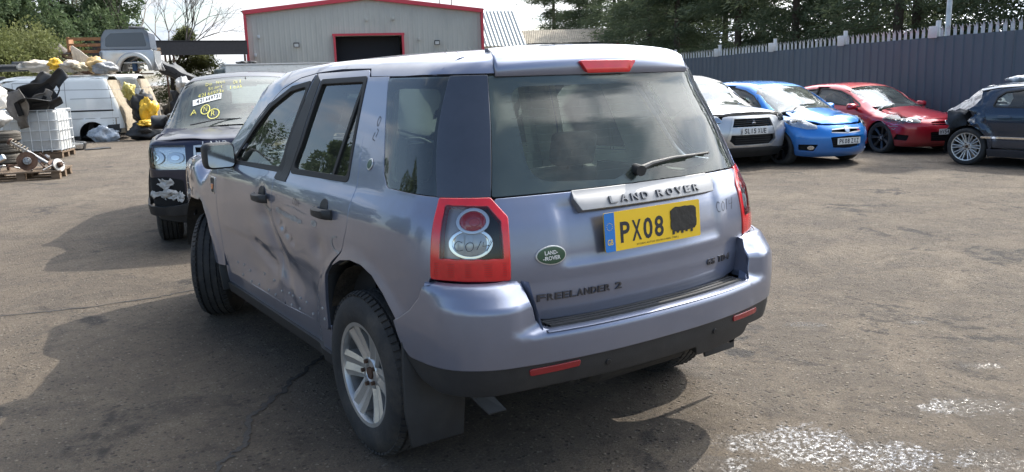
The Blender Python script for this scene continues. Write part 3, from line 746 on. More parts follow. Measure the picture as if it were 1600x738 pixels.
    edge = [(2.46, over_t(2.45, 1.125)), (2.20, over_t(2.20, 1.14)), (1.93, over_t(1.93, 1.17))] + edge
    inner = [(2.40, .675), (2.05, .640), (1.70, .585), (1.635, .50), (1.625, 0)]
    poly = [(t, y) for y, t in edge] + [(.52, -.345), (.46, -.345), (-.46, -.345), (-.52, -.345)] + [(-t, y) for y, t in edge[::-1]] + [(-t, y) for y, t in inner[:-1]] + [(0, 1.625)] + [(t, y) for y, t in inner[:-1][::-1]]
    ro = panel('roof', B, fr_over, poly, pm, root, back=M_trim, backdepth=.045, lip=.0008, res=.035, off=-.0015)
    ws = [(t, y) for y, t in inner[:-1]] + [(0, 1.63)] + [(-t, y) for y, t in inner[:-1][::-1]] + [(-.35, 2.45), (0, 2.47), (.35, 2.45)]
    wso = panel('windscreen', B, fr_over, ws, G_screen, root, thick=0, off=-.004, res=.06)
    wb = [(t*.985, y+.012) for t, y in ws]
    hole = [(.635,2.35), (.60,2.05), (.545,1.72), (.46,1.672), (0,1.665), (-.46,1.672), (-.545,1.72), (-.60,2.05), (-.635,2.35), (-.3,2.405), (0,2.42), (.3,2.405)]
    panel('screen_border', B, fr_over, ws, M_blackgloss, wso, holes=[hole], thick=0, off=-.009, res=.06)
    # cap over the D pillar (both sides) and the tailgate
    for mir in (False, True):
        F_ = fr_wrap(.5, -.40, .45, zc=1.56, zl=.15)
        WRc = F_
        panel('roof_corner', B, fr_wrap(.42, -.32, .45, zc=1.618, zl=.12, zin=.0), [(-.545,1.59), (-.60,1.62), (-.70,1.628), (-.92,1.632), (-1.0,1.632), (-1.0,1.83), (-.545,1.83)][::-1] if False else [(-.562,1.621), (-.892,1.621), (-.892,1.765), (-.562,1.765)], pm, root, mirror=mir, lip=.0012)
    TW = fr_wrap(.5, -.40, .45)
    tg = [(.606,.880,0), (.603,.80,.03), (.575,.725,.03), (.50,.708,.0), (0,.700,0), (-.50,.708,0), (-.575,.725,.03), (-.603,.80,.03), (-.606,.880,0), (-.603,1.105,.02), (-.648,1.172,.01), (-.50,1.1735,0), (0,1.176,0), (.50,1.1735,0), (.648,1.172,.01), (.603,1.105,.02)]
    def tgsdf(x, y, z):   # shallow number-plate recess and a fold line across the tailgate
        f = fl_body(x, y, z); ax = np.abs(x)
        return f + .010*sstep(.46, .40, ax)*sstep(.895, .935, z)*sstep(1.16, 1.12, z) + .006*sstep(.875, .868, z)*sstep(.66,.60,ax)*sstep(.80,.86,z) - .004*sstep(1.10,1.16,z)
    to = panel('tailgate', tgsdf, TW, rp(tg, .02), pm, root, back=M_trim, backdepth=.05, res=.022)
    gl = [(-.650,1.180), (-.50,1.1815), (0,1.184), (.50,1.1815), (.650,1.180), (.618,1.617), (0,1.617), (-.618,1.617)]
    rw = panel('rear_window', B, TW, rp(gl, .008, 2), G_rear, to, off=-.002, thick=0, res=.05)
    panel('window_border', B, TW, rp(gl, .008, 2), M_blackgloss, rw, holes=[rp([(-.50,1.225,.09), (-.12,1.205,.05), (0,1.24,.08), (.15,1.24,.08), (.22,1.205,.05), (.515,1.225,.09), (.50,1.575,.07), (-.47,1.575,.07)], .05, 7)], off=-.008, thick=0, res=.05)
    hl = []
    for k in range(11): hl.append([(-.50, 1.24+.031*k), (0, 1.243+.031*k), (.50, 1.24+.031*k)])
    ribbons('heater_line', B, TW, hl, .0012, M_trimd, rw, off=-.006)
    SPF = fr_wrap(.42, -.32, .45, zc=1.618, zl=.12, zin=.0)
    def spo(x, y, z): return fl_body(x, y, z) - .012*sstep(1.60, 1.63, z)
    sp = panel('spoiler', spo, SPF, [(-.556,1.614), (0,1.614), (.556,1.614), (.556,1.76), (.38,1.768), (0,1.772), (-.38,1.768), (-.556,1.76)], pm, to, lip=.004, thick=.03)
    panel('high_brake_light', spo, TW, rp([(-.150,1.664,.006), (-.118,1.622,.012), (.108,1.622,.012), (.150,1.664,.006)], .01), M_red, to, off=.014, thick=.018, lip=.003)
    # badge bar over the plate with raised letters
    def bar(x, y, z): return fl_body(x, y, z) - .018*sstep(1.176, 1.150, z) 
    bo = panel('badge_bar', bar, TW, rp([(-.335,1.108,.004), (.395,1.108,.004), (.412,1.150,.004), (.40,1.176,.004), (-.345,1.176,.004), (-.358,1.150,.004)], .004), mat('satin_silver', (.27,.27,.275), .5, metal=.5, var=.05), to, off=.006, thick=.03, lip=.003)
    x = -.205
    for c in 'LAND ROVER':
        if c != ' ': text_on('letter', c, bar, TW, (x, 1.119), .026, mat('letter_silver', (.20,.20,.205), .4, metal=.6), bo, width=.036, off=.0125, depth=.007, bold=.012)
        x += .0545 if c != ' ' else .030
    # oval badge
    ov = panel('oval_badge', fl_body, TW, circ(-.478, .955, .054, .034, 32), M_alloy, to, off=.006, thick=.006)
    panel('badge_field', fl_body, TW, circ(-.478, .955, .050, .030, 32), mat('badge_green', (.008,.055,.025), .3, coat=.8), ov, off=.008, thick=.003)
    text_on('badge_letters', 'LAND-', fl_body, TW, (-.507,.958), .014, M_platew, ov, width=.050, off=.0095, bold=.02, rot=.03)
    text_on('badge_letters', '-ROVER', fl_body, TW, (-.514,.938), .014, M_platew, ov, width=.066, off=.0095, bold=.02, rot=.03)
    M_badge = mat('badge_grey', (.10,.10,.11), .35, metal=.7)
    x = -.530
    for c, wd in zip('FREELANDER 2', (.0245,)*10 + (.014,.030)):
        if c != ' ': text_on('letter', c, tgsdf, TW, (x, .783), .026, M_badge, to, width=wd*1.05, off=.005, depth=.005, bold=.02)
        x += wd + .007
    if hero:
        x = .345
        for c, wd in (('G', .026), ('S', .024), (' ', .012), ('T', .024), ('D', .026), ('4', .024)):
            if c != ' ': text_on('letter', c, tgsdf, TW, (x, .790), .026, M_badge, to, width=wd, off=.005, depth=.005, bold=.03)
            x += wd + .007
        ribbons('pen_mark', tgsdf, TW, [crv([(.452,1.045),(.440,1.052),(.432,1.030),(.440,1.010),(.452,1.012)]), crv([(.478,1.05),(.466,1.035),(.470,1.012),(.484,1.016),(.488,1.038),(.478,1.05)]), [(.512,1.055),(.500,1.012)], [(.526,1.050),(.522,1.032),(.545,1.034)], [(.550,1.058),(.536,1.008)]], .0022, M_ink, to, off=.0012)
        ribbons('pen_mark', fl_body, S, [crv([(.70,1.045),(.715,1.05),(.72,1.03),(.705,1.02)]), crv([(.685,1.05),(.672,1.04),(.68,1.02),(.69,1.03),(.685,1.05)]), [(.665,1.05),(.66,1.02)], [(.65,1.048),(.652,1.035),(.635,1.033)], [(.64,1.05),(.637,1.015)]], .003, M_ink, root, off=.004)
        ribbons('pen_mark', fl_body, WR, [crv([(-1.36,1.46),(-1.345,1.45),(-1.355,1.42),(-1.37,1.44),(-1.36,1.46)]), crv([(-1.355,1.41),(-1.34,1.40),(-1.35,1.375)]), crv([(-1.365,1.395),(-1.375,1.37),(-1.35,1.36)])], .003, M_ink, root, off=.001)
    # tailgate seam backing (dark channel)
    panel('tailgate_channel', B, TW, [(-.70,.70), (.70,.70), (.70,1.60), (-.70,1.60)], M_dark, root, holes=[rect(-.56,.76,.56,1.13), rect(-.575,1.20,.575,1.58)], off=-.022, thick=.0, res=.06)
    for mir in (False, True):
        panel('door_channel', B, S, rp([(.10,.45,.02), (2.12,.45,.02), (2.12,1.14,.05), (1.85,1.20,.05), (1.3,1.58,.2), (.9,1.655,.05), (.25,1.665,.03), (.02,1.2,.1), (.02,.92,.1)], .02), M_dark, root, holes=[rp([(.40,.50,.02), (.99,.50,.02), (.99,1.0,.02), (.85,1.15,.03), (.79,1.59,.03), (.28,1.60,.03), (.19,1.19,.03), (.2,.95,.02), (.4,.8,.02)], .02), rp([(1.12,.50,.02), (2.0,.50,.02), (2.0,1.05,.02), (1.84,1.15,.03), (1.4,1.47,.1), (.95,1.58,.03), (1.03,1.17,.03)], .02)], off=-.13 if (hero and not mir) else -.022, thick=0, res=.06, mirror=mir)
    # --- rear lamps (wrap the corner)
    for mir in (False, True):
        lamp = [(-.822,.892,.006), (-.66,.884,0), (-.612,.882,.004), (-.6085,1.107,.02), (-.657,1.174,.008), (-.822,1.174,.006)]
        def lsd(x, y, z): return fl_body(x, y, z)
        g = [(-.800,.962,.008), (-.624,.958,.008), (-.626,1.095,.015), (-.664,1.150,.01), (-.800,1.156,.012)]
        lo = panel('tail_lamp', lsd, TW, rp(lamp, .01), M_red, root, holes=[rp(g, .01)], off=.006, thick=.05, lip=.006, mirror=mir, res=.02)
        panel('lamp_housing', lsd, TW, rp(g, .01), mat('lamp_housing_silver', (.40,.37,.37), .30, metal=.4), lo, off=-.030, thick=0, mirror=mir)
        def bowl(name, cx, cz, rx, ry, m, off, amp, rib=0., hole=0.):   # amp > 0 domed, < 0 dished
            P0, h_ = cast(lsd, *[np.array(v) for v in TW(np.array([cx]), np.array([cz]))], 4.); c0 = P0[0]
            def dsp(P):
                d2 = ((P[:, 0]-c0[0])**2 + (P[:, 1]-c0[1])**2)/rx**2 + ((P[:, 2]-c0[2])/ry)**2
                return amp*(1 - np.clip(d2, 0, 1.3)) + (rib*np.sin((P[:, 0] - P[:, 1])*700)*np.clip(1.1 - d2, 0, 1) if rib else 0)
            return panel(name, lsd, TW, circ(cx, cz, rx, ry, 32), m, lo, holes=[circ(cx, cz, rx*hole, ry*hole, 32)] if hole else (), off=off, thick=.012, mirror=mir, res=.006 if rib else .010, disp=dsp, lip=.003)
        bowl('lamp_ring', -.715, 1.020, .062, .055, M_chrome, -.012, 0, hole=.86)
        bowl('reversing_bowl', -.715, 1.020, .056, .050, M_chrome, -.016, -.010)
        bowl('reversing_lens', -.715, 1.020, .052, .046, mat('frosted_lens', (.62,.63,.64), .18, metal=.2, coat=1), -.013, .006, .0010)
        bowl('lamp_ring', -.710, 1.101, .048, .044, mat('ring_white', (.78,.78,.79), .15, metal=.5, coat=1), -.004, 0, hole=.84)
        bowl('brake_lens', -.710, 1.101, .042, .039, M_red, -.009, .009)
        bowl('brake_lens_core', -.705, 1.095, .013, .012, mat('bright_red_core', (.85,.05,.04), .1, coat=1), .0005, .002)
        panel('lamp_cover', lsd, TW, rp(g, .01), G_lens, lo, off=.0055, thick=0, mirror=mir, res=.05)
        rb = [[(-.812, .903 + .0075*k), (-.72, .901 + .0075*k), (-.620, .900 + .0075*k)] for k in range(7)]
        ribbons('lens_rib', lsd, TW, rb, .0022, mat('lens_dark_red', (.40,.006,.010), .3), lo, off=.0068, mirror=mir)
        if hero and not mir:
            ribbons('pen_mark', lsd, TW, [crv([(-.735,1.024),(-.748,1.030),(-.757,1.012),(-.748,.996),(-.734,.999)]), crv([(-.716,1.028),(-.727,1.014),(-.722,.995),(-.710,.999),(-.707,1.018),(-.716,1.028)]), [(-.686,1.030),(-.698,.998)], [(-.680,1.026),(-.682,1.010),(-.660,1.014)], [(-.655,1.030),(-.672,.992)]], .0018, M_ink, lo, off=.0065)
    # --- rear bumper
    BF = fr_wrap(.5, -.40, .45)
    bt = [(-.978,.690,0), (-.945,.705,.03), (-.893,.752,.05), (-.853,.812,.03), (-.836,.878,.0), (-.592,.876,.004), (-.575,.83,.02), (-.562,.735,.02), (-.540,.694,.03), (-.3,.690,0), (0,.688,0), (.3,.690,0), (.540,.694,.03), (.562,.735,.02), (.575,.83,.02), (.592,.876,.004), (.836,.878,.0), (.853,.812,.03), (.893,.752,.05), (.945,.705,.03), (.978,.690,0),
          (.935,.600,.05), (.905,.568,.03), (.83,.566,.1), (.70,.578,.1), (0,.580,0), (-.70,.578,.1), (-.83,.566,.1), (-.905,.568,.03), (-.935,.600,.05)]
    bu = panel('rear_bumper', fb_body, BF, rp(bt, .02), pm, root, off=.002, thick=.045, lip=.006, res=.028)
    # bumper step: lilac lip turning in, then the black ribbed tread plate
    def ystep(x): return -(float(FB_R(.69)) - .10*(abs(x)/.74)**2.4)
    xs = [-.56 + 1.12*i/28 for i in range(29)]
    V = []; F = []
    for x in xs:
        yo = ystep(x); yi = -.735 + .08*(abs(x)/.68)**2.4
        V += [(x, yo+.006, .692), (x, yo+.020, .697), (x, yo+.034, .697), (x, yi, .697), (x, yi, .60)]
    for i in range(28):
        for j in range(4): F.append((i*5+j, i*5+j+1, (i+1)*5+j+1, (i+1)*5+j))
    b = MB(); b.add(V, F); b.build('bumper_step', pm, bu, smooth=True, angle=60)
    b = MB(); V = []; F = []; rows = 7
    for x in [-.53 + 1.06*i/28 for i in range(29)]:
        yo = ystep(x)+.042; yi = -.745 + .08*(abs(x)/.68)**2.4
        for k in range(rows):
            u = k/(rows-1); yy = yo + (yi-yo)*u; V += [(x, yy, .697), (x, yy+.0005, .706), (x, yy + (yi-yo)/(rows-1)*.72, .706), (x, yy + (yi-yo)/(rows-1)*.73, .700)]
    m_ = rows*4
    for i in range(28):
        for j in range(m_-1): F.append((i*m_+j, i*m_+j+1, (i+1)*m_+j+1, (i+1)*m_+j))
    b.add(V, F); b.build('tread_plate', M_black, bu)
    # side cheeks of the bumper recess
    for sg in (-1, 1):
        b = MB(); b.add([(sg*.572, -.86, .700), (sg*.592, -.80, .872), (sg*.604, -.74, .872), (sg*.585, -.75, .700)], [(0,1,2,3)]); b.build('recess_cheek', pm, bu)
    panel('bumper_top', fb_body, fr_top(), [(-.925,-.52), (-.925,-.44), (-.74,-.60), (-.612,-.72), (-.612,-.80), (-.80,-.74)] if False else [(-.60,-.82),(-.60,-.74),(-.86,-.52),(-.90,-.56),(-.82,-.70)], pm, bu, off=-.004, thick=0, both=True)
    blk = [(-.975,.685,0), (-.933,.594,.05), (-.904,.561,.03), (-.83,.559,.1), (-.70,.571,.1), (0,.573,0), (.70,.571,.1), (.83,.559,.1), (.904,.561,.03), (.933,.594,.05), (.975,.685,0), (.94,.58,.05), (.87,.500,.06), (.80,.472,.05), (.72,.470,.05), (.55,.490,.02), (.545,.440,.03), (.22,.430,.03), (.20,.478,.02), (-.53,.480,.03), (-.66,.468,.05), (-.80,.462,.05), (-.87,.490,.06), (-.94,.58,.05)]
    bl = panel('lower_bumper', fb_body, BF, rp(blk, .02), M_black, bu, off=-.004, thick=.06, lip=.006)
    for mir in (False, True):
        panel('rear_reflector', fb_body, BF, rp([(-.580,.534,.006), (-.582,.556,.006), (-.430,.562,.006), (-.435,.541,.006)], .006), M_redd, bl, off=.0015, thick=.006, mirror=mir)
        panel('parking_sensor', fb_body, BF, circ(-.30, .527, .010, .010, 16), M_seal, bl, off=.001, thick=.004, mirror=mir)
    ex = MB()
    ex.tube([(.50,-.25,.40), (.52,-.6,.40), (.53,-.74,.42), (.53,-.80,.43)], .032, 14, cap=False)
    ex.build('exhaust_pipe', M_steel, root, smooth=True)
    if hero:
        b = MB(); b.add([(-.74,-.52,.43), (-.66,-.53,.43), (-.585,-.62,.312), (-.665,-.62,.316), (-.74,-.51,.42), (-.66,-.52,.42), (-.585,-.612,.304), (-.665,-.612,.308)], [(0,1,2,3), (4,5,6,7), (0,1,5,4), (1,2,6,5), (2,3,7,6), (3,0,4,7)]); b.build('hanging_strap', mat('grey_strap', (.075,.075,.078), .55), root)
    # --- underside, floor, inner structure
    u = MB(); u.box((0,1.33,.36), (1.40,3.1,.06)); u.box((0,-.40,.46), (.96,.6,.12)); u.box((0,.0,.30), (.25,.25,.16)); u.lathe([(.001,-.30),(.08,-.29),(.10,-.25),(.10,.25),(.08,.29),(.001,.30)], 18, Matrix.Translation((.12,-.58,.40)) @ Matrix.Rotation(PI/2, 4, 'Y')); u.bar((-.7,0,.34), (.7,0,.34), .05, n=10); u.bar((-.7,2.66,.36), (.7,2.66,.36), .05, n=10)
    u.build('underbody', mat('underbody', (.03,.028,.026), .9, var=.4, dirt=(.1,.08,.06), damt=.6), root)
    fl = MB(); fl.box((0,-.20,.70), (1.16,1.0,.03)); fl.box((0,1.3,.42), (1.6,2.0,.03)); fl.box((-.56,-.25,.93), (.05,.75,.46)); fl.box((.56,-.25,.93), (.05,.75,.46)); fl.box((0,2.35,.75), (1.5,.04,.7)); fl.build('cabin_floor', M_trimd, root)
    # seats
    def seat(x, y, w, heads, back=.62, rec=.20, n='seat', m=M_seat, hz=.0):
        b = MB(); b.box((x, y, .66), (w, .50, .16)); b.box((x, y-.30-rec*.3, .66+back*.5), (w*.95, .13, back), rx=rec)
        so = b.build(n, m, root, bevel=.035, seg=3)
        for hx in heads:
            b = MB(); b.box((hx, y-.30-rec*.3-rec*back*.5-.02, .70+back+.09+hz), (.26, .10, .17), rx=rec); h = b.build('headrest', m, so, bevel=.03, seg=3)
            b = MB(); b.bar((hx-.05, y-.36-rec*.4, .66+back-.02), (hx-.05, y-.38-rec*.5, .66+back+.1), .006, n=6); b.bar((hx+.05, y-.36-rec*.4, .66+back-.02), (hx+.05, y-.38-rec*.5, .66+back+.1), .006, n=6); b.build('headrest_post', M_chrome, so)
    seat(-.37, 1.45, .52, (-.37,), .64); seat(.37, 1.45, .52, (.37,), .64)
    seat(0, .62, 1.25, (-.42, .42), .48, .22, 'rear_bench', hz=-.04)
    b = MB(); b.box((0,2.12,.98), (1.46,.42,.22)); b.box((0,1.98,.86), (1.4,.12,.3)); b.box((0,1.6,.60), (.22,.8,.28)); b.build('dashboard', M_trimd, root, bevel=.04)
    b = MB(); b.tube([(.37 + .185*math.cos(a), 1.80 + .185*math.sin(a)*.36, 1.03 + .185*math.sin(a)*.93) for a in [2*PI*i/28 for i in range(28)]], .014, 8, closed=True)
    b.bar((.19,1.80,1.03), (.55,1.80,1.03), .035, .02); b.bar((.37,1.80,1.03), (.37,1.74,.87), .035, .02); b.bar((.37,1.80,1.03), (.37,2.0,.95), .05, n=10); b.build('steering_wheel', M_trimd, root, smooth=True)
    for sx in (-1, 1):   # B pillar trims
        b = MB(); b.bar((sx*.80,1.02,.60), (sx*.775,1.01,1.14), .12, .05); b.bar((sx*.775,1.01,1.14), (sx*.625,.92,1.62), .09, .05); b.build('pillar_lining', M_trim, root, bevel=.01)
    b = MB(); b.box((.0,1.70,1.60), (.24,.03,.07)); b.bar((0,1.70,1.60),(0,1.68,1.67),.01,n=6); b.build('interior_mirror', M_trimd, root, bevel=.01)
    # --- front end
    SF = fr_front()
    bon = [(-.70,2.53,.03), (0,2.56,0), (.70,2.53,.03), (.735,2.9,.1), (.74,3.28,.06), (.60,3.36,.05), (.30,3.425,.05), (0,3.435,0), (-.30,3.425,.05), (-.60,3.36,.05), (-.74,3.28,.06), (-.735,2.9,.1)]
    def bons(x, y, z): return fl_body(x, y, z) - .014*sstep(.72,.50,np.abs(x))*sstep(.16,.38,np.abs(x))
    bo2 = panel('bonnet', bons, fr_top(), rp(bon, .03), pm, root, thick=.03)
    panel('wing_top', fl_body, fr_over, [(.70,2.43), (.742,2.53), (.742,2.9), (.745,3.26), (over_t(3.14,1.05),3.14), (over_t(2.9,1.075),2.9), (over_t(2.7,1.09),2.7), (over_t(2.45,1.12)+.01,2.45)], pm, root, both=True, off=-.002, thick=.02)
    b = MB(); b.box((0,2.505,1.118), (1.24,.10,.02)); b.build('scuttle', M_black, root)
    for sx in (.52, -.05):
        b = MB(); b.tube([(sx+.02,2.47,1.178), (sx-.26,2.38,1.225), (sx-.50,2.36,1.225)], .007, 6); b.build('wiper', M_black, root)
    fb = [(-.86,.94,.02), (-.66,.965,.0), (-.60,.78,.03), (-.33,.74,.03), (-.30,.98,.02), (.30,.98,.02), (.33,.74,.03), (.60,.78,.03), (.66,.965,.0), (.86,.94,.02), (.88,.60,.05), (.60,.56,.02), (-.60,.56,.02), (-.88,.60,.05)]
    FW = fr_wrap(.5, 2.85, .45, sy=1)
    # lights, grille and bumper wrap the nose; s is measured from the centre line
    hlp = [(-.46,.80,.02), (-.46,1.035,.02), (-.62,1.045,.02), (-.745,1.03,.02), (-.752,.83,.03), (-.62,.80,.03)]
    g_poly = [(-.39,.72,.02), (-.39,1.035,.02), (.39,1.035,.02), (.39,.72,.02)]
    nose = [(-.79,.64,.02), (-.785,.72,.03), (-.768,.80,.02), (-.760,1.078,.0), (-.40,1.094,0), (0,1.098,0), (.40,1.094,0), (.760,1.078,0), (.768,.80,.02), (.785,.72,.03), (.79,.64,.02), (.72,.50,.03), (.6,.48,.02), (-.6,.48,.02), (-.72,.50,.03)]
    nz = panel('front_bumper', fl_body, FW, rp(nose, .02), pm, root, holes=[rp(g_poly, .02), rp(hlp, .02), rp([(-x, z, r) for x, z, r in hlp], .02)], thick=.04, lip=.004)
    panel('lower_front_bumper', fl_body, FW, rp([(-.73,.49,.02), (-.6,.472,0), (.6,.472,0), (.73,.49,.02), (.68,.32,.05), (.5,.27,.02), (-.5,.27,.02), (-.68,.32,.05)], .02), M_black, nz, off=-.004, thick=.04)
    gr = panel('grille', fl_body, FW, rp(g_poly, .02), M_dark, root, off=-.05, thick=0)
    for k in range(3):
        ribbons('grille_bar', fl_body, FW, [[(-.37, .80+.075*k), (0, .803+.075*k), (.37, .80+.075*k)]], .026, M_alloy, gr, off=-.008)
    ribbons('grille_frame', fl_body, FW, [[(-.375,.735), (-.375,1.02), (0,1.024), (.375,1.02), (.375,.735), (0,.732), (-.375,.735)]], .022, M_alloy, gr, off=.002)
    x = .30
    for mir in (False, True):
        h_ = panel('headlight', fl_body, FW, rp(hlp, .02), M_clear, root, off=-.045, thick=0, mirror=mir)
        for cs, r_ in ((-.535,.042), (-.645,.052)):
            panel('headlight_bowl', fl_body, FW, circ(cs,.92,r_,r_*1.25,28), mat('headlamp_bowl', (.50,.51,.53), .14, metal=.85), h_, off=-.03, thick=.01, mirror=mir)
            panel('bulb_lens', fl_body, FW, circ(cs,.92,r_*.5,r_*.6,20), M_chrome, h_, off=-.025, thick=.01, mirror=mir)
        panel('indicator', fl_body, FW, rp([(-.70,.82,.01), (-.745,.83,.01), (-.740,1.02,.01), (-.71,1.02,.01)], .02), mat('amber_dull', (.5,.22,.1), .3), h_, off=-.03, thick=.01, mirror=mir)
        panel('headlight_cover', fl_body, FW, rp(hlp, .02), G_lens, h_, off=-.002, thick=0, mirror=mir)
    # lettering along the bonnet edge (reads from the front)
    x = .30
    for c in 'LAND ROVER':
        if c != ' ': text_on('letter', c, bons, fr_front(), (x, 1.036), .028, M_alloy, bo2, width=.036, off=.004, depth=.003, bold=.015, flipx=True, tmax=6)
        x -= .062 if c != ' ' else .04
    # --- wheels
    make_wheel(root, (-.812,0,.352), flip=False, m=M_alloy); make_wheel(root, (.812,0,.352), flip=True, m=M_alloy)
    st = -.52 if hero else 0.15
    make_wheel(root, (-.780,2.69,.357) if hero else (-.806,2.66,.357), steer=st, m=M_alloy); make_wheel(root, (.806,2.66,.357), steer=st, flip=True, m=M_alloy)
    return to, o
P_lilac = paint('lilac_blue_metallic', (.215,.240,.325), metal=.60, rough=.30, damt=.22)
hero = thing('estate_suv', 'lilac-blue estate SUV with dented left doors and yellow rear plate, parked in the foreground', 'car')
tailg, _ = build_freelander(hero, P_lilac, True)
def hero_extras():
    # number plate: 520 x 152, tilted with the tailgate skin
    X = Matrix.Translation((0, -.840, 1.015)) @ Matrix.Rotation(PI/2 - .09, 4, 'X')
    po = number_plate(tailg, X, 'PX08', w=.525, h=.152, base=M_plateye, band=True, ch=.079)
    # characters were centred for one group; tape covers the second group
    for c in po.children:
        if c.name.startswith('character'): c.location = X.to_3x3() @ Vector((-.090, -.006, 0))
    tp = []
    r = random.Random(3)
    for p in circ(0,0,1,1,30): 
        k = 1/max(abs(p[0]), abs(p[1])); k = min(k, 1.22); j = 1 + r.uniform(-.03,.03); tp.append((.165 + p[0]*k*.074*j, .008 + p[1]*k*.050*j))
    b = MB(); b.prism(tp, .005, .0065, X); b.build('black_tape', mat('black_tape', (.012,.012,.013), .35, bump=.25, bscale=25), po)
    b = MB(); 
    for k, xx in enumerate((.105,.13,.155,.18,.21)): b.box((xx, -.045 + .004*(k % 2), .0052), (.012,.014,.0012), X=X)
    b.build('character_foot', M_ink, po)
    text_flat('dealer_line', 'STORM AUTOS 020 8510 8832 7989 J', X @ Matrix.Translation((-.10,-.067,.0046)), .007, M_ink, po, width=.23)
    # rear wiper
    b = MB(); TWs = fl_body
    pts = []
    for x, z in ((.000,1.236), (.06,1.250), (.20,1.262), (.34,1.262), (.46,1.262)):
        P, h = cast(fl_body, np.array([[x, -3., z]]), np.array([[0., 1., 0.]]), 4.); pts.append(Vector(P[0]) + Vector((0, -.030, .0)))
    b.tube(pts[:4], [.014,.010,.007,.006], 8); b.tube([pts[0] + Vector((0,.04,-.004)), pts[0] + Vector((-.012,-.012,-.008))], .022, 12)
    w = b.build('rear_wiper', M_black, tailg, smooth=True)
    b = MB(); b.tube([p + Vector((0,.016,-.002)) for p in pts[1:]], .0065, 6); b.build('wiper_blade', M_seal, w)
    # rivets along the door bottoms, screw holes
    for yy, zz in ((1.855,.523),(1.74,.530),(1.646,.510),(1.381,.539),(1.198,.537),(1.08,.50),(.917,.507),(.791,.523),(.810,.462),(.384,.569),(.615,.480),(1.779,.458),(1.630,.447),(1.492,.453),(1.312,.458),(1.192,.456),(.970,.510),(.37,.520),(.708,.519),(.95,.45)):
        p = FX(fl_body, yy, zz); p = p + np.array([.0,0,0]) ; d = float(dent(np.array([p]))[0])
        b = MB(); b.lathe([(.0075,-.002), (.0065,.004), (.001,.005)], 10, Matrix.Translation((p[0] - d - .0, yy, zz)) @ Matrix.Rotation(-PI/2, 4, 'Y'))
        b.build('rivet', mat('rivet_grey', (.42,.42,.41), .5), hero, smooth=True)
    ds = lambda x, y, z: fl_body(x, y, z) - dent(np.stack([x, y, z], 1)); SL = fr_side(-1); Msc = mat('scraped_paint', (.33,.34,.35), .5, metal=.3, var=.3, vscale=25, bump=.4, bscale=60)  # paler metal for painted-in reflections on the doors, shared by the scratches
    for o in hero.children:
        if o.name.startswith('rear_door') and o.get('label'): rd = o
        if o.name.startswith('front_door') and o.get('label'): fd = o
    panel('scrape', ds, SL, [(1.0,.972), (.96,.979), (.90,.966), (.834,.970), (.76,.962), (.716,.969), (.65,.958), (.61,.958), (.594,.941), (.64,.932), (.672,.939), (.74,.936), (.788,.944), (.86,.938), (.92,.947), (.97,.941), (1.0,.950)], Msc, rd, off=.0012, thick=0, res=.02)  # this and the next three pale patches are sunlit reflections put into the colour
    panel('scrape', ds, SL, [(1.235,.958), (1.185,.965), (1.12,.955), (1.075,.953), (1.075,.939), (1.12,.940), (1.164,.946)], Msc, fd, off=.0012, thick=0, res=.02)  # sunlit reflection put into the colour
    panel('scrape', ds, SL, circ(.445,.963,.035,.016,14), Msc, rd, off=.0012, thick=0, res=.02)  # sunlit reflection put into the colour
    ribbons('scrape', ds, SL, [crv([(.175,.938),(.222,.930),(.234,.909),(.218,.886),(.19,.876),(.14,.874)])], .010, Msc, rd, off=.0015)  # sunlit reflection put into the colour
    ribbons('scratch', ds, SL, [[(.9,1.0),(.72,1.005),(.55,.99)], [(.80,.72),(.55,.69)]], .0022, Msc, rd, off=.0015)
    wsn = [o for o in hero.children if o.name.startswith('windscreen')][0]
    panel('lot_sticker', fl_body, fr_over, [(.30,1.80), (.30,1.92), (.02,1.95), (.02,1.83)], M_platew, wsn, off=.004, thick=0, res=.05)
    ribbons('pen_writing', fl_body, fr_over, [crv([(.34,2.02),(.30,1.98),(.27,2.04),(.24,1.98),(.20,2.04),(.17,1.98)]), circ(.10,2.04,.04,.05,14), circ(0,2.05,.04,.05,14), crv([(-.08,2.0),(-.12,2.06),(-.16,2.0),(-.2,2.05)])], .011, M_yellowpen, wsn, off=.004, tmax=3)
    # round badge on the pillar
    panel('round_badge', fl_body, WR, circ(s_of(-.015), 1.265, .022, .022, 20), M_alloy, hero, off=.005, thick=.004)
    panel('badge_field', fl_body, WR, circ(s_of(-.015), 1.265, .017, .017, 20), mat('badge_green', (0,0,0)), hero, off=.007, thick=.002)
hero_extras()
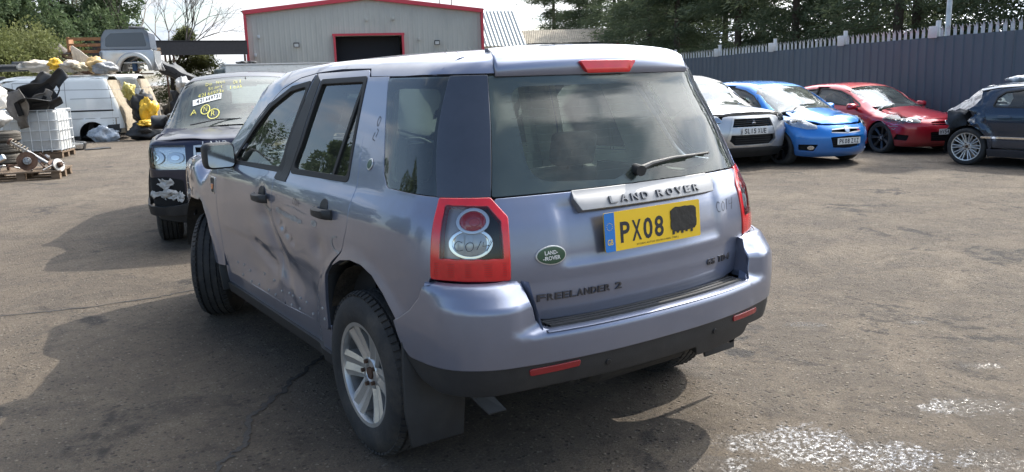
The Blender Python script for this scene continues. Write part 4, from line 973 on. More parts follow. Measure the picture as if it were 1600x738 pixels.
# ---- the dark one, parked nose to nose
P_navy = paint('very_dark_navy', (.011,.013,.034), metal=.3, rough=.34, damt=.12, coat=.6)
dk = thing('estate_suv', 'very dark navy estate SUV with smashed front bumper and yellow writing on its windscreen', 'car', (1.30, 8.09, 0), math.radians(158.2))
build_freelander(dk, P_navy, False)
def dark_extras():
    FW = fr_wrap(.5, 2.85, .45, sy=1); B = fl_body
    ws = [o for o in dk.children if o.name.startswith('windscreen')][0]; bu = [o for o in dk.children if o.name.startswith('front_bumper')][0]
    # lot sticker on the screen; a = across (positive is the left of the picture), b = y
    panel('lot_sticker', B, fr_over, [(.52,2.068), (.52,1.978), (.25,1.938), (.25,2.028)], M_platew, ws, off=.003, thick=0, res=.05)
    text_on('lot_number', '42166973X', B, fr_over, (.545, 2.052), .050, M_ink, ws, width=.235, rot=-PI+.13+PI, off=.0045, bold=.03, flipx=True, tmax=3) if False else None
    x = .498
    for i, c in enumerate('42166973X'):
        V, F, w = text2d(c, .055, .03); V[:, 0] *= (.020 if c not in '1X' else .016 if c == 'X' else .006)/max(w, 1e-3); A = np.stack([x - V[:, 0], 2.045 + (.52-x)*(-.148) - V[:, 1]*1.0], 1)
        O, D = fr_over(A[:, 0], A[:, 1]); P, h = cast(B, O, D, 3.); N = grad(B, P); _letters('lot_character', P + N*.0045, N, F, M_ink, ws, 0); x -= .0275
    def pen(lines): ribbons('pen_writing', B, fr_over, lines, .010, M_yellowpen, ws, off=.003, tmax=3)
    def word(s, x, y, h, w, sl=-.14):
        for c in s:
            if c != ' ':
                V, F, ww = text2d(c, h, -.012); V[:, 0] *= w*(.72 if c not in 'il1t' else .2 if c != 't' else .45)/max(ww, 1e-3); A = np.stack([x - V[:, 0], y + sl*(.57-x) - V[:, 1]], 1)
                O, D = fr_over(A[:, 0], A[:, 1]); P, h_ = cast(B, O, D, 3.); N = grad(B, P); _letters('pen_writing', P + N*.003, N, F, M_yellowpen, ws, 0)
            x -= w
    word('Do Not', .43, 1.815, .055, .038); word('Start', .40, 1.892, .055, .034); word('Oil', .13, 1.86, .06, .036); word('leak', .16, 1.945, .06, .036); word('42166973x', .49, 1.972, .055, .030)
    word('A', .53, 2.20, .08, .05, 0); word('N', .43, 2.19, .08, .05, 0); word('R', .345, 2.28, .085, .055, 0)
    pen([circ(.41, 2.16, .045, .07, 18)+[circ(.41,2.16,.045,.07,18)[0]], circ(.32, 2.25, .06, .075, 18)+[circ(.32,2.25,.06,.075,18)[0]]])
    # broken bumper: hole with torn white moulding behind
    hole = [(.50,.70), (.58,.735), (.72,.72), (.80,.64), (.78,.53), (.70,.47), (.56,.45), (.47,.50), (.50,.58)]
    panel('bumper_hole', B, FW, rp(hole, .03), M_dark, bu, off=.006, thick=.01)
    r = random.Random(2); M_tw = mat('torn_white_moulding', (.50,.49,.47), .6, var=.2, vscale=20)
    for (cx, cz, rx, rz_) in ((.585,.67,.035,.055), (.575,.56,.055,.05), (.65,.57,.045,.03), (.52,.55,.02,.05)):
        pl = [(cx + rx*math.cos(a)*r.uniform(.6,1.2), cz + rz_*math.sin(a)*r.uniform(.6,1.2)) for a in [2*PI*i/17 for i in range(17)]]
        panel('torn_moulding', B, FW, pl, M_tw, bu, off=.018 + .01*r.random(), thick=.006, res=.010, disp=lambda P: np.array([.030*noise.noise(Vector(p)*16) + .016*noise.noise(Vector(p)*45) for p in P]))
    fl = [(.44,.50), (.60,.44), (.80,.50), (.90,.56), (.92,.47), (.78,.40), (.60,.36), (.42,.40)]
    panel('hanging_bumper_flap', B, FW, fl, M_black, bu, off=.04, thick=.02, disp=lambda P: .02*np.sin(P[:, 0]*25))
dark_extras()
# ---------------------------------------------------------------- ground, fence, buildings, trees
def copy_tree(o, parent=None):
    c = o.copy(); COL.objects.link(c); c.parent = parent
    for k in list(o.children): copy_tree(k, c)
    return c
def gz(x, y):
    """the yard falls gently towards the steel fence"""
    return -.0125 * min(14., max(0., x - 2.))
def ground_material():
    m, nt, p, N, L = _m('worn_asphalt'); p.inputs['Specular IOR Level'].default_value = .45
    tc = N('ShaderNodeTexCoord'); O = tc.outputs['Object']
    def noise_(scale, det=6, rough=.6, dist=0., vec=O):
        n = N('ShaderNodeTexNoise'); L(vec, n.inputs[0]); n.inputs['Scale'].default_value = scale; n.inputs['Detail'].default_value = det; n.inputs['Roughness'].default_value = rough; n.inputs['Distortion'].default_value = dist; return n.outputs[0]
    def mapr(v, a, b, c=0., d=1., sm=True):
        n = N('ShaderNodeMapRange'); n.interpolation_type = 'SMOOTHSTEP' if sm else 'LINEAR'; L(v, n.inputs[0])
        for i, q in zip((1,2,3,4), (a,b,c,d)): n.inputs[i].default_value = q
        return n.outputs[0]
    def mix(f, a, b, mode='MIX'):
        n = N('ShaderNodeMixRGB'); n.blend_type = mode
        if isinstance(f, float): n.inputs[0].default_value = f
        else: L(f, n.inputs[0])
        for i, q in ((1, a), (2, b)):
            if isinstance(q, tuple): n.inputs[i].default_value = q + (1,)
            else: L(q, n.inputs[i])
        return n.outputs[0]
    def math_(op, a, b=None):
        n = N('ShaderNodeMath'); n.operation = op
        for i, q in ((0, a), (1, b)):
            if q is None: continue
            if isinstance(q, (int, float)): n.inputs[i].default_value = q
            else: L(q, n.inputs[i])
        return n.outputs[0]
    big = noise_(.35, 5, .6); mid = noise_(1.6, 7, .68, .6); fine = noise_(11, 9, .8); grit = noise_(85, 5, .8)
    c = mix(mapr(big, .35, .65), (.158,.122,.088), (.225,.178,.128))
    c = mix(math_('MULTIPLY', mapr(mid, .42, .60), .62), c, (.095,.076,.058))
    c = mix(math_('MULTIPLY', mapr(fine, .50, .68), .55), c, (.055,.046,.040))
    sp = N('ShaderNodeTexVoronoi'); L(O, sp.inputs[0]); sp.inputs['Scale'].default_value = 75
    stone = mapr(sp.outputs['Distance'], .30, .12); rnd = N('ShaderNodeSeparateXYZ'); L(sp.outputs['Color'], rnd.inputs[0])
    sc1 = math_('MULTIPLY', stone, mapr(rnd.outputs[0], .58, .75)); c = mix(math_('MULTIPLY', sc1, .85), c, (.36,.31,.25))
    sc2 = math_('MULTIPLY', stone, mapr(rnd.outputs[1], .55, .8)); c = mix(math_('MULTIPLY', sc2, .8), c, (.04,.035,.032))
    sp2 = N('ShaderNodeTexVoronoi'); L(O, sp2.inputs[0]); sp2.inputs['Scale'].default_value = 34; rn2 = N('ShaderNodeSeparateXYZ'); L(sp2.outputs['Color'], rn2.inputs[0])
    st2 = math_('MULTIPLY', mapr(sp2.outputs['Distance'], .38, .16), mapr(rn2.outputs[0], .62, .72)); c = mix(math_('MULTIPLY', st2, .75), c, (.34,.29,.225))
    st3 = math_('MULTIPLY', mapr(sp2.outputs['Distance'], .42, .18), mapr(rn2.outputs[1], .60, .72)); c = mix(math_('MULTIPLY', st3, .8), c, (.045,.038,.033))
    c = mix(math_('MULTIPLY', mapr(grit, .44, .56), .55), c, (.070,.058,.047))
    # oil stains
    oil = math_('MULTIPLY', mapr(noise_(1.05, 6, .62, .8), .58, .66), mapr(noise_(6.5, 5, .7), .42, .55)); c = mix(math_('MULTIPLY', oil, .88), c, (.030,.026,.024)); c = mix(math_('MULTIPLY', mapr(noise_(3.1, 8, .8, .5), .56, .60), .35), c, (.060,.050,.044)); c = mix(math_('MULTIPLY', mapr(noise_(5.3, 8, .8), .58, .66), .4), c, (.30,.26,.20))
    # damp places: (x, y, radius x, radius y)
    wet = None
    spx = N('ShaderNodeSeparateXYZ'); L(O, spx.inputs[0])
    wn = noise_(14, 7, .75)
    for (x, y, rx, ry, a) in WET:
        ca, sa = math.cos(a), math.sin(a)
        dx = math_('SUBTRACT', spx.outputs[0], x); dy = math_('SUBTRACT', spx.outputs[1], y)
        u = math_('DIVIDE', math_('ADD', math_('MULTIPLY', dx, ca), math_('MULTIPLY', dy, sa)), rx); v = math_('DIVIDE', math_('SUBTRACT', math_('MULTIPLY', dy, ca), math_('MULTIPLY', dx, sa)), ry)
        d = math_('SQRT', math_('ADD', math_('MULTIPLY', u, u), math_('MULTIPLY', v, v)))
        w = mapr(math_('ADD', d, math_('MULTIPLY', math_('SUBTRACT', wn, .5), 3.2)), 1.10, .70)
        wet = w if wet is None else math_('MAXIMUM', wet, w)
    wetc = wet; wet = math_('MULTIPLY', wet, mapr(noise_(42, 6, .85), .50, .56)); c = mix(math_('MULTIPLY', wetc, .45), c, (.075,.063,.052)); c = mix(math_('MULTIPLY', wet, .4), c, (.06,.052,.046)); L(c, p.inputs['Base Color'])
    r = mapr(fine, .3, .7, .78, .95); rw = N('ShaderNodeMix'); L(wet, rw.inputs[0]); L(r, rw.inputs[2])
    L(mapr(noise_(26, 4, .6), .42, .62, .06, .22), rw.inputs[3]); L(rw.outputs[0], p.inputs['Roughness']); L(wet, p.inputs['Coat Weight']); p.inputs['Coat Roughness'].default_value = .06; p.inputs['Coat IOR'].default_value = 1.42
    h = math_('ADD', math_('MULTIPLY', math_('ADD', st2, math_('SUBTRACT', grit, st3)), .8), math_('ADD', math_('MULTIPLY', math_('MULTIPLY', stone, rnd.outputs[2]), .55), math_('MULTIPLY', fine, 1.6)))
    hh = math_('ADD', h, math_('MULTIPLY', mid, 1.8))
    b = N('ShaderNodeBump'); b.inputs['Distance'].default_value = .034; L(hh, b.inputs['Height']); L(mapr(wet, 0, 1, .95, .25), b.inputs['Strength']); L(b.outputs[0], p.inputs['Normal'])
    return m
WET = [(.62,-1.15,.24,.20,-.6), (.80,-1.42,.22,.14,-.6), (.42,-.95,.12,.10,-.6), (1.58,-1.38,.25,.10,-.6), (2.09,-.11,.14,.05,-.6), (2.67,-.5,.10,.035,-.6), (.16,-1.02,.15,.10,-.6), (1.10,-1.70,.16,.10,-.6), (2.2,-1.15,.12,.05,-.6), (-.90,6.07,.36,.022,-.68), (3.3,-1.0,.12,.05,-.6)]
def make_ground():
    M = ground_material()
    xs = [-600,-200,-60,-20,-8,-3,0] + [1+i for i in range(18)] + [22,30,60,200,700]; ys = [-300,-80,-20,-8,-4,0,4,8,12,20,30,50,90,250,900]
    V = [(x, y, gz(x, y)) for x in xs for y in ys]; n = len(ys)
    F = [(i*n+j, (i+1)*n+j, (i+1)*n+j+1, i*n+j+1) for i in range(len(xs)-1) for j in range(n-1)]
    tag(meshobj('ground', V, F, M, smooth=True), kind='structure')
    # loose chippings lying about on the tarmac
    r = random.Random(11); V = []; F = []
    for k in range(15000):
        a = r.random(); 
        if a < .75: d = 1.2 + 9*r.random()**1.6; az = math.radians(r.uniform(0, 72)); x, y = -2.27 + d*math.sin(az), -3.13 + d*math.cos(az)
        else: x, y = r.uniform(-3, 12), r.uniform(-2, 12)
        s = .0018 + .0045*r.random()**4; z = gz(x, y); b = len(V); a0 = r.random()*6
        for i in range(4): V.append((x + s*(1+r.random())*math.cos(a0+i*PI/2), y + s*(1+r.random())*math.sin(a0+i*PI/2), z - .001))
        V.append((x + s*.3*r.uniform(-1,1), y + s*.3*r.uniform(-1,1), z + s*(.3+.4*r.random()))); V.append((x + s*.5, y + s*.3, z + s*(.2+.4*r.random())))
        F += [(b,b+1,b+4), (b+1,b+2,b+5), (b+1,b+5,b+4), (b+2,b+3,b+4), (b+2,b+4,b+5), (b+3,b,b+4)]
    tag(meshobj('loose_chippings', V, F, mat('chipping_stone', (.17,.148,.125), .9, var=.5, vscale=40)), 'loose pale chippings scattered over the worn tarmac', 'gravel', kind='stuff')
    # old joint crack running across the tarmac
    for pts, w in ((crv([(-.35,1.50), (-.47,1.37), (-.62,1.27), (-.82,1.1), (-.98,.93), (-1.12,.77), (-1.23,.66), (-1.33,.42), (-1.43,.31), (-1.53,.21), (-1.75,-.2)], 7), .020), (crv([(-4.5,4.1), (-2.13,3.62), (-1.73,3.49), (-1.18,3.43), (-.84,3.44), (.2,3.5), (1.2,3.4)], 9), .014)):
        r = random.Random(5); P2 = [(x + r.uniform(-.018,.018), y + r.uniform(-.018,.018)) for x, y in pts]
        V = []; F = []; n = len(P2)
        for i, (x, y) in enumerate(P2):
            a = P2[max(0,i-1)]; b_ = P2[min(n-1,i+1)]; t = Vector((b_[0]-a[0], b_[1]-a[1])).normalized(); ww = w*r.uniform(.25,1.)
            V += [(x - t.y*ww, y + t.x*ww, .0035), (x, y, .0042), (x + t.y*ww, y - t.x*ww, .0035)]
        for i in range(n-1): F += [(3*i, 3*i+1, 3*i+4, 3*i+3), (3*i+1, 3*i+2, 3*i+5, 3*i+4)]
        tag(meshobj('crack_filler', V, F, mat('bitumen_crack', (.022,.020,.019), .75, var=.4, vscale=30, bump=.8, bscale=80)), kind='structure')
make_ground()
# ---- fence
M_galv = mat('galvanised_steel', (.60,.62,.63), .55, metal=.15, var=.12, vscale=4, dirt=(.25,.24,.22), damt=.3, dscale=6)
M_sheet = mat('fence_sheet_blue_grey', (.090,.115,.145), .5, metal=.1, var=.10, vscale=1.2, dirt=(.14,.14,.14), damt=.35, dscale=1.4, stretch=(1,1,.25), bump=.05, bscale=6)
def make_fence():
    th = math.radians(198); D = Vector((math.sin(th), math.cos(th), 0)); P0 = Vector((18.56, 15.11, 0)); Nn = Vector((-D.y, D.x, 0))   # Nn points away from the yard? checked below
    if Nn.x < 0: Nn = -Nn
    root = thing('palisade_fence', 'tall dark blue-grey sheeted steel fence with pale spiked palings along its top', 'fence', (0,0,0))
    sp = 3.0; RZ = math.atan2(D.y, D.x)
    # meshes shared by alike pieces (x along the fence, y through it)
    pm = MB(); w = .046
    prof = [(-w,0), (-w*.45,.012), (0,.004), (w*.45,.012), (w,0)]
    V = [(x, y, 0) for x, y in prof] + [(x, y, .15) for x, y in prof]; F = [(i, i+1, i+6, i+5) for i in range(4)]
    b = len(V); V += [(-w*1.25, -.035, .235), (-w*.5, -.004, .165), (0, .010, .255), (w*.5, -.004, .165), (w*1.25, -.030, .230), (-w*.75,.004,.15), (w*.75,.004,.15)]
    F += [(5, 6, b+1, b+0), (6, 7, b+3, b+2), (6, b+2, b+1), (7, 8, b+3), (8, 9, b+4, b+3)]
    V2 = [(x, y+.003, z) for x, y, z in V]; n = len(V)
    pm.add(V, F); pm.add(V2, [f[::-1] for f in F]); proto = pm.build('paling', M_galv, root); me_pal = proto.data
    pl = MB(); pl.box((0,.0,.105), (.25,.012,.25)); pl.box((0,.14,-.9), (.10,.06,2.5)); pp = pl.build('fence_post', M_galv, root, bevel=.008); me_post = pp.data
    sh = MB(); V = []; F = []; per = .25; k = 0; xs = []
    for i in range(4):
        for x, y in ((0,0), (.035,0), (.055,.022), (.195,.022), (.215,0)): xs.append((i*per + x, y))
    xs.append((1.03, 0))
    for z in (-2.35, 0): V += [(x, y, z) for x, y in xs]
    n = len(xs); F = [(i, i+1, n+i+1, n+i) for i in range(n-1)]; sh.add(V, F); so = sh.build('cladding_sheet', M_sheet, root); me_sheet = so.data
    rm = MB(); rm.box((1.5,.08,-.25), (3.,.05,.05)); rm.box((1.5,.08,-1.7), (3.,.05,.05)); ro = rm.build('fence_rail', M_galv, root); me_rail = ro.data
    used = {}; D2 = Vector((.06,-1,0)).normalized()
    def put(me, first, name, p, rz=RZ, tilt=0.):
        if me.name not in used: o = first; used[me.name] = 1
        else: o = bpy.data.objects.new(name, me); link(o, root)
        o.location = p; o.rotation_euler = (tilt, 0, rz); return o
    r = random.Random(4)
    flip = 0 if (Matrix.Rotation(RZ, 3, 'Z') @ Vector((0,1,0))).dot(Nn) > 0 else PI
    for i in range(-11, 7):
        A = P0 + D*(sp*i) if i <= 4 else P0 + D*(sp*4) + D2*(sp*(i-4)); Dc = D if i < 4 else D2; RZc = math.atan2(Dc.y, Dc.x); zt = 2.03 + .05*max(-4, i); A.z = zt
        if flip: off = lambda u: A + D*u
        off = lambda u: A + Dc*u
        put(me_post, pp, 'fence_post', off(0) - Nn*.035 + Vector((0,0,0)), RZc, 0)
        put(me_rail, ro, 'fence_rail', off(0) + Nn*0, RZc)
        for k in range(3):
            o = put(me_sheet, so, 'cladding_sheet', off(k*1.0 + .008) + Vector((0,0, .05*(k/3) + r.uniform(-.006,.006))) + Nn*(-.0), RZc); o.rotation_euler.y = -.0165
        if i < -4 : continue
        for k in range(1, 17):
            put(me_pal, proto, 'paling', off(k*sp/17) + Vector((0,0,.05*k/17 - .01)) + Nn*.045, RZc + r.uniform(-.12,.12), r.uniform(-.05,.05))
    # far run of palings past the first posts, too small to pick apart
    b = MB()
    for i in range(-11, -4):
        for k in range(1, 17):
            p = P0 + D*(sp*i + k*sp/17) + Nn*.045; b.box((p.x, p.y, 2.03-.2+.12), (.05,.01,.26), rz=RZ)
    tag(b.build('far_palings', M_galv, root), kind='stuff')
make_fence()
def flip_check(): pass
# ---- lamp post behind the fence
t = thing('lamp_post', 'pale grey metal lamp post rising behind the steel fence', 'lamp post', (17.3, 7.05, -.2))
b = MB(); b.lathe([(.11,0), (.11,1.2), (.062,1.35), (.052,7.8), (.001,7.82)], 16); b.build('pole', M_galv, t, smooth=True)
b = MB(); b.bar((0,0,7.7), (-1.1,.3,7.9), .03, n=8); b.build('bracket_arm', M_galv, t, smooth=True)
b = MB(); b.box((-1.3,.35,7.9), (.5,.2,.1), rz=-.27); b.build('lamp_head', M_lampgrey, t, bevel=.03)
# ---- sheds
M_clad = mat('grey_cladding', (.55,.54,.485), .6, metal=.1, var=.04, vscale=.6, dirt=(.22,.22,.20), damt=.3, dscale=.8, stretch=(1,1,.3))
M_redtrim = mat('red_trim', (.62,.06,.085), .5, var=.08, vscale=3)
M_roofsh = mat('roof_sheet_grey', (.30,.33,.34), .55, metal=.2, var=.1)
M_roofbr = mat('roof_fibre_cement', (.27,.24,.19), .9, var=.25, vscale=1.2, dirt=(.14,.12,.08), damt=.6, dscale=2)
def wallX(a, b_):
    """frame with x from a to b along a wall, z up, y pointing away from the camera"""
    a = Vector(a); d = Vector((b_[0]-a.x, b_[1]-a.y, 0)); L_ = d.length; rz = math.atan2(d.y, d.x); return L_, rz
def corrug(mb, x0, x1, z0, ztop, step=.333, y=0.):
    """box-profile wall sheeting with real ribs; ztop(x) is the upper edge"""
    x = x0; pts = []
    while x < x1 - .01:
        for dx, dy in ((0,0), (.03,-.010), (.10,-.010), (.13,0)): pts.append((min(x+dx, x1), y+dy))
        x += step
    pts.append((x1, y)); n = len(pts)
    V = [(px, py, z0) for px, py in pts] + [(px, py, ztop(px)) for px, py in pts]
    mb.add(V, [(i, i+1, n+i+1, n+i) for i in range(n-1)])
def big_shed():
    A, B_ = (14.27,50.16), (28.54,44.54); L_, rz = wallX(A, B_)
    root = thing('warehouse', 'grey clad warehouse with red trimmed edges and a wide dark doorway', 'building', (A[0], A[1], -.15), rz)
    he, ha = 6.1, 6.95; top = lambda x: he + (ha-he)*(1 - abs(x/L_*2 - 1))
    d0, d1, dh = 5.45, 9.95, 4.5; dep = 22
    b = MB(); corrug(b, 0, d0, 0, top); corrug(b, d1, L_, 0, top); corrug(b, d0, d1, dh, top); b.build('front_wall', M_clad, root)
    b = MB(); b.box((-.02, dep/2, he/2), (.06, dep, he)); b.box((L_+.02, dep/2, he/2), (.06, dep, he)); b.box((L_/2, dep, he/2), (L_, .1, he)); b.build('side_wall', M_clad, root)
    b = MB(); n = 30
    for sgn in (0, 1):
        V = []; xa, xb = (-.25, L_/2) if sgn == 0 else (L_/2, L_+.25); za, zb = (he-.0, ha+.07) if sgn == 0 else (ha+.07, he-.0)
        b.add([(xa,-.15,za+.05), (xb,-.15,zb+.05), (xb,dep+.1,zb+.05), (xa,dep+.1,za+.05)], [(0,1,2,3)])
    b.build('roof', M_roofsh, root)
    def trim(p, q, w=.30, d=.12): 
        b = MB(); b.bar(p, q, w, d); return b.build('red_trim', M_redtrim, root)
    trim((-.1,-.12,he-.05), (L_/2,-.12,ha+.0), .26, .26); trim((L_/2,-.12,ha+.0), (L_+.1,-.12,he-.05), .26, .26)
    trim((.0,-.1,0), (.0,-.1,he-.2), .16, .34); trim((L_,-.1,0), (L_,-.1,he-.2), .16, .34)
    trim((d0+.02,-.1,0), (d0+.02,-.1,dh+.08), .14, .26); trim((d1-.02,-.1,0), (d1-.02,-.1,dh+.08), .14, .26); trim((d0-.1,-.1,dh+.1), (d1+.1,-.1,dh+.1), .14, .12)
    b = MB(); b.box(((d0+d1)/2, 1.2, dh/2), (d1-d0-.2, .05, dh)); b.build('doorway_shutter', mat('dark_shutter', (.016,.018,.026), .7), root)
    for x, z, w in ((3.05,4.0,.36), (12.2,4.0,.36)):
        b = MB(); b.box((x,-.22,z), (w,.12,.30)); f = b.build('floodlight', M_black, root, bevel=.02); b = MB(); b.box((x,-.285,z-.02), (w*.75,.01,.20)); b.build('lamp_glass', mat('lamp_face', (.6,.6,.58), .3), f)
    for x, z in ((7.6,5.55), (9.35,5.6), (.75,4.55), (11.0,4.25), (12.9,3.45), (14.4,3.5), (.45,3.4)):
        b = MB(); b.box((x,-.14,z), (.16,.14,.22)); b.build('wall_box', M_clad if x > 1 else M_galv, root, bevel=.01)
    for x in (14.0, 14.9):
        b = MB(); b.bar((x-.6,6,he), (x-.6,6,he+2.6), .035, n=6); b.build('roof_mast', M_rust, root)
    return root
big_shed()
def canopy():
    A, B_ = (4.5,46.8), (13.1,46.4); L_, rz = wallX(A, B_)
    root = thing('open_canopy', 'long dark flat-roofed canopy on thin posts joined to the warehouse', 'canopy', (A[0], A[1], -.1), rz)
    b = MB(); b.box((L_/2, .02, 3.71), (L_, .04, .82)); b.box((L_/2, 3.5, 4.05), (L_, 7, .08)); b.build('fascia', mat('dark_fascia', (.035,.034,.038), .7, var=.2), root)
    for x in (4.0, 4.45, 8.45, .6):
        b = MB(); b.box((x,.15,1.65), (.10,.10,3.3)); b.build('post', M_rust, root)
    b = MB(); b.box((L_/2,7,1.7), (L_,.1,3.4)); b.build('rear_screen', mat('dark_fascia', (0,0,0)), root) if False else None
canopy()
def right_sheds():
    A, B_ = (31.9,50.3), (35.2,49.1); L_, rz = wallX(A, B_)
    root = thing('lean_to_shed', 'small grey shed with steep corrugated roof behind the warehouse corner', 'building', (A[0], A[1], -.2), rz)
    b = MB(); corrug(b, 0, L_, 0, lambda x: 4.0, .3); b.box((L_+.02,3,2), (.05,6,4)); b.build('front_wall', M_clad, root)
    b = MB(); x = 0.; V = []
    while x < L_+.2:
        b.add([(x-.1,-.2,3.95), (x+.05,-.26,4.0), (x+.2,-.2,3.95), (x-.1,3.4,6.8), (x+.05,3.34,6.85), (x+.2,3.4,6.8)], [(0,1,4,3), (1,2,5,4)]); x += .3
    b.build('roof', M_roofsh, root)
    A, B_ = (35.33,50.96), (42.27,45.99); L_, rz = wallX(A, B_)
    root = thing('long_low_shed', 'long low pale shed with brownish sheet roof and three floodlights', 'building', (A[0], A[1], -.2), rz)
    b = MB(); corrug(b, 0, L_, 0, lambda x: 4.15, .3); b.box((L_+.02,4,2), (.05,8,4.1)); b.build('front_wall', M_clad, root)
    b = MB(); x = -.1
    while x < L_+.15:
        s0 = .0; b.add([(x,-.25,4.15), (x+.075,-.25,4.2), (x+.15,-.25,4.15), (x-1.2*0,3.6,5.35), (x+.075,3.6,5.4), (x+.15,3.6,5.35)], [(0,1,4,3), (1,2,5,4)]); x += .15
    b.build('roof', M_roofbr, root)
    b = MB(); b.box((L_/2,-.28,4.10), (L_+.3,.12,.14)); b.build('gutter', M_black, root); b = MB(); b.box((L_-.05,-.08,2), (.2,.08,4)); b.build('red_trim', M_redtrim, root)
    for x in (1.1, 3.9, 5.0):
        b = MB(); b.box((x,-.15,3.7), (.34,.12,.24)); f = b.build('floodlight', M_black, root, bevel=.02); b = MB(); b.box((x,-.215,3.7), (.24,.01,.14)); b.build('lamp_glass', mat('lamp_face', (.6,.6,.58), .3), f)
right_sheds()
# ---- trees
M_bark = mat('bark', (.085,.065,.05), .95, var=.3, vscale=12, bump=.6, bscale=20)
def leafmat(name, c1, c2):
    m, nt, p, N, L = _m(name); p.inputs['Roughness'].default_value = .75; p.inputs['Specular IOR Level'].default_value = .25
    oi = N('ShaderNodeNewGeometry'); tc = N('ShaderNodeTexCoord'); n = N('ShaderNodeTexNoise'); L(tc.outputs['Object'], n.inputs[0]); n.inputs['Scale'].default_value = .9; n.inputs['Detail'].default_value = 3
    w = N('ShaderNodeTexWhiteNoise'); L(tc.outputs['Object'], w.inputs[0])
    mx = N('ShaderNodeMixRGB'); mx.inputs[1].default_value = tuple(c1)+(1,); mx.inputs[2].default_value = tuple(c2)+(1,)
    mr = N('ShaderNodeMapRange'); L(n.outputs[0], mr.inputs[0]); mr.inputs[1].default_value = .35; mr.inputs[2].default_value = .65; L(mr.outputs[0], mx.inputs[0]); L(mx.outputs[0], p.inputs['Base Color'])
    tr = N('ShaderNodeBsdfTranslucent'); L(mx.outputs[0], tr.inputs[0]); ms = N('ShaderNodeMixShader'); ms.inputs[0].default_value = .34
    L(p.outputs[0], ms.inputs[1]); L(tr.outputs[0], ms.inputs[2]); L(ms.outputs[0], nt.nodes['Material Output'].inputs[0]); return m
L_pine = leafmat('pine_foliage', (.075,.100,.058), (.120,.150,.082))
L_green = leafmat('green_foliage', (.065,.100,.050), (.110,.150,.070))
L_yellow = leafmat('yellow_green_foliage', (.115,.135,.045), (.17,.18,.07))
def conifer_mesh(seed, H=10., R=2.6, n=8500, base=.8, leaf=.17, gap=.35, shape=1.):
    r = np.random.RandomState(seed); nb = int(120); V = []; 
    bz = base + (H - base)*r.rand(nb)**.9; ba = r.rand(nb)*2*np.pi; bl = R*(1 - ((bz - base)/(H - base))**(1.6*shape))*(.55 + .5*r.rand(nb)) + .25
    k = r.randint(0, nb, n); u = r.rand(n)**.55; L_ = bl[k]*u
    dz = .12*L_ - .09*L_**2*(.5 + r.rand(n)*.3)
    sp = .10 + .16*L_
    P = np.stack([np.cos(ba[k])*L_ + r.randn(n)*sp*.75, np.sin(ba[k])*L_ + r.randn(n)*sp*.75, bz[k] + dz + r.randn(n)*.15 - .05*np.abs(r.randn(n))], 1)
    d = np.stack([np.cos(ba[k]) + r.randn(n)*.5, np.sin(ba[k]) + r.randn(n)*.5, -.35 + r.randn(n)*.5], 1); d /= np.linalg.norm(d, axis=1)[:, None]
    w = np.cross(d, r.randn(n, 3)); w /= np.linalg.norm(w, axis=1)[:, None]; s = leaf*(.6 + .9*r.rand(n))[:, None]
    A = P - w*s*.20; B_ = P + w*s*.20; C_ = P + d*s*2.2 + w*s*.06; D_ = P + d*s*1.0 - w*s*.30
    VV = np.stack([A, B_, C_, D_], 1).reshape(-1, 3); F = [(4*i, 4*i+1, 4*i+2, 4*i+3) for i in range(n)]
    me = bpy.data.meshes.new('crown'); me.from_pydata(VV.tolist(), [], F); me.update()
    tb = MB(); tb.lathe([(.20,0), (.16,H*.3), (.09,H*.7), (.02,H)], 8)
    for i in range(0, nb, 3): tb.bar((0,0,bz[i]), (math.cos(ba[i])*bl[i]*.9, math.sin(ba[i])*bl[i]*.9, bz[i]+.1*bl[i]-.06*bl[i]**2), .035, n=4, r2=.008)
    to = tb.build('trunk', M_bark, None, smooth=True); tm = to.data; bpy.data.objects.remove(to)
    return me, tm
def round_mesh(seed, R=2.4, H=4.5, n=7000, leaf=.16, base=1.0):
    r = np.random.RandomState(seed); m = 46
    c = r.randn(m, 3); c /= np.linalg.norm(c, axis=1)[:, None]; c *= (r.rand(m)**.4)[:, None]; c = c*np.array([R, R, (H-base)/2]) + np.array([0, 0, base + (H-base)/2]); cr = .35 + .5*r.rand(m)
    k = r.randint(0, m, n); d = r.randn(n, 3); d /= np.linalg.norm(d, axis=1)[:, None]; P = c[k] + d*(cr[k]*(.55+.5*r.rand(n)))[:, None]
    w = np.cross(d, r.randn(n, 3)); w /= np.linalg.norm(w, axis=1)[:, None]; e = d + .8*r.randn(n, 3)*.7; e /= np.linalg.norm(e, axis=1)[:, None]; s = leaf*(.6 + .8*r.rand(n))[:, None]
    VV = np.stack([P - w*s*.4, P + e*s*.3 + w*s*.4, P + e*s*1.2, P + e*s*.5 - w*s*.5], 1).reshape(-1, 3)
    me = bpy.data.meshes.new('crown'); me.from_pydata(VV.tolist(), [], [(4*i, 4*i+1, 4*i+2, 4*i+3) for i in range(n)]); me.update()
    tb = MB(); tb.lathe([(.14,0), (.10,H*.4), (.03,H*.8)], 8)
    for i in range(0, m, 2): tb.bar((0,0,H*.25), tuple(c[i]), .04, n=4, r2=.012)
    to = tb.build('trunk', M_bark, None, smooth=True); tm = to.data; bpy.data.objects.remove(to); return me, tm
def plant(name, mesh, leafm, label, cat, loc, sc_=1., rz=0., group=None, szz=1.):
    me, tm = mesh; t = thing(name, label, cat, loc, rz, group); t.scale = (sc_, sc_, sc_*szz)
    c = bpy.data.objects.new('crown', me); link(c, t)
    if not me.materials: me.materials.append(leafm)
    if me.materials[0] != leafm: c.material_slots[0].link = 'OBJECT'; c.material_slots[0].material = leafm
    k = bpy.data.objects.new('trunk', tm); link(k, t); return t
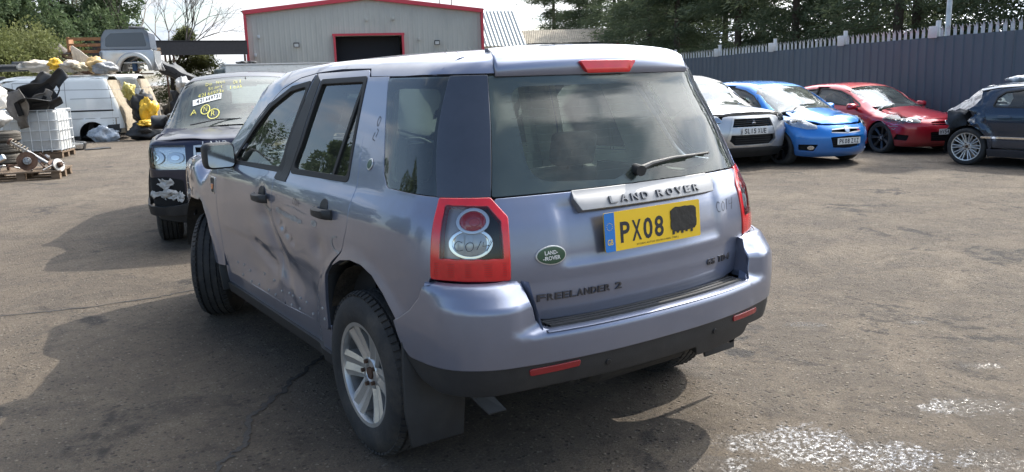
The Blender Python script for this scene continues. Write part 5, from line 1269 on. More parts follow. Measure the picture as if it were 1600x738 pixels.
cm = [conifer_mesh(1, 12, 3.2, 34000, leaf=.09), conifer_mesh(2, 11, 2.8, 30000, leaf=.085), conifer_mesh(3, 13, 3.0, 30000, base=1.6, leaf=.09)]
cthin = [conifer_mesh(5, 12, 3.0, 22000, base=1.6, leaf=.09), conifer_mesh(6, 13, 2.9, 20000, base=1.8, leaf=.085)]
# the dark belt behind the steel fence
belt_trees = [(47.2,60.6,1.25,0,0), (47.8,56.4,1.3,1,1), (45.9,50.5,1.2,2,5), (43.0,45.2,1.1,2,0), (40.0,39.6,1.05,0,2), (38,35,1.1,1,3), (32,32.0,1.,2,4), (34.5,28.5,1.1,0,5), (29.6,27.5,1.,1,6), (30.8,23.0,1.05,2,1), (27.2,21.5,.95,0,2), (28.6,17.5,1.,1,3), (32,18,1.2,0,2), (24.6,16.6,.9,2,4)]
ORD = ['first', 'second', 'third', 'fourth', 'fifth', 'sixth', 'seventh', 'eighth', 'ninth', 'tenth', 'eleventh', 'twelfth', 'thirteenth', 'fourteenth', 'fifteenth']
def leftright(L_): return sorted(L_, key=lambda t: math.atan2(t[0] + 2.27, t[1] + 3.13))
for i, (x, y, s_, v, rz) in enumerate(leftright(belt_trees)):
    plant('conifer_tree', cm[v], L_pine, ORD[i] + ' dense dark conifer from the left in the belt behind the spiked fence', 'tree', (x, y, -.3), s_, rz, 'dark conifers behind the spiked fence')
for i, (x, y, s_, v, rz) in enumerate(leftright([(26.2,12.8,1.,0,1), (23.0,11.6,.9,1,2), (25.6,8.6,1.05,0,3), (22.2,7.0,.92,1,4), (24.6,4.4,1.,0,5), (21.4,2.2,.95,1,6), (28.5,10.0,1.1,0,.4), (27.8,5.8,1.1,1,.8), (24,-.5,1,0,2.2)])):
    plant('thin_conifer', cthin[v], L_pine, ORD[i] + ' thin conifer from the left, bright sky showing through it, behind the spiked fence', 'tree', (x, y, -.3), s_, rz, 'thin conifers behind the near end of the fence')
rm_ = [round_mesh(1, 3.4, 7.5, 26000, .12), round_mesh(2, 2.2, 3.6, 16000, .08, .5), round_mesh(4, 3.0, 6.0, 22000, .11)]
for i, (x, y, s_, v, rz) in enumerate(leftright([(-1.5,46,1.05,0,0), (2.2,49,1.25,0,1), (-6,44,1.1,2,2), (4.6,54,1.35,0,3), (-3.5,52,1.4,2,4), (6.8,58,1.2,2,1)])):
    plant('leafy_tree', rm_[v], L_green, ORD[i] + ' big mid-green tree from the left behind the vans', 'tree', (x, y, -.1), s_, rz, 'big green trees behind the vans')
for i, (x, y, s_, rz) in enumerate(leftright([(.2,35.2,1.0,0), (-2.2,33.5,1.1,1), (1.6,38.6,1.0,2)])):
    plant('hedge_bush', rm_[1], L_yellow, ('leftmost', 'middle', 'rightmost')[i] + ' of three yellow-green bushes behind the white panel van', 'bush', (x, y, .2), s_, rz, 'yellow-green bushes behind the van')
plant('small_conifer', conifer_mesh(9, 5.2, 3.0, 20000, base=.4, shape=.8, leaf=.09), leafmat('olive_foliage', (.12,.14,.055), (.18,.19,.085)), 'olive-green conifer seen under and above the dark canopy', 'tree', (11.6,54.5,-.1), 1.0, 0)
# trees round the rest of the yard (they show in the car windows)
for x, y, s_, rz in [(-21,23,1.3,1), (-27,32,1.4,2), (-17,38,1.2,3), (-30,13,1.4,4), (-13,50,1.3,5), (-35,44,1.6,2)]:
    plant('leafy_tree', rm_[0], L_green, 'green tree on the left side of the yard, outside the picture', 'tree', (x, y, -.1), s_, rz, 'trees left of the yard')
def bare_tree(loc, H, seed, label):
    r = random.Random(seed); t = thing('bare_tree', label, 'tree', loc); tb = MB(); br = MB()
    def grow(p, d, L_, rad, lev):
        q = p + d*L_; (tb if lev < 2 else br).bar(p, q, rad, n=6 if lev < 2 else 3, r2=rad*.68, cap=False)
        if lev >= 7: return
        n = 3 if lev < 3 else (3 if r.random() < .45 else 2)
        for i in range(n):
            ax = Vector((r.gauss(0,1), r.gauss(0,1), r.gauss(0,1))).normalized(); nd = (d + ax*(.62 if lev > 0 else .62) + Vector((0,0,.10))).normalized()
            grow(q, nd, L_*r.uniform(.66,.90), rad*.60, lev+1)
    grow(Vector((0,0,0)), Vector((.02,0,1)), H*.26, .16, 0)
    tb.build('trunk', mat('pale_bark', (.16,.14,.12), .9, var=.2), t, smooth=True); br.build('branches', mat('pale_bark', (0,0,0)), t)
bare_tree((7.6,50.5,0), 9.5, 3, 'leafless tree with fine pale branches behind the stacked pickup bed')
bare_tree((10.2,53.5,0), 9.0, 8, 'leafless tree spreading above the dark canopy')
# ---------------------------------------------------------------- parked cars: one builder, a spec for each
def gz_(x, y):
    """the yard falls gently towards the steel fence"""
    return -.0125 * min(14., max(0., x - 2.)) 
def build_car(root, s):
    W, TOP, RR, FF, WB = s['W'], s['TOP'], s['R'], s['F'], s['WB']; hw = W(.6)
    bowf, bowr = s.get('bowf', .28), s.get('bowr', .12); tf, tr = s.get('tf', .10), s.get('tr', .08)
    yf = float(FF(.5)); yr = -float(RR(.5)); pm = s['paint']; zs = s.get('flare', .015); ra = s.get('arch', .345); zc = s.get('zc', .315)
    crown = s.get('crown', .05)
    def side(x, y, z):
        w = W(z) - tr*sstep(-.1, yr, y)**1.3 - tf*sstep(WB-.2, yf+.1, y)**1.3 - s.get('ga', .05)*sstep(.9, 2.1, y)*sstep(.9, 1.4, z) - s.get('gr', .06)*sstep(.4, -.6, y)*sstep(.9, 1.4, z)
        for yc in (0., WB):
            d = np.hypot(y - yc, z - zc); w = w + zs*sstep(ra+.15, ra+.06, d)
        w = w - s.get('scal', .012)*np.exp(-((z-.52)/.10)**2)*sstep(.3,.5,y)*sstep(WB-.3,WB-.5,y)
        return np.abs(x) - w
    def top(x, y, z):
        e = .02; sl = (TOP(y+e) - TOP(y-e))/(2*e); c = crown + .05*sstep(s['yh'], s['yh']+.6, y)
        return (z - TOP(y) + c*(x/.7)**2)/np.sqrt(1 + sl*sl)
    def body(x, y, z):
        f = smax(side(x, y, z), -(y + RR(z) - bowr*(np.abs(x)/.7)**2.4), .22)
        f = smax(f, top(x, y, z), s.get('kt', .085))
        return smax(f, y - FF(z) + bowf*(np.abs(x)/.8)**2.5, s.get('kf', .085))
    S = fr_side(-1, 1.6); res = s.get('res', .05)
    FW = fr_wrap(.45, WB + s.get('wy', .15), .45, sy=1); RW = fr_wrap(.45, -.25, .45)
    k0 = WB + s.get('wy', .15)
    def sF(y): return .90 + (k0 - y)
    def sR(y): return .90 + (y + .25)
    xc, oz, ol = .42, s.get('oz', 1.15), .16
    def over(a, b):
        A = np.abs(a); sg = np.where(a < 0, -1., 1.); el = np.clip((A - xc)/ol, 0, 1)*PI/2
        zz = np.minimum(oz, TOP(b) - .15)
        O = np.stack([np.minimum(A, xc)*sg, b, zz - np.maximum(A - xc - ol, 0)], 1)
        return O, np.stack([np.sin(el)*sg, np.zeros_like(a), np.cos(el)], 1)
    def ot(y, z):
        P, h = cast(body, np.array([[-1.6, y, z]]), np.array([[1., 0, 0]]), 1.6); x = abs(P[0][0]); zz = min(oz, float(TOP(y)) - .15)
        return xc + ol + (zz - z) if z <= zz else xc + ol*math.atan2(x - xc, z - zz)/(PI/2)
    def arch(yc, a0=-.25, a1=PI+.25, n=13): return [(yc + ra*math.cos(a0 + (a1-a0)*i/(n-1)), zc + ra*math.sin(a0 + (a1-a0)*i/(n-1))) for i in range(n)]
    zl = s.get('zl', .20); dy0, dy1 = s['door']; bl = s['belt']; yfb = s.get('yfb', WB + ra + .10); yrb = s.get('yrb', -ra - .08)
    belt = lambda y: bl[0] + (bl[1] - bl[0])*(y - 0)/(WB)
    wins = s['windows']; dwin = wins[0]
    topline = s['topline']             # list (y, z): upper edge of doors and side glass, front to back
    for mir in (False, True):
        if mir and s.get('oneside'): continue
        # wing, door(s), quarter
        ar = arch(WB)[::1]
        wing = [(dy1+.008, .34), (dy1+.008, belt(dy1)-.02)] + s.get('wingtop', [(dy1+.25, belt(dy1+.25)-.015), (WB+.1, float(TOP(WB+.1))-.10), (yfb, float(TOP(yfb))-.16)]) + [(yfb+.02, zc+.22), (WB+ra*.99, zc+.06)] + [p for p in ar if p[1] > zc+.06 and p[0] < WB+ra*.985] + [(WB-ra-.01, .30), (dy1+.01, .27)]
        panel('front_wing', body, S, wing, pm, root, mirror=mir, res=res, thick=.03, back=M_dark)
        dps = s.get('doors') or [[(dy0, .30), (dy1, .30), (dy1, belt(dy1)-.02)] + [p for p in topline if dy0 <= p[0] <= dy1-.05] + [(dy0, s['bz'])]]
        for di, dp in enumerate(dps):
            do = panel('door', body, S, rp(dp, .03), pm, root, holes=[rp(wins[di], .03)], mirror=mir, res=res, thick=.03, back=M_trimd)
            panel('door_window', body, S, rp(wins[di], .03), s.get('glass', G_side), do, mirror=mir, thick=0, off=-.012, res=.1)
            wl = rp(wins[di], .03); ribbons('window_seal', body, S, [wl + wl[:1]], .022, M_seal, do, mirror=mir, off=.003)
            hz = s.get('hz', .80); hy = min(p[0] for p in dp) + .10 if not s.get('hy') else s['hy'][di]
            if hz: panel('door_handle', body, S, rp(rect(hy, hz-.018, hy+.19, hz+.018), .015), s.get('handle', pm), do, mirror=mir, off=.03, thick=.03, lip=.006, res=.06)
            panel('door_rubbing_strip', body, S, rp(rect(min(p[0] for p in dp)+.02, .485, max(p[0] for p in dp)-.02, .515), .01), s.get('strip', pm), do, mirror=mir, off=.008, thick=.01, res=.1)
        rear_edge = [p for p in topline if p[0] < dps[-1][0][0]-.01 or p[0] < dy0-.01]
        dr = min(p[0] for p in dps[-1])
        qp = (s.get('qedge') or [(dr-.008, .30), (dr-.008, s['bz'])]) + [p for p in topline if p[0] < dr-.02] + s['qback'] + [(yrb, zc+.15)]*(0 if s.get('archmin') is not None else 1) + [p for p in arch(0)[::-1] if p[1] > zc+.05 and p[0] > s.get('archmin', -9)] + [(ra+.01, .28)]
        ho = [rp(s['qwin'], .03)] if s.get('qwin') else []
        qq = panel('rear_quarter_panel', body, S, qp, pm, root, holes=ho, mirror=mir, res=res, thick=.03, back=M_trimd, disp=s.get('crumple'), backdepth=.05 if not s.get('crumple') else .14)
        if ho:
            panel('quarter_window', body, S, rp(s['qwin'], .03), s.get('glass', G_side), qq, mirror=mir, thick=0, off=-.012, res=.1)
            wl = rp(s['qwin'], .03); ribbons('window_seal', body, S, [wl + wl[:1]], .02, M_seal, qq, mirror=mir, off=.003)
        panel('sill', body, S, [(ra-.02, .30), (ra-.01, zl-.02), (WB-ra+.01, zl-.02), (WB-ra+.01, .30)], s.get('sillm', pm), root, mirror=mir, res=.08, off=.008, thick=.05)
        for yc in (0., WB):
            b = MB(); K = 12; V = []
            for i in range(K+1):
                a = -.3 + (PI+.6)*i/K; yy = yc + (ra+.01)*math.cos(a); zz = zc + (ra+.01)*math.sin(a); V += [(-(hw-.03), yy, zz), (-.45, yy, zz)]
            F = [(2*i, 2*i+1, 2*i+3, 2*i+2) for i in range(K)]; nv = len(V); V.append((-.45, yc, zc)); F += [(2*i+1, nv, 2*i+3) for i in range(K)]
            if mir: V = [(-x, y, z) for x, y, z in V]
            b.add(V, F); b.build('wheel_arch_liner', M_dark, root, smooth=True)
    # roof with pillars, windscreen
    yh, yw = s['yh'], s['yw']; e1 = [(ot(y, z), y) for y, z in topline]
    inn = s.get('inn') or [(.70, yw), (.655, yw-.25), (.60, (yh+yw)/2), (.55, yh+.15), (.48, yh+.03)]
    base = [(e1[0][0]+.02, yw+.02)]
    yrf = s['yrf']
    pol = base + e1 + [(.52, yrf-.02), (0, yrf-.05), (-.52, yrf-.02)] + [(-t, y) for t, y in e1[::-1]] + [(-t, y) for t, y in base] + [(-t, y) for t, y in inn] + [(0, yh)] + [(t, y) for t, y in inn[::-1]]
    panel('roof', body, over, pol, s.get('roofm', pm), root, thick=.03, back=M_trim, res=res)
    ws = inn + [(0, yh+.006)] + [(-t, y) for t, y in inn[::-1]] + [(-.40, yw+.11), (0, yw+.15), (.40, yw+.11)]
    wo = panel('windscreen', body, over, ws, s.get('wglass', G_screen), root, thick=0, off=-.004, res=.08)
    sh = [(t*.93, yh + .06 + (y - yh)*.93) for t, y in inn]
    panel('screen_border', body, over, ws, M_blackgloss, wo, holes=[sh + [(0, yh+.06)] + [(-t, y) for t, y in sh[::-1]] + [(-.4, yw+.05), (0, yw+.085), (.4, yw+.05)]], thick=0, off=-.008, res=.1)
    # bonnet
    bn = s['bonnet']; panel('bonnet', s.get('bonsdf', lambda b: b)(body), fr_top(), rp(bn + [(-p[0],) + tuple(p[1:]) for p in bn[::-1] if p[0] > .001], .04), pm, root, thick=.03, res=res)
    b = MB(); b.box((0, yw+.16, float(TOP(yw+.16))-.055), (1.05, .10, .02)); b.build('scuttle', M_black, root)
    for sx in (.50, -.02):
        b = MB(); b.tube([(sx-.02, yw+.17, float(TOP(yw+.17))-.03), (sx-.16, yw+.06, float(TOP(yw+.06))-.015), (sx-.5, yw+.02, float(TOP(yw+.02))-.03)], .007, 6); b.build('wiper', M_black, root)
    # nose
    ns = s['nose']; no = panel('front_bumper', s.get('nosesdf', lambda b: b)(body), FW, rp(ns + [(-p[0],) + tuple(p[1:]) for p in ns[::-1] if p[0] > .001], .03), pm, root, thick=.04, res=res*.8, holes=[rp(h, .02) for h in s.get('noseholes', [])])
    panel('nose_backing', body, FW, [(-.95, zl+.03), (.95, zl+.03), (.95, .50), (.80,.62), (-.80,.62), (-.95, .50)], M_dark, root, thick=0, off=-.06, res=.1)
    # tail: simple closed rear with window
    ts = s.get('tail')
    if ts:
        panel('tailgate', body, RW, ts, s.get('tailm', pm), root, thick=.03, res=.08); panel('rear_window', body, RW, s['rwin'], G_rear, root, thick=0, off=-.006, res=.1)
        for m_ in ((False, True) if s.get('tlamp') else ()): panel('tail_lamp', body, RW, s['tlamp'], M_red, root, thick=.02, off=.004, res=.06, mirror=m_)
    # mirrors
    my, mz = s['mirror']; mx = float(W(.9)) + .13
    for sg in (-1, 1):
        b = MB(); V = []; secs = [(-.07, .9), (-.05, 1.), (.0, .95), (.05, .7), (.075, .3)]
        for dy, k in secs: V += [(sg*mx + a, my + dy, mz + c) for a, c in rp(rect(-.10*k, -.065*k, .10*k, .065*k), .05*k, 3)]
        m_ = len(V)//len(secs); F = [(i*m_+j, i*m_+(j+1) % m_, (i+1)*m_+(j+1) % m_, (i+1)*m_+j) for i in range(len(secs)-1) for j in range(m_)] + [tuple(range(m_)), tuple(range(4*m_, 5*m_))]
        b.add(V, F); mo = b.build('door_mirror', s.get('mirrorm', pm), root, smooth=True, angle=70)
        b = MB(); b.bar((sg*(mx-.08), my, mz-.04), (sg*(mx-.20), my+.02, mz-.07), .05, .03); b.build('mirror_arm', M_black, mo)
        b = MB(); b.prism([(a*.85, c*.8) for a, c in rp(rect(-.10,-.065,.10,.065), .05, 3)], 0, .002, Matrix.Translation((sg*mx, my-.072, mz)) @ Matrix.Rotation(PI/2, 4, 'X')); b.build('mirror_glass', M_chrome, mo)
    # inside
    b = MB(); b.box((0, 1.2, .26), (1.35, 3.0, .05)); b.box((0, yw-.25, .80), (1.3, .45, .25)); b.build('cabin_floor', M_trimd, root)
    for sx in (-.36, .36):
        b = MB(); b.box((sx, .95, .68), (.46, .14, .62), rx=.22); b.box((sx, 1.2, .42), (.46, .48, .16)); b.box((sx, .84, 1.08), (.24, .09, .17), rx=.22); b.build('seat', M_seat, root, bevel=.03)
    b = MB(); b.box((0, .10, .66), (1.15, .14, .55), rx=.25); b.build('rear_bench', M_seat, root, bevel=.03)
    b = MB(); b.tube([(.36 + .18*math.cos(a), yw-.50 + .18*math.sin(a)*.4, .90 + .18*math.sin(a)*.9) for a in [2*PI*i/20 for i in range(20)]], .014, 6, closed=True); b.bar((.18,yw-.5,.9), (.54,yw-.5,.9), .03, .02); b.build('steering_wheel', M_trimd, root)
    u = MB(); u.box((0, WB/2, zl+.02), (1.30, WB+.9, .06)); u.build('underbody', M_dark, root)
    for (wx, wy) in ((-1, 0), (1, 0), (-1, WB), (1, WB)):
        if (wx, wy) in s.get('nowheel', []): continue
        w = dict(R=zc, rim_r=s.get('rr', .225), w=.215, low=True, tread=False); w.update(s['wheel'])
        make_wheel(root, (wx*(hw-.115), wy, zc), flip=wx > 0, steer=s.get('steer', 0) if wy else 0, **w)
    return body, FW, RW, no, root
def mir(h): return [(-p[0],) + tuple(p[1:]) for p in h]
def place(o, v): o.location = (v[0], v[1], gz(v[0], v[1])); o.rotation_euler = (0, 0, v[2])
# ---- blue three-door hatchback
P_blue = paint('bright_blue', (.010,.20,.62), metal=.35, rough=.30, damt=.05)
def blue_hatch():
    root = thing('hatchback', 'bright blue three-door hatchback between the silver crossover and the red hatchback', 'car')
    s = dict(paint=P_blue, WB=2.51, W=Spl((.15,.80), (.3,.835), (.55,.85), (.75,.852), (.86,.835), (.94,.805), (1.1,.755), (1.25,.69), (1.38,.62), (1.5,.55)),
        TOP=Spl((-.8,1.30), (-.5,1.38), (0,1.45), (.6,1.485), (1.0,1.48), (1.35,1.44), (1.6,1.36), (2.0,1.17), (2.28,1.03), (2.45,.985), (2.7,.935), (3.0,.86), (3.2,.74), (3.4,.5)),
        R=Spl((.2,.68), (.5,.74), (.8,.73), (.95,.69), (1.3,.50), (1.5,.40)), F=Spl((.15,3.18), (.25,3.27), (.5,3.30), (.62,3.27), (.75,3.19), (.9,3.05)),
        bowf=.36, tf=.11, belt=(.98,.93), door=(.62,1.95), bz=.99, yh=1.50, yw=2.26, yrf=-.50, mirror=(1.86,.97), arch=.335, zc=.318, rr=.232, kf=.11,
        topline=[(2.18,.975), (1.95,1.10), (1.65,1.25), (1.35,1.35), (1.0,1.40), (.6,1.405), (.2,1.38), (-.2,1.33), (-.42,1.28)],
        windows=[[(.66,1.005), (.66,1.355), (1.0,1.355), (1.32,1.305), (1.60,1.215), (1.88,1.05), (1.96,.965)]], qwin=[(.58,1.01), (.58,1.355), (.2,1.335), (-.12,1.29), (-.05,1.08)],
        qback=[(-.50,1.25), (-.60,.95), (-.62,.6)], yrb=-.45,
        bonnet=[(0,2.43), (.60,2.38), (.655,2.6), (.60,2.92), (.42,3.09), (.2,3.15), (0,3.165)],
        nose=[(0,.715), (.34,.715), (.50,.725), (.62,.70), (.76,.80), (.98,.87), (1.02,.72), (.90,.62), (.80,.50), (.765,.36), (.745,.20), (.5,.175), (0,.175)],
        noseholes=[[(-.30,.655), (-.33,.595), (0,.575), (.33,.595), (.30,.655), (0,.668)], [(-.36,.52), (-.30,.33), (0,.31), (.30,.33), (.36,.52), (0,.535)], [(.50,.40), (.71,.40), (.71,.295), (.54,.275)], mir([(.50,.40), (.71,.40), (.71,.295), (.54,.275)])],
        wheel=dict(spokes=6, m=M_darkalloy, sw0=.05, sw1=.035, twin=.09), tail=[(-.70,.25), (.70,.25), (.70,.9), (.62,.97), (-.62,.97), (-.70,.9)], rwin=[(-.62,.99), (.62,.99), (.52,1.30), (-.52,1.30)], tlamp=[(-.95,.80), (-.70,.80), (-.70,1.1), (-.88,1.1)])
    body, FW, RW, no, _ = build_car(root, s)
    hl = [(.50,.665), (.62,.665), (.80,.715), (.98,.80), (.94,.875), (.80,.865), (.62,.80), (.50,.72)]
    for m_ in (False, True):
        h = panel('headlight', body, FW, rp(hl, .03), M_clear, root, off=.002, thick=.02, mirror=m_, res=.04)
        panel('headlight_bowl', body, FW, circ(.80,.79,.055,.045,20), M_chrome, h, off=.005, thick=.004, mirror=m_)
        panel('bulb_lens', body, FW, circ(.80,.79,.03,.026,16), M_lampgrey, h, off=.008, thick=.004, mirror=m_)
        panel('headlight_bowl', body, FW, circ(.64,.725,.045,.035,20), M_chrome, h, off=.005, thick=.004, mirror=m_)
        panel('headlight_cover', body, FW, rp(hl, .03), G_lens, h, off=.014, thick=0, mirror=m_, res=.06)
        panel('fog_lamp', body, FW, circ(.57,.335,.035,.035,16), M_clear, no, off=-.02, thick=.01, mirror=m_)
    ribbons('grille_bar', body, FW, [[(-.31,.648), (0,.662), (.31,.648)], [(-.33,.60), (0,.580), (.33,.60)]], .018, M_alloy, no, off=.004)
    for z in (.37,.41,.45,.49): ribbons('grille_slat', body, FW, [[(-.31,z), (0,z+.005), (.31,z)]], .008, M_black, no, off=-.02)
    panel('round_badge', body, FW, circ(0,.635,.05,.05,24), M_chrome, no, off=.014, thick=.02, lip=.004)
    text_on('badge_letters', 'VXR', body, FW, (-.30,.605), .022, M_red, no, width=.07, off=.012, bold=.03)
    y = float(s['F'](.43)) + .012; number_plate(root, Matrix.Translation((0, y-.0, .445)) @ Matrix.Rotation(PI, 4, 'Z') @ Matrix.Rotation(PI/2, 4, 'X'), 'PK08 ZXZ')
    return root, s
bh, spec_hatch = blue_hatch(); place(bh, (11.30, 8.40, math.radians(168.5)))
# ---- red three-door hatchback
P_red = paint('bright_red', (.50,.008,.022), metal=.15, rough=.30, damt=.06)
def red_hatch():
    root = thing('hatchback', 'red three-door hatchback with scraped front wing beside the wrecked dark blue car', 'car')
    s = dict(paint=P_red, WB=2.614, W=Spl((.15,.82), (.3,.855), (.55,.872), (.72,.874), (.84,.855), (.92,.82), (1.1,.745), (1.25,.67), (1.38,.58), (1.45,.52)),
        TOP=Spl((-.9,1.05), (-.6,1.20), (-.2,1.32), (.4,1.395), (.9,1.405), (1.25,1.37), (1.5,1.30), (1.9,1.13), (2.28,.965), (2.45,.92), (2.8,.86), (3.15,.79), (3.4,.69), (3.6,.5)),
        R=Spl((.2,.70), (.5,.78), (.8,.78), (.95,.74), (1.3,.45), (1.5,.30)), F=Spl((.15,3.36), (.25,3.46), (.5,3.50), (.62,3.48), (.72,3.40), (.9,3.20)),
        bowf=.35, tf=.11, belt=(.95,.875), door=(.60,2.02), bz=.965, yh=1.38, yw=2.28, yrf=-.55, mirror=(1.93,.93), arch=.345, zc=.325, rr=.235,
        topline=[(2.2,.925), (1.95,1.045), (1.6,1.19), (1.3,1.28), (.9,1.325), (.5,1.325), (.1,1.28), (-.3,1.19), (-.55,1.10)],
        windows=[[(.64,.985), (.64,1.275), (.9,1.28), (1.28,1.235), (1.58,1.145), (1.92,.985), (2.0,.925)]], qwin=[(.56,.985), (.56,1.275), (.1,1.235), (-.25,1.14), (-.20,1.02)],
        qback=[(-.62,1.02), (-.66,.8), (-.66,.6)], yrb=-.46,
        bonnet=[(0,2.45), (.62,2.38), (.68,2.7), (.62,3.10), (.46,3.28), (.22,3.34), (0,3.355)],
        nose=[(0,.70), (.46,.70), (.52,.63), (1.0,.70), (1.02,.66), (.90,.61), (.82,.50), (.78,.36), (.755,.18), (.5,.165), (0,.165)],
        noseholes=[[(-.36,.655), (-.36,.595), (0,.58), (.36,.595), (.36,.655), (0,.665)], [(-.40,.46), (-.36,.27), (0,.26), (.36,.27), (.40,.46), (0,.47)], [(.60,.40), (.74,.42), (.78,.30), (.62,.28)], mir([(.60,.40), (.74,.42), (.78,.30), (.62,.28)])],
        wheel=dict(spokes=7, m=M_darkalloy, sw0=.035, sw1=.06), tail=[(-.70,.25), (.70,.25), (.70,.9), (.62,.95), (-.62,.95), (-.70,.9)], rwin=[(-.60,.98), (.60,.98), (.50,1.18), (-.50,1.18)], tlamp=[(-.95,.75), (-.70,.75), (-.70,.95), (-.92,.95)])
    body, FW, RW, no, _ = build_car(root, s)
    hl = [(.48,.640), (.72,.625), (.98,.680), (1.02,.79), (.92,.815), (.70,.775), (.50,.715)]
    Mh = mat('smoked_reflector', (.16,.17,.18), .2, metal=.8, bump=.3, bscale=60)
    for m_ in (False, True):
        h = panel('headlight', body, FW, rp(hl, .03), Mh, root, off=.000, thick=.02, mirror=m_, res=.04)
        for cx, cz, r_ in ((.60,.675,.035), (.72,.70,.045), (.86,.735,.05)): panel('headlight_bowl', body, FW, circ(cx,cz,r_,r_*.85,18), M_chrome, h, off=.004, thick=.004, mirror=m_)
        panel('headlight_cover', body, FW, rp(hl, .03), G_lens, h, off=.014, thick=0, mirror=m_, res=.06)
    for z in (.30,.34,.38,.42): ribbons('grille_slat', body, FW, [[(-.36,z), (0,z+.005), (.36,z)]], .008, M_black, no, off=-.02)
    ribbons('grille_bar', body, FW, [[(-.35,.622), (0,.618), (.35,.622)]], .012, P_red, no, off=-.004)
    panel('round_badge', body, FW, circ(0,.625,.045,.045,24), M_chrome, no, off=.010, thick=.02, lip=.004)
    y = float(s['F'](.43)) + .012; number_plate(root, Matrix.Translation((.0, y, .46)) @ Matrix.Rotation(PI, 4, 'Z') @ Matrix.Rotation(PI/2, 4, 'X'), 'HV54')
    for c in root.children:
        if c.name.startswith('number_plate'):
            for k in c.children:
                if k.name.startswith('character'): k.location.x += .12
            b = MB(); b.box((-.11, y+.006, .46), (.20,.004,.085)); b.build('black_smear', mat('black_tape', (0,0,0)), c)
    # scuffs: primer showing on the corner of the wing and bumper
    ribbons('scrape', body, FW, [crv([(.86,.585), (.82,.56), (.78,.575), (.72,.565)]), crv([(.99,.665), (.95,.63), (.90,.60)]), crv([(.80,.52),(.77,.51),(.75,.53)])], .012, mat('scraped_filler', (.45,.40,.38), .8, var=.3, vscale=40), no, off=.003)
    return root
rh = red_hatch(); place(rh, (14.72, 8.48, math.radians(165.8)))
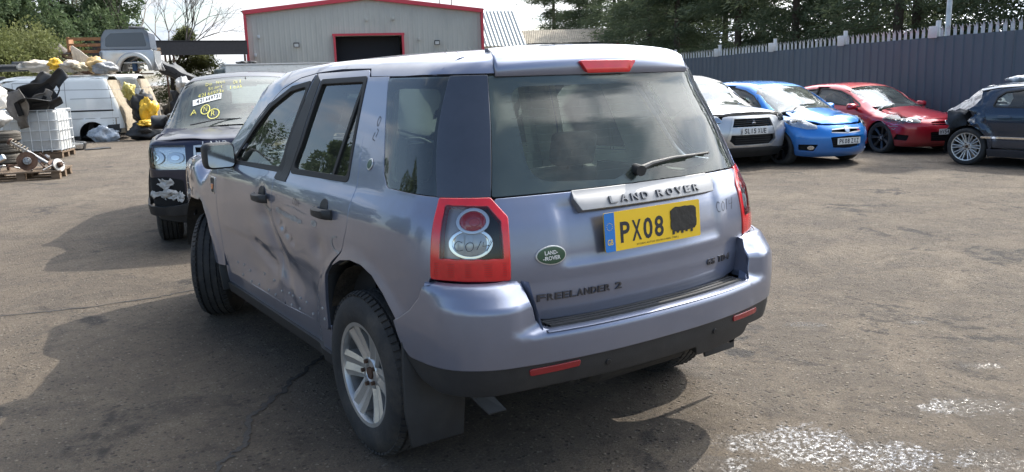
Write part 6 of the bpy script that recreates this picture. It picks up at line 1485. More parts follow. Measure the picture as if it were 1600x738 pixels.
# ---- silver crossover
P_silver = paint('silver_metallic', (.50,.51,.53), metal=.65, rough=.34, damt=.06)
def silver_cross(pm=P_silver, label='silver crossover with open-jawed black grille and SL15 XUE plate next to the blue hatchback', plate='SL15 XUE', extra=True):
    root = thing('crossover', label, 'car')
    s = dict(paint=pm, WB=2.67, W=Spl((.2,.83), (.35,.865), (.6,.884), (.85,.885), (.98,.87), (1.06,.83), (1.25,.76), (1.4,.69), (1.55,.60), (1.65,.53)),
        TOP=Spl((-.9,1.40), (-.5,1.54), (0,1.60), (.6,1.625), (1.1,1.615), (1.5,1.56), (1.75,1.48), (2.1,1.28), (2.45,1.12), (2.6,1.085), (2.9,1.07), (3.2,1.045), (3.38,1.00), (3.5,.9)),
        R=Spl((.2,.68), (.5,.76), (.9,.76), (1.1,.72), (1.4,.56), (1.6,.45)), F=Spl((.2,3.38), (.35,3.50), (.6,3.54), (.8,3.50), (.95,3.44), (1.1,3.30)),
        bowf=.22, tf=.07, belt=(1.10,1.06), door=(1.02,2.08), bz=1.08, yh=1.66, yw=2.42, yrf=-.55, mirror=(1.98,1.12), arch=.38, zc=.345, rr=.225, oz=1.25, hz=.93,
        topline=[(2.32,1.115), (2.1,1.23), (1.8,1.37), (1.5,1.46), (1.1,1.52), (.6,1.53), (.1,1.50), (-.3,1.44), (-.5,1.38)],
        doors=[[(1.02,.33), (2.08,.33), (2.08,1.05), (2.0,1.24), (1.8,1.355), (1.5,1.45), (1.1,1.51), (1.03,1.512), (1.02,1.1)], [(.30,.60), (.36,.33), (1.01,.33), (1.01,1.1), (1.02,1.51), (.6,1.52), (.35,1.51), (.12,1.15), (.15,.85)]],
        windows=[[(1.08,1.12), (1.09,1.46), (1.48,1.41), (1.78,1.32), (2.02,1.18), (2.04,1.09)], [(.30,1.13), (.96,1.12), (.97,1.465), (.55,1.47), (.42,1.44)]], qwin=[(.12,1.16), (.28,1.43), (-.05,1.42), (-.25,1.33), (-.2,1.2)], hy=[1.08,.42], qedge=[(.375,.36), (.292,.60), (.142,.85), (.112,1.15), (.34,1.515)],
        qback=[(-.58,1.30), (-.64,1.0), (-.66,.6)], yrb=-.5,
        bonnet=[(0,2.60), (.68,2.55), (.73,2.9), (.70,3.2), (.52,3.33), (.2,3.38), (0,3.385)],
        nose=[(0,.925), (.42,.925), (.50,.90), (.52,.80), (.90,.80), (.98,.99), (1.04,.96), (1.0,.72), (.86,.62), (.80,.45), (.775,.26), (.6,.24), (0,.24)],
        noseholes=[[(-.36,.875), (-.42,.72), (-.46,.50), (-.36,.42), (.36,.42), (.46,.50), (.42,.72), (.36,.875)]],
        wheel=dict(spokes=6, m=M_alloy, sw0=.05, sw1=.04, R=.345), tail=[(-.70,.3), (.70,.3), (.70,1.0), (.62,1.08), (-.62,1.08), (-.70,1.0)], rwin=[(-.62,1.10), (.62,1.10), (.52,1.40), (-.52,1.40)], tlamp=[(-.95,.9), (-.66,.9), (-.66,1.15), (-.9,1.15)])
    body, FW, RW, no, _ = build_car(root, s)
    hl = [(.50,.82), (.62,.80), (.94,.83), (1.0,.98), (.86,.985), (.54,.915)]
    for m_ in (False, True):
        h = panel('headlight', body, FW, rp(hl, .02), M_clear, root, off=.003, thick=.02, mirror=m_, res=.05)
        for cx in (.62,.80): panel('headlight_bowl', body, FW, circ(cx,.88,.05,.045,18), M_lampgrey, h, off=.006, thick=.004, mirror=m_)
        panel('headlight_cover', body, FW, rp(hl, .02), G_lens, h, off=.014, thick=0, mirror=m_, res=.06)
        panel('fog_surround', body, FW, rp([(.62,.68,.02), (.78,.66,.02), (.82,.42,.02), (.70,.40,.02)], .02), M_alloy, no, off=.006, thick=.02, mirror=m_)
        panel('fog_recess', body, FW, rp([(.65,.65,.02), (.75,.64,.02), (.79,.44,.02), (.72,.43,.02)], .02), M_dark, no, off=.010, thick=.004, mirror=m_)
        panel('fog_lamp', body, FW, circ(.73,.52,.035,.035,16), M_clear, no, off=.014, thick=.004, mirror=m_)
    fr = [(-.37,.885), (-.43,.72), (-.47,.50), (-.37,.41), (.37,.41), (.47,.50), (.43,.72), (.37,.885), (-.37,.885)]
    ribbons('grille_frame', body, FW, [fr], .028, M_alloy, no, off=.008)
    panel('grille_crossbar', body, FW, rp([(-.42,.73,.01), (.42,.73,.01), (.45,.60,.01), (-.45,.60,.01)], .01), pm, no, off=.0, thick=.03)
    for z in (.77,.805,.84, .46,.50,.54,.575): ribbons('grille_slat', body, FW, [[(-.36,z), (0,z+.003), (.36,z)]], .012, M_black, no, off=-.02)
    b = MB()
    ty = float(s['F'](.8)) + .002
    for a in (PI/2, PI/2+2*PI/3, PI/2-2*PI/3):
        c = Vector((0, ty, .81)); u = Vector((math.cos(a), 0, math.sin(a))); v = Vector((-math.sin(a), 0, math.cos(a)))
        b.add([c, c+u*.022+v*.012, c+u*.044, c+u*.022-v*.012, c+Vector((0,.006,0))+u*.022], [(0,1,4), (1,2,4), (2,3,4), (3,0,4)])
    b.build('three_diamond_badge', M_chrome, no)
    ribbons('bonnet_gap', body, FW, [[(-.95,.985), (-.55,.932), (0,.94), (.55,.932), (.95,.985)]], .030, M_dark, no, off=.001)
    panel('lower_bumper', body, FW, rp([(-.78,.33,.02), (-.4,.38,.03), (.4,.38,.03), (.78,.33,.02), (.76,.215,.02), (-.76,.215,.02)], .02), M_black, no, off=.010, thick=.03)
    y = float(s['F'](.66)) + .016; number_plate(root, Matrix.Translation((0, y, .665)) @ Matrix.Rotation(PI, 4, 'Z') @ Matrix.Rotation(PI/2, 4, 'X'), plate)
    return root
sx_ = silver_cross(); place(sx_, (10.0, 9.35, math.radians(165)))
# ---------------------------------------------------------------- the rest of the yard
# second silver car seen through the rear window, pale car behind the blue one
P_champ = paint('pale_silver', (.52,.54,.52), metal=.5, rough=.35, damt=.08)
s2 = silver_cross(P_champ, 'pale silver crossover seen through the rear window of the lilac estate SUV', 'SL12 HKD'); place(s2, (6.9, 9.9, math.radians(163)))
for c in list(s2.children):
    if c.name.startswith('number_plate'):
        for k in list(c.children): bpy.data.objects.remove(k)
        bpy.data.objects.remove(c)
s3 = copy_tree(bh); s3.name = 'hatchback'; tag(s3, 'white hatchback whose roof shows between the silver crossover and the blue hatchback', 'car'); s3.location = (13.9, 13.2, gz(13.9, 13)-.05)
P_white = paint('van_white', (.72,.74,.73), metal=0, rough=.38, damt=.12, lowdirt=.6)
for c in list(s3.children):
    for k in range(len(c.material_slots)):
        if c.material_slots[k].material == P_blue: c.material_slots[k].link = 'OBJECT'; c.material_slots[k].material = P_white
    if c.name.startswith('number_plate'):
        for k in list(c.children): bpy.data.objects.remove(k)
        bpy.data.objects.remove(c)
# ---- wrecked dark blue car at the right edge
P_dkblue = paint('dark_teal_blue', (.012,.030,.060), metal=.45, rough=.25, damt=.10)
M_film = None
def film_mat():
    m, nt, p, N, L = _m('clear_plastic_film'); nt.nodes.remove(p)
    tr = N('ShaderNodeBsdfTransparent'); tr.inputs[0].default_value = (.80,.82,.84,1); gl = N('ShaderNodeBsdfGlossy'); gl.inputs['Roughness'].default_value = .22; df = N('ShaderNodeBsdfDiffuse'); df.inputs[0].default_value = (.80,.81,.83,1)
    tl = N('ShaderNodeBsdfTranslucent'); tl.inputs[0].default_value = (.85,.85,.87,1)
    n = N('ShaderNodeTexNoise'); tc = N('ShaderNodeTexCoord'); L(tc.outputs['Object'], n.inputs[0]); n.inputs['Scale'].default_value = 9; n.inputs['Detail'].default_value = 6; n.inputs['Distortion'].default_value = 1.2
    mr = N('ShaderNodeMapRange'); L(n.outputs[0], mr.inputs[0]); mr.inputs[1].default_value = .38; mr.inputs[2].default_value = .62; mr.inputs[3].default_value = .42; mr.inputs[4].default_value = .95
    a = N('ShaderNodeMixShader'); a.inputs[0].default_value = .5; L(df.outputs[0], a.inputs[1]); L(tl.outputs[0], a.inputs[2])
    b = N('ShaderNodeMixShader'); L(mr.outputs[0], b.inputs[0]); L(tr.outputs[0], b.inputs[1]); L(a.outputs[0], b.inputs[2])
    c = N('ShaderNodeMixShader'); c.inputs[0].default_value = .12; L(b.outputs[0], c.inputs[1]); L(gl.outputs[0], c.inputs[2])
    bp = N('ShaderNodeBump'); bp.inputs['Strength'].default_value = .8; bp.inputs['Distance'].default_value = .03; L(n.outputs[0], bp.inputs['Height']); L(bp.outputs[0], gl.inputs['Normal']); L(bp.outputs[0], df.inputs['Normal'])
    L(c.outputs[0], nt.nodes['Material Output'].inputs[0]); return m
M_film = film_mat()
def sheet(name, P, m, parent, nx, ny, seed=0, amp=.03, freq=6., thick=0., ragged=0.):
    """crumpled sheet over a bilinear patch P = 4 corners (or a function u, v -> point)"""
    V = []; F = []; r = random.Random(seed)
    fn = P if callable(P) else (lambda u, v: Vector(P[0])*(1-u)*(1-v) + Vector(P[1])*u*(1-v) + Vector(P[2])*u*v + Vector(P[3])*(1-u)*v)
    for i in range(nx+1):
        for j in range(ny+1):
            u, v = i/nx, j/ny
            if ragged: u2 = u + (ragged*noise.noise(Vector((v*7, seed, 1))) if i in (0, nx) else 0); v2 = v + (ragged*noise.noise(Vector((u*9, seed, 5))) if j in (0, ny) else 0)
            else: u2, v2 = u, v
            p = fn(u2, v2); q = p*freq + Vector((seed*3.1, 0, 0)); V.append(p + noise.noise_vector(q)*amp + noise.noise_vector(q*2.7)*amp*.4)
    for i in range(nx):
        for j in range(ny): F.append((i*(ny+1)+j, (i+1)*(ny+1)+j, (i+1)*(ny+1)+j+1, i*(ny+1)+j+1))
    o = meshobj(name, V, F, m, parent, smooth=True)
    if thick: md = o.modifiers.new('solid', 'SOLIDIFY'); md.thickness = thick
    return o
def wreck():
    root = thing('wrecked_car', 'dark blue car with crushed open rear end wrapped in clear plastic film', 'car')
    s = dict(paint=P_dkblue, WB=2.75, W=Spl((.15,.84), (.3,.88), (.55,.90), (.75,.90), (.88,.885), (.95,.86), (1.1,.79), (1.25,.71), (1.38,.62), (1.45,.55)),
        TOP=Spl((-.9,.95), (-.45,1.02), (-.2,1.16), (.12,1.36), (.5,1.405), (.9,1.42), (1.3,1.40), (1.7,1.31), (2.1,1.12), (2.5,.97), (2.9,.90), (3.3,.84), (3.6,.72), (3.8,.5)),
        R=Spl((.2,.30), (.5,.34), (.8,.42), (.95,.50), (1.3,.2), (1.5,.0)), F=Spl((.15,3.5), (.25,3.60), (.5,3.65), (.62,3.63), (.75,3.52), (.9,3.3)),
        bowf=.35, tf=.12, tr=.03, belt=(.98,.93), door=(1.16,2.2), bz=.98, yh=1.55, yw=2.42, yrf=.10, mirror=(2.05,.98), arch=.36, zc=.325, rr=.245, hz=.84,
        topline=[(2.38,.985), (2.1,1.10), (1.8,1.22), (1.5,1.31), (1.15,1.35), (.7,1.345), (.35,1.32), (.12,1.27)],
        doors=[[(1.16,.33), (2.2,.33), (2.2,.93), (2.0,1.12), (1.8,1.20), (1.5,1.295), (1.2,1.335), (1.16,1.0)], [(.42,.62), (.42,.33), (1.15,.33), (1.15,1.0), (1.19,1.335), (.8,1.34), (.45,1.30), (.30,1.20), (.22,.98), (.30,.80)]],
        windows=[[(1.22,1.0), (1.24,1.28), (1.48,1.26), (1.78,1.17), (2.08,1.02), (2.1,.965)], [(.36,1.01), (1.10,1.0), (1.12,1.29), (.8,1.295), (.50,1.25), (.40,1.17)]], hy=[1.22,.48], qedge=[(.412,.33), (.412,.62), (.292,.80), (.212,.98), (.292,1.20), (.44,1.31)],
        qback=[(.13,1.16), (.06,1.04), (.0,.97), (.05,.86), (-.02,.78), (.04,.70)], archmin=.02, yrb=-.33,
        bonnet=[(0,2.62), (.62,2.56), (.68,2.9), (.62,3.25), (.46,3.40), (.22,3.46), (0,3.47)],
        nose=[(0,.74), (.46,.74), (.52,.70), (1.0,.72), (1.02,.66), (.92,.61), (.82,.50), (.78,.36), (.755,.18), (.5,.165), (0,.165)],
        wheel=dict(spokes=10, m=M_alloy, sw0=.020, sw1=.022, twin=.115, rr=0), strip=mat('chrome', (0,0,0)), handle=P_dkblue, res=.05)
    s['wheel'].pop('rr'); s['rr'] = .238
    def crumple(P):
        k = sstep(.42, -.10, P[:, 1]); q = np.zeros(len(P))
        for i, p in enumerate(P): q[i] = noise.noise(Vector(p)*5.5)*.09 + abs(noise.noise(Vector(p)*12))*.035
        return (q - .045)*k
    s['crumple'] = crumple
    crush = lambda P: .0
    body, FW, RW, no, _ = build_car(root, s)
    # crushed tail: torn inner panels, bent struts, dangling lamp
    Mj = mat('torn_dark_metal', (.030,.034,.040), .55, metal=.4, var=.4, vscale=12, bump=.6, bscale=20)
    for k, (c, sz) in enumerate((((-.62,-.34,.80),(.30,.30,.34)), ((-.30,-.30,.62),(.5,.25,.35)), ((.25,-.30,.75),(.7,.3,.3)), ((-.68,-.40,.56),(.22,.16,.20)))):
        V = []; b = MB(); b.box(c, sz); o = b.build('crumpled_panel', Mj, root, bevel=.02)
        bm = bmesh.new(); bm.from_mesh(o.data); bmesh.ops.subdivide_edges(bm, edges=bm.edges, cuts=4, use_grid_fill=True)
        for v in bm.verts: v.co += noise.noise_vector(v.co*7 + Vector((k,0,0)))*.075
        bm.to_mesh(o.data); bm.free()
    for k, (a, b_) in enumerate((((-.80,-.02,1.0),(-.70,-.50,.95)), ((-.72,-.50,.95),(-.66,-.36,.50)), ((-.74,-.10,1.06),(-.60,-.46,1.02)), ((-.70,-.2,.70),(-.78,-.52,.62)), ((-.5,-.1,1.2),(-.62,-.5,.98)))):
        b = MB(); m_ = Vector(a).lerp(Vector(b_), .5) + Vector((.03*(-1)**k, .02, .04)); b.tube([a, m_, b_], .018 + .006*(k % 2), 6); b.build('bent_strut', Mj, root, smooth=True)
    sheet('torn_wing_edge', [(-.90,-.12,.92), (-.86,-.32,.90), (-.84,-.44,.45), (-.90,-.30,.50)], P_dkblue, root, 8, 10, 3, .05, 8, .003)
    b = MB(); b.box((-.70,-.50,.93), (.16,.06,.10), rz=.4); b.build('broken_lamp', M_red, root, bevel=.02)
    for k, p in enumerate(((-.74,-.42,.66), (-.66,-.46,.60), (-.78,-.36,.60), (-.70,-.40,.72), (-.60,-.42,.68))):
        b = MB(); b.box(p, (.10,.05,.04), rz=k, ry=.5*k); b.build('broken_fragment', mat('pale_fragment', (.35,.34,.32), .6), root)
    r = random.Random(12)
    for k in range(16):
        a = Vector((-.78 + r.uniform(-.08,.12), -.10 - .3*r.random(), r.uniform(.45,1.15))); b_ = a + Vector((r.uniform(-.10,.14), r.uniform(-.26,.05), r.uniform(-.20,.16)))
        b = MB(); b.tube([a, a.lerp(b_, .5) + Vector((r.uniform(-.04,.04), 0, r.uniform(-.05,.05))), b_], [.006 + .010*r.random(), .014, .005], 6); b.build('torn_bracket', (Mj, Mj, M_steel, M_black)[k % 4], root, smooth=True)
    sheet('torn_bumper_skin', lambda u, v: Vector((-.80 + .5*u, -.42 - .10*math.sin(3*u), .78 - .34*v)), M_black, root, 14, 8, 15, .07, 7, .006, ragged=.1)
    # film draped from the roof over the open tail and the rear side window
    sheet('plastic_film', lambda u, v: Vector((-.62 + 1.2*u, .22 - .10*v - .62*max(v,0)**.9, 1.36 - .05*(2*u-1)**2 - .45*max(v,0)**1.3 )), M_film, root, 22, 16, 5, .06, 5, ragged=.05)
    sheet('plastic_film', lambda u, v: Vector((-.675 - .60*(.10*u + .34*v), .28 - .30*u - .42*u*v - .05*v, 1.36 - .10*u - .34*v)), M_film, root, 14, 14, 6, .04, 6, ragged=.06)
    sheet('plastic_film', lambda u, v: Vector((-.665 - .62*(.24 + .14*math.sin(u*5+1))*v, .30 + .95*u, 1.350 - .03*abs(u-.4) - (.24 + .14*math.sin(u*5+1))*v)), M_film, root, 24, 10, 7, .022, 9, ragged=.05)
    sheet('plastic_film', lambda u, v: Vector((-.66 - .62*(.10 + .05*math.sin(u*9))*v, 1.25 + .6*u, 1.345 - .09*u*u - (.10 + .05*math.sin(u*9))*v)), M_film, root, 16, 6, 8, .02, 9, ragged=.06)
    sheet('film_bundle', lambda u, v: Vector((-.30 + .14*math.cos(6.28*u)*max(0, 1-abs(2*v-1))**.5, .62 - .5*v + .04*math.sin(6.28*u), 1.45 + .055*math.sin(6.28*u)*(1-abs(2*v-1)**2))), mat('white_film', (.62,.63,.64), .35, var=.2), root, 16, 14, 9, .04, 11)
    sheet('torn_white_sheet', lambda u, v: Vector((-.66 - .55*(.30*v) - .03, .16 - .52*u*(.3 + .7*v), 1.37 - .06*u - .30*v - .05*math.sin(9*u)*v)), mat('white_film', (.62,.63,.64), .35, var=.2), root, 18, 12, 17, .045, 7, ragged=.12)
    # film hanging down beside the wheel
    sheet('plastic_film', lambda u, v: Vector((-.84 - .06*v, -.30 - .16*u - .06*v, .62 - .60*v)), mat('dark_film', (.05,.055,.075), .3), root, 6, 12, 10, .04, 6, ragged=.08)
    # crease in the rear door
    return root
wk = wreck(); place(wk, (13.04, 3.97, math.radians(-176)))
# ---- panel vans
def panel_van(label, loc, rz, full=True):
    root = thing('panel_van', label, 'van')
    s = dict(paint=P_white, WB=2.93, W=Spl((.15,.90), (.4,.94), (.9,.965), (1.3,.955), (1.7,.90), (2.0,.84), (2.15,.78)),
        TOP=Spl((-.95,2.02), (-.7,2.06), (0,2.08), (1.8,2.08), (2.2,2.04), (2.45,1.95), (2.9,1.50), (3.15,1.26), (3.4,1.15), (3.8,.95), (3.95,.7)),
        R=Spl((.2,.92), (.6,.92), (1.5,.72), (2.1,.52)), F=Spl((.15,3.72), (.3,3.82), (.6,3.85), (.8,3.80), (1.0,3.70)),
        bowf=.25, bowr=.03, tf=.10, tr=.02, ga=.03, gr=.0, scal=0., belt=(1.2,1.18), door=(2.05,3.0), bz=1.90, yh=2.45, yw=3.15, yrf=-.48, mirror=(2.85,1.3), arch=.37, zc=.34, rr=.21, oz=1.6, kt=.14, hz=1.0,
        topline=[(3.05,1.25), (2.8,1.45), (2.45,1.75), (2.2,1.93), (1.8,1.95), (0,1.95), (-.48,1.93)],
        doors=[[(2.05,.35), (3.0,.35), (3.0,1.15), (2.42,1.70), (2.15,1.88), (2.05,1.90)]], windows=[[(2.15,1.22), (2.15,1.74), (2.36,1.66), (2.85,1.22)]], hy=[2.12],
        qback=[(-.60,1.6), (-.74,1.2), (-.86,.6)], yrb=-.86, yfb=3.45, inn=[(.74,3.12), (.70,2.9), (.66,2.75), (.62,2.62), (.52,2.50)],
        bonnet=[(0,3.30), (.66,3.26), (.72,3.5), (.5,3.68), (0,3.74)], nose=[(0,1.02), (.5,1.0), (1.0,.98), (1.02,.7), (.84,.5), (.78,.2), (0,.2)],
        wheel=dict(spokes=5, m=M_steel, sw0=.08, sw1=.12, nuts=5), strip=M_black, handle=M_black, res=.09, sillm=M_black,
        tailm=mat('tan_interior', (.30,.25,.18), .8, var=.3), tail=[(-.74,.35), (.74,.35), (.72,1.90), (-.72,1.90)], rwin=[(-.6,1.3), (.6,1.3), (.6,1.75), (-.6,1.75)], nowheel=[(-1,0), (1,0)])
    body, FW, RW, no, _ = build_car(root, s); S = fr_side(-1, 1.6)
    dd = [[(1.98,.40), (1.98,1.86)], [(.62,.40), (.62,1.86)], [(.62,1.86), (1.98,1.86)], [(-.78,1.62), (1.98,1.66)], [(.72,1.38), (1.88,1.38)], [(-.70,1.38), (.50,1.38)], [(.72,.86), (1.9,.86)], [(-.74,.80), (.5,.80)]]
    ribbons('panel_groove', body, S, dd, .014, mat('groove_grey', (.20,.20,.20), .8), root, off=.002); ribbons('panel_groove', body, S, dd, .014, mat('groove_grey', (0,0,0)), root, off=.002, mirror=True)
    for m_ in (False, True): panel('sliding_rail', body, S, rect(-.62,1.005,.60,1.045), M_seal, root, off=.006, thick=.01, mirror=m_, res=.2)
    for m_ in (False, True): panel('lower_cladding', body, S, [(-.88,.33), (-.36,.30), (-.37,.45), (-.42,.60), (-.88,.62)], M_black, root, off=.006, thick=.01, mirror=m_, res=.2)
    root.location = loc; root.rotation_euler = (0, 0, rz); return root
hd = math.radians(70)
vanA = panel_van('white panel van behind the crate of bumpers, junk on its roof', (1.60, 24.49, -.13), hd)
vanB = panel_van('second white panel van, half hidden behind the first, with black bumpers leaning on it', (2.95, 27.3, -.10), hd - .02)
# ---- things lying on and about the vans
def pickup_bed():
    root = thing('pickup_bed', 'silver pickup bed with glazed blue-grey hardtop standing on the roofs of the white vans', 'truck bed', (2.70, 24.85, 2.0), math.atan2(-.34,.94))
    root.scale = (.92, .92, .97)
    P_s = paint('bed_silver', (.50,.52,.54), metal=.5, rough=.4, damt=.2)
    # local x to the right along the side, z up, y away
    out = [(-.84,.05), (-.86,.68), (-.82,.70), (.74,.70), (.80,.62), (.83,.30), (.92,.04), (.62,.04)] + [(.14+.44*math.cos(a), .04+.44*math.sin(a)) for a in [PI*i/14 for i in range(1, 14)]] + [(-.32,.04)]
    for yy in (0., 1.35):
        b = MB(); b.prism(out, 0, .08, Matrix.Translation((0, yy+.08, 0)) @ Matrix.Rotation(PI/2, 4, 'X')); b.build('bed_side', P_s, root, bevel=.015)
        b = MB(); n = 16
        V = []
        for i in range(n+1):
            a = PI*i/n; c, s_ = math.cos(a), math.sin(a); V += [(.14+.44*c, yy-.0, .04+.44*s_), (.14+.47*c, yy-.05, .04+.47*s_), (.14+.56*c, yy-.05, .04+.56*s_), (.14+.60*c, yy-.0, .04+.60*s_)]
        b.add(V, [(4*i+j, 4*i+j+1, 4*i+j+5, 4*i+j+4) for i in range(n) for j in range(3)]); b.build('wheel_arch_lip', P_s, root, smooth=True)
        b = MB(); b.lathe([(.44,-.02), (.44,.30)], 16, Matrix.Translation((.14, yy+.02, .04)) @ Matrix.Rotation(-PI/2, 4, 'X'), a0=PI, a1=2*PI); b.build('arch_inner', M_dark, root, smooth=True)
    b = MB(); b.box((-.1,.7,.30), (1.5,1.2,.04)); b.box((.80,.7,.38), (.04,1.4,.6)); b.build('bed_floor', P_s, root)
    b = MB(); b.box((-.84,.7,.38), (.05,1.35,.60)); b.build('bed_tailgate', P_s, root, bevel=.02)
    b = MB(); b.box((-.86,-.01,.50), (.06,.08,.32)); b.build('lamp', M_lampgrey, root, bevel=.01)
    P_h = paint('hardtop_blue_grey', (.12,.15,.21), metal=.3, rough=.35, damt=.2)
    ht = rp([(-.84,.72,.02), (-.80,1.10,.2), (-.66,1.34,.14), (.50,1.36,.16), (.68,1.28,.1), (.72,.72,.02)], .1, 5); wn = rp([(-.70,.80,.06), (-.66,1.08,.16), (-.50,1.22,.10), (.52,1.24,.05), (.60,.80,.06)], .06, 5)
    for yy in (0.02, 1.37):
        Xh = Matrix.Translation((0, yy+.02, 0)) @ Matrix.Rotation(PI/2, 4, 'X'); vs, T, ed = fill2d(ht, [wn], .2)
        b = MB(); b.add([(x, y, 0) for x, y in vs] , [tuple(map(int, t)) for t in T], Xh); o = b.build('hardtop_side', P_h, root); md = o.modifiers.new('s', 'SOLIDIFY'); md.thickness = .03; md.offset = 0
        b = MB(); b.prism(wn, -.004, .004, Xh); b.build('hardtop_window', mat('dull_blue_glass', (.035,.055,.10), .12, spec=.8), o)
    V = []; top = [p for p in ht if p[1] > .721]
    for x, z in top: V += [(x, .0, z), (x, 1.40, z)]
    b = MB(); b.add(V, [(2*i, 2*i+1, 2*i+3, 2*i+2) for i in range(len(top)-1)]); b.build('hardtop_roof', P_h, root, smooth=True)
    b = MB()
    b.box((.30,.3,1.40), (.50,.5,.06), rz=.2, ry=.06); b.build('loose_lid', mat('grey_lid', (.2,.2,.2), .6), root, bevel=.02)
    for k, (z, w) in enumerate(((.14,.5), (.30,.34), (.22,.42))):
        b = MB(); b.box((.10,.5+.1*k,z), (w,.04,.05)); b.build('inner_frame', M_alloy, root)
    b = MB(); b.lathe([(.08,.04), (.085,.2), (.08,.36), (.001,.36)], 14, Matrix.Translation((.10,.35,0))); b.build('blue_drum', mat('drum_blue', (.03,.08,.18), .5), root, smooth=True)
pickup_bed()
def blob_sheet(name, label, cat, c, size, m, seed, amp=.25, rz=0., squash=1., group=None, sub=3):
    """rumpled bag or heap"""
    bm = bmesh.new(); bmesh.ops.create_icosphere(bm, subdivisions=sub+1, radius=1)
    for v in bm.verts:
        p = v.co.copy(); q = p*1.6 + Vector((seed*7.3, 0, 0)); d = noise.noise(q)*amp + abs(noise.noise(q*2.1))*amp*.7 - abs(noise.noise(q*4.2))*amp*.30
        v.co = p*(1 + d); v.co.x *= size[0]; v.co.y *= size[1]; v.co.z *= size[2]*squash
    me = bpy.data.meshes.new(name); bm.to_mesh(me); bm.free(); me.materials.append(m); me.polygons.foreach_set('use_smooth', [True]*len(me.polygons)); me.update()
    o = bpy.data.objects.new(name, me); link(o); o.location = c; o.rotation_euler = (0, 0, rz); return tag(o, label, cat, group)
M_bag = mat('cream_bag', (.52,.46,.38), .6, var=.2, vscale=5, bump=.6, bscale=12); M_yel = mat('yellow_plastic', (.72,.43,.03), .45, var=.3, vscale=6, bump=.5, bscale=10); M_wbag = mat('white_bag', (.62,.61,.58), .55, var=.12, vscale=6, bump=.6, bscale=14)
ux = Vector((.94,-.34,0)); 
def at(px_x, z, y=0.):   # along the first van's side: px_x metres to the right of its roof's left end
    return Vector((2.02, 23.62, 0)) + ux*(px_x - 3.25) + Vector((.34,.94,0))*y + Vector((0,0,z))
def roofjunk():
    for k, (x, z, y, sz, m, lab) in enumerate(((1.15,2.22,.35,(.42,.25,.15),M_bag,'cream cloth bag on the van roof, at the dark end'), (1.65,2.26,.3,(.20,.2,.17),M_yel,'yellow bag wedged between the cream bags on the van roof'), (2.05,2.20,.3,(.36,.25,.15),M_bag,'cream bag on the van roof beside the yellow one'), (2.35,2.16,.15,(.24,.2,.11),mat('dull_cream', (.50,.42,.28), .6, var=.3),'flat dull cream bag low on the van roof edge'), (2.75,2.22,.35,(.30,.25,.20),mat('orange_cream', (.66,.45,.20), .5, var=.3),'rounded orange and cream bag at the right end of the van roof'), (3.0,2.12,.2,(.34,.22,.16),mat('grey_film', (.30,.30,.31), .35, var=.3, bump=.6, bscale=12),'grey rumpled film hanging off the van roof'))):
        blob_sheet('stuffed_bag', lab, 'bag', at(x, z, y), sz, m, k+1, .45, .6*k)
    b = MB()
    t = thing('seat_back_panel', 'tall cream ribbed fin-shaped panel standing on the van roof', 'car panel', at(2.2, 2.2, .6), math.atan2(-.34,.94))
    out = [(-.10,0), (-.16,.55), (-.10,.60), (.10,.45), (.34,.22), (.50,0)]
    b.prism(out, 0, .05, Matrix.Rotation(PI/2, 4, 'X')); b.build('panel', M_bag, t, bevel=.01)
    for k in range(3):
        b = MB(); b.tube([(-.08+.1*k,-.055,.05), (-.10+.09*k,-.06,.46-.08*k)], .012, 6); b.build('rib', M_bag, t)
    for k, (x, z, L_, h, rz) in enumerate(((.55,2.18,1.1,.10,.1), (.9,2.24,.9,.12,-.15), (.15,2.2,.8,.06,0))):
        t = thing('black_bumper', ('long black bumper strip lying on the van roof', 'folded black bumper skin on the van roof', 'thin black trim sticking out past the van roof')[k], 'car part', at(x, z, .3), math.atan2(-.34,.94)+rz)
        b = MB(); n = 10; V = []
        for i in range(n+1):
            u = i/n*2-1; 
            for a, c in ((0,-h), (-.06,-h*.3), (-.06,h*.4), (0,h)): V.append((u*L_/2, a + .12*u*u, c))
        b.add(V, [(4*i+j, 4*i+j+1, 4*i+j+5, 4*i+j+4) for i in range(n) for j in range(3)]); o = b.build('shell', M_black, t, smooth=True); md = o.modifiers.new('s', 'SOLIDIFY'); md.thickness = .008
roofjunk()
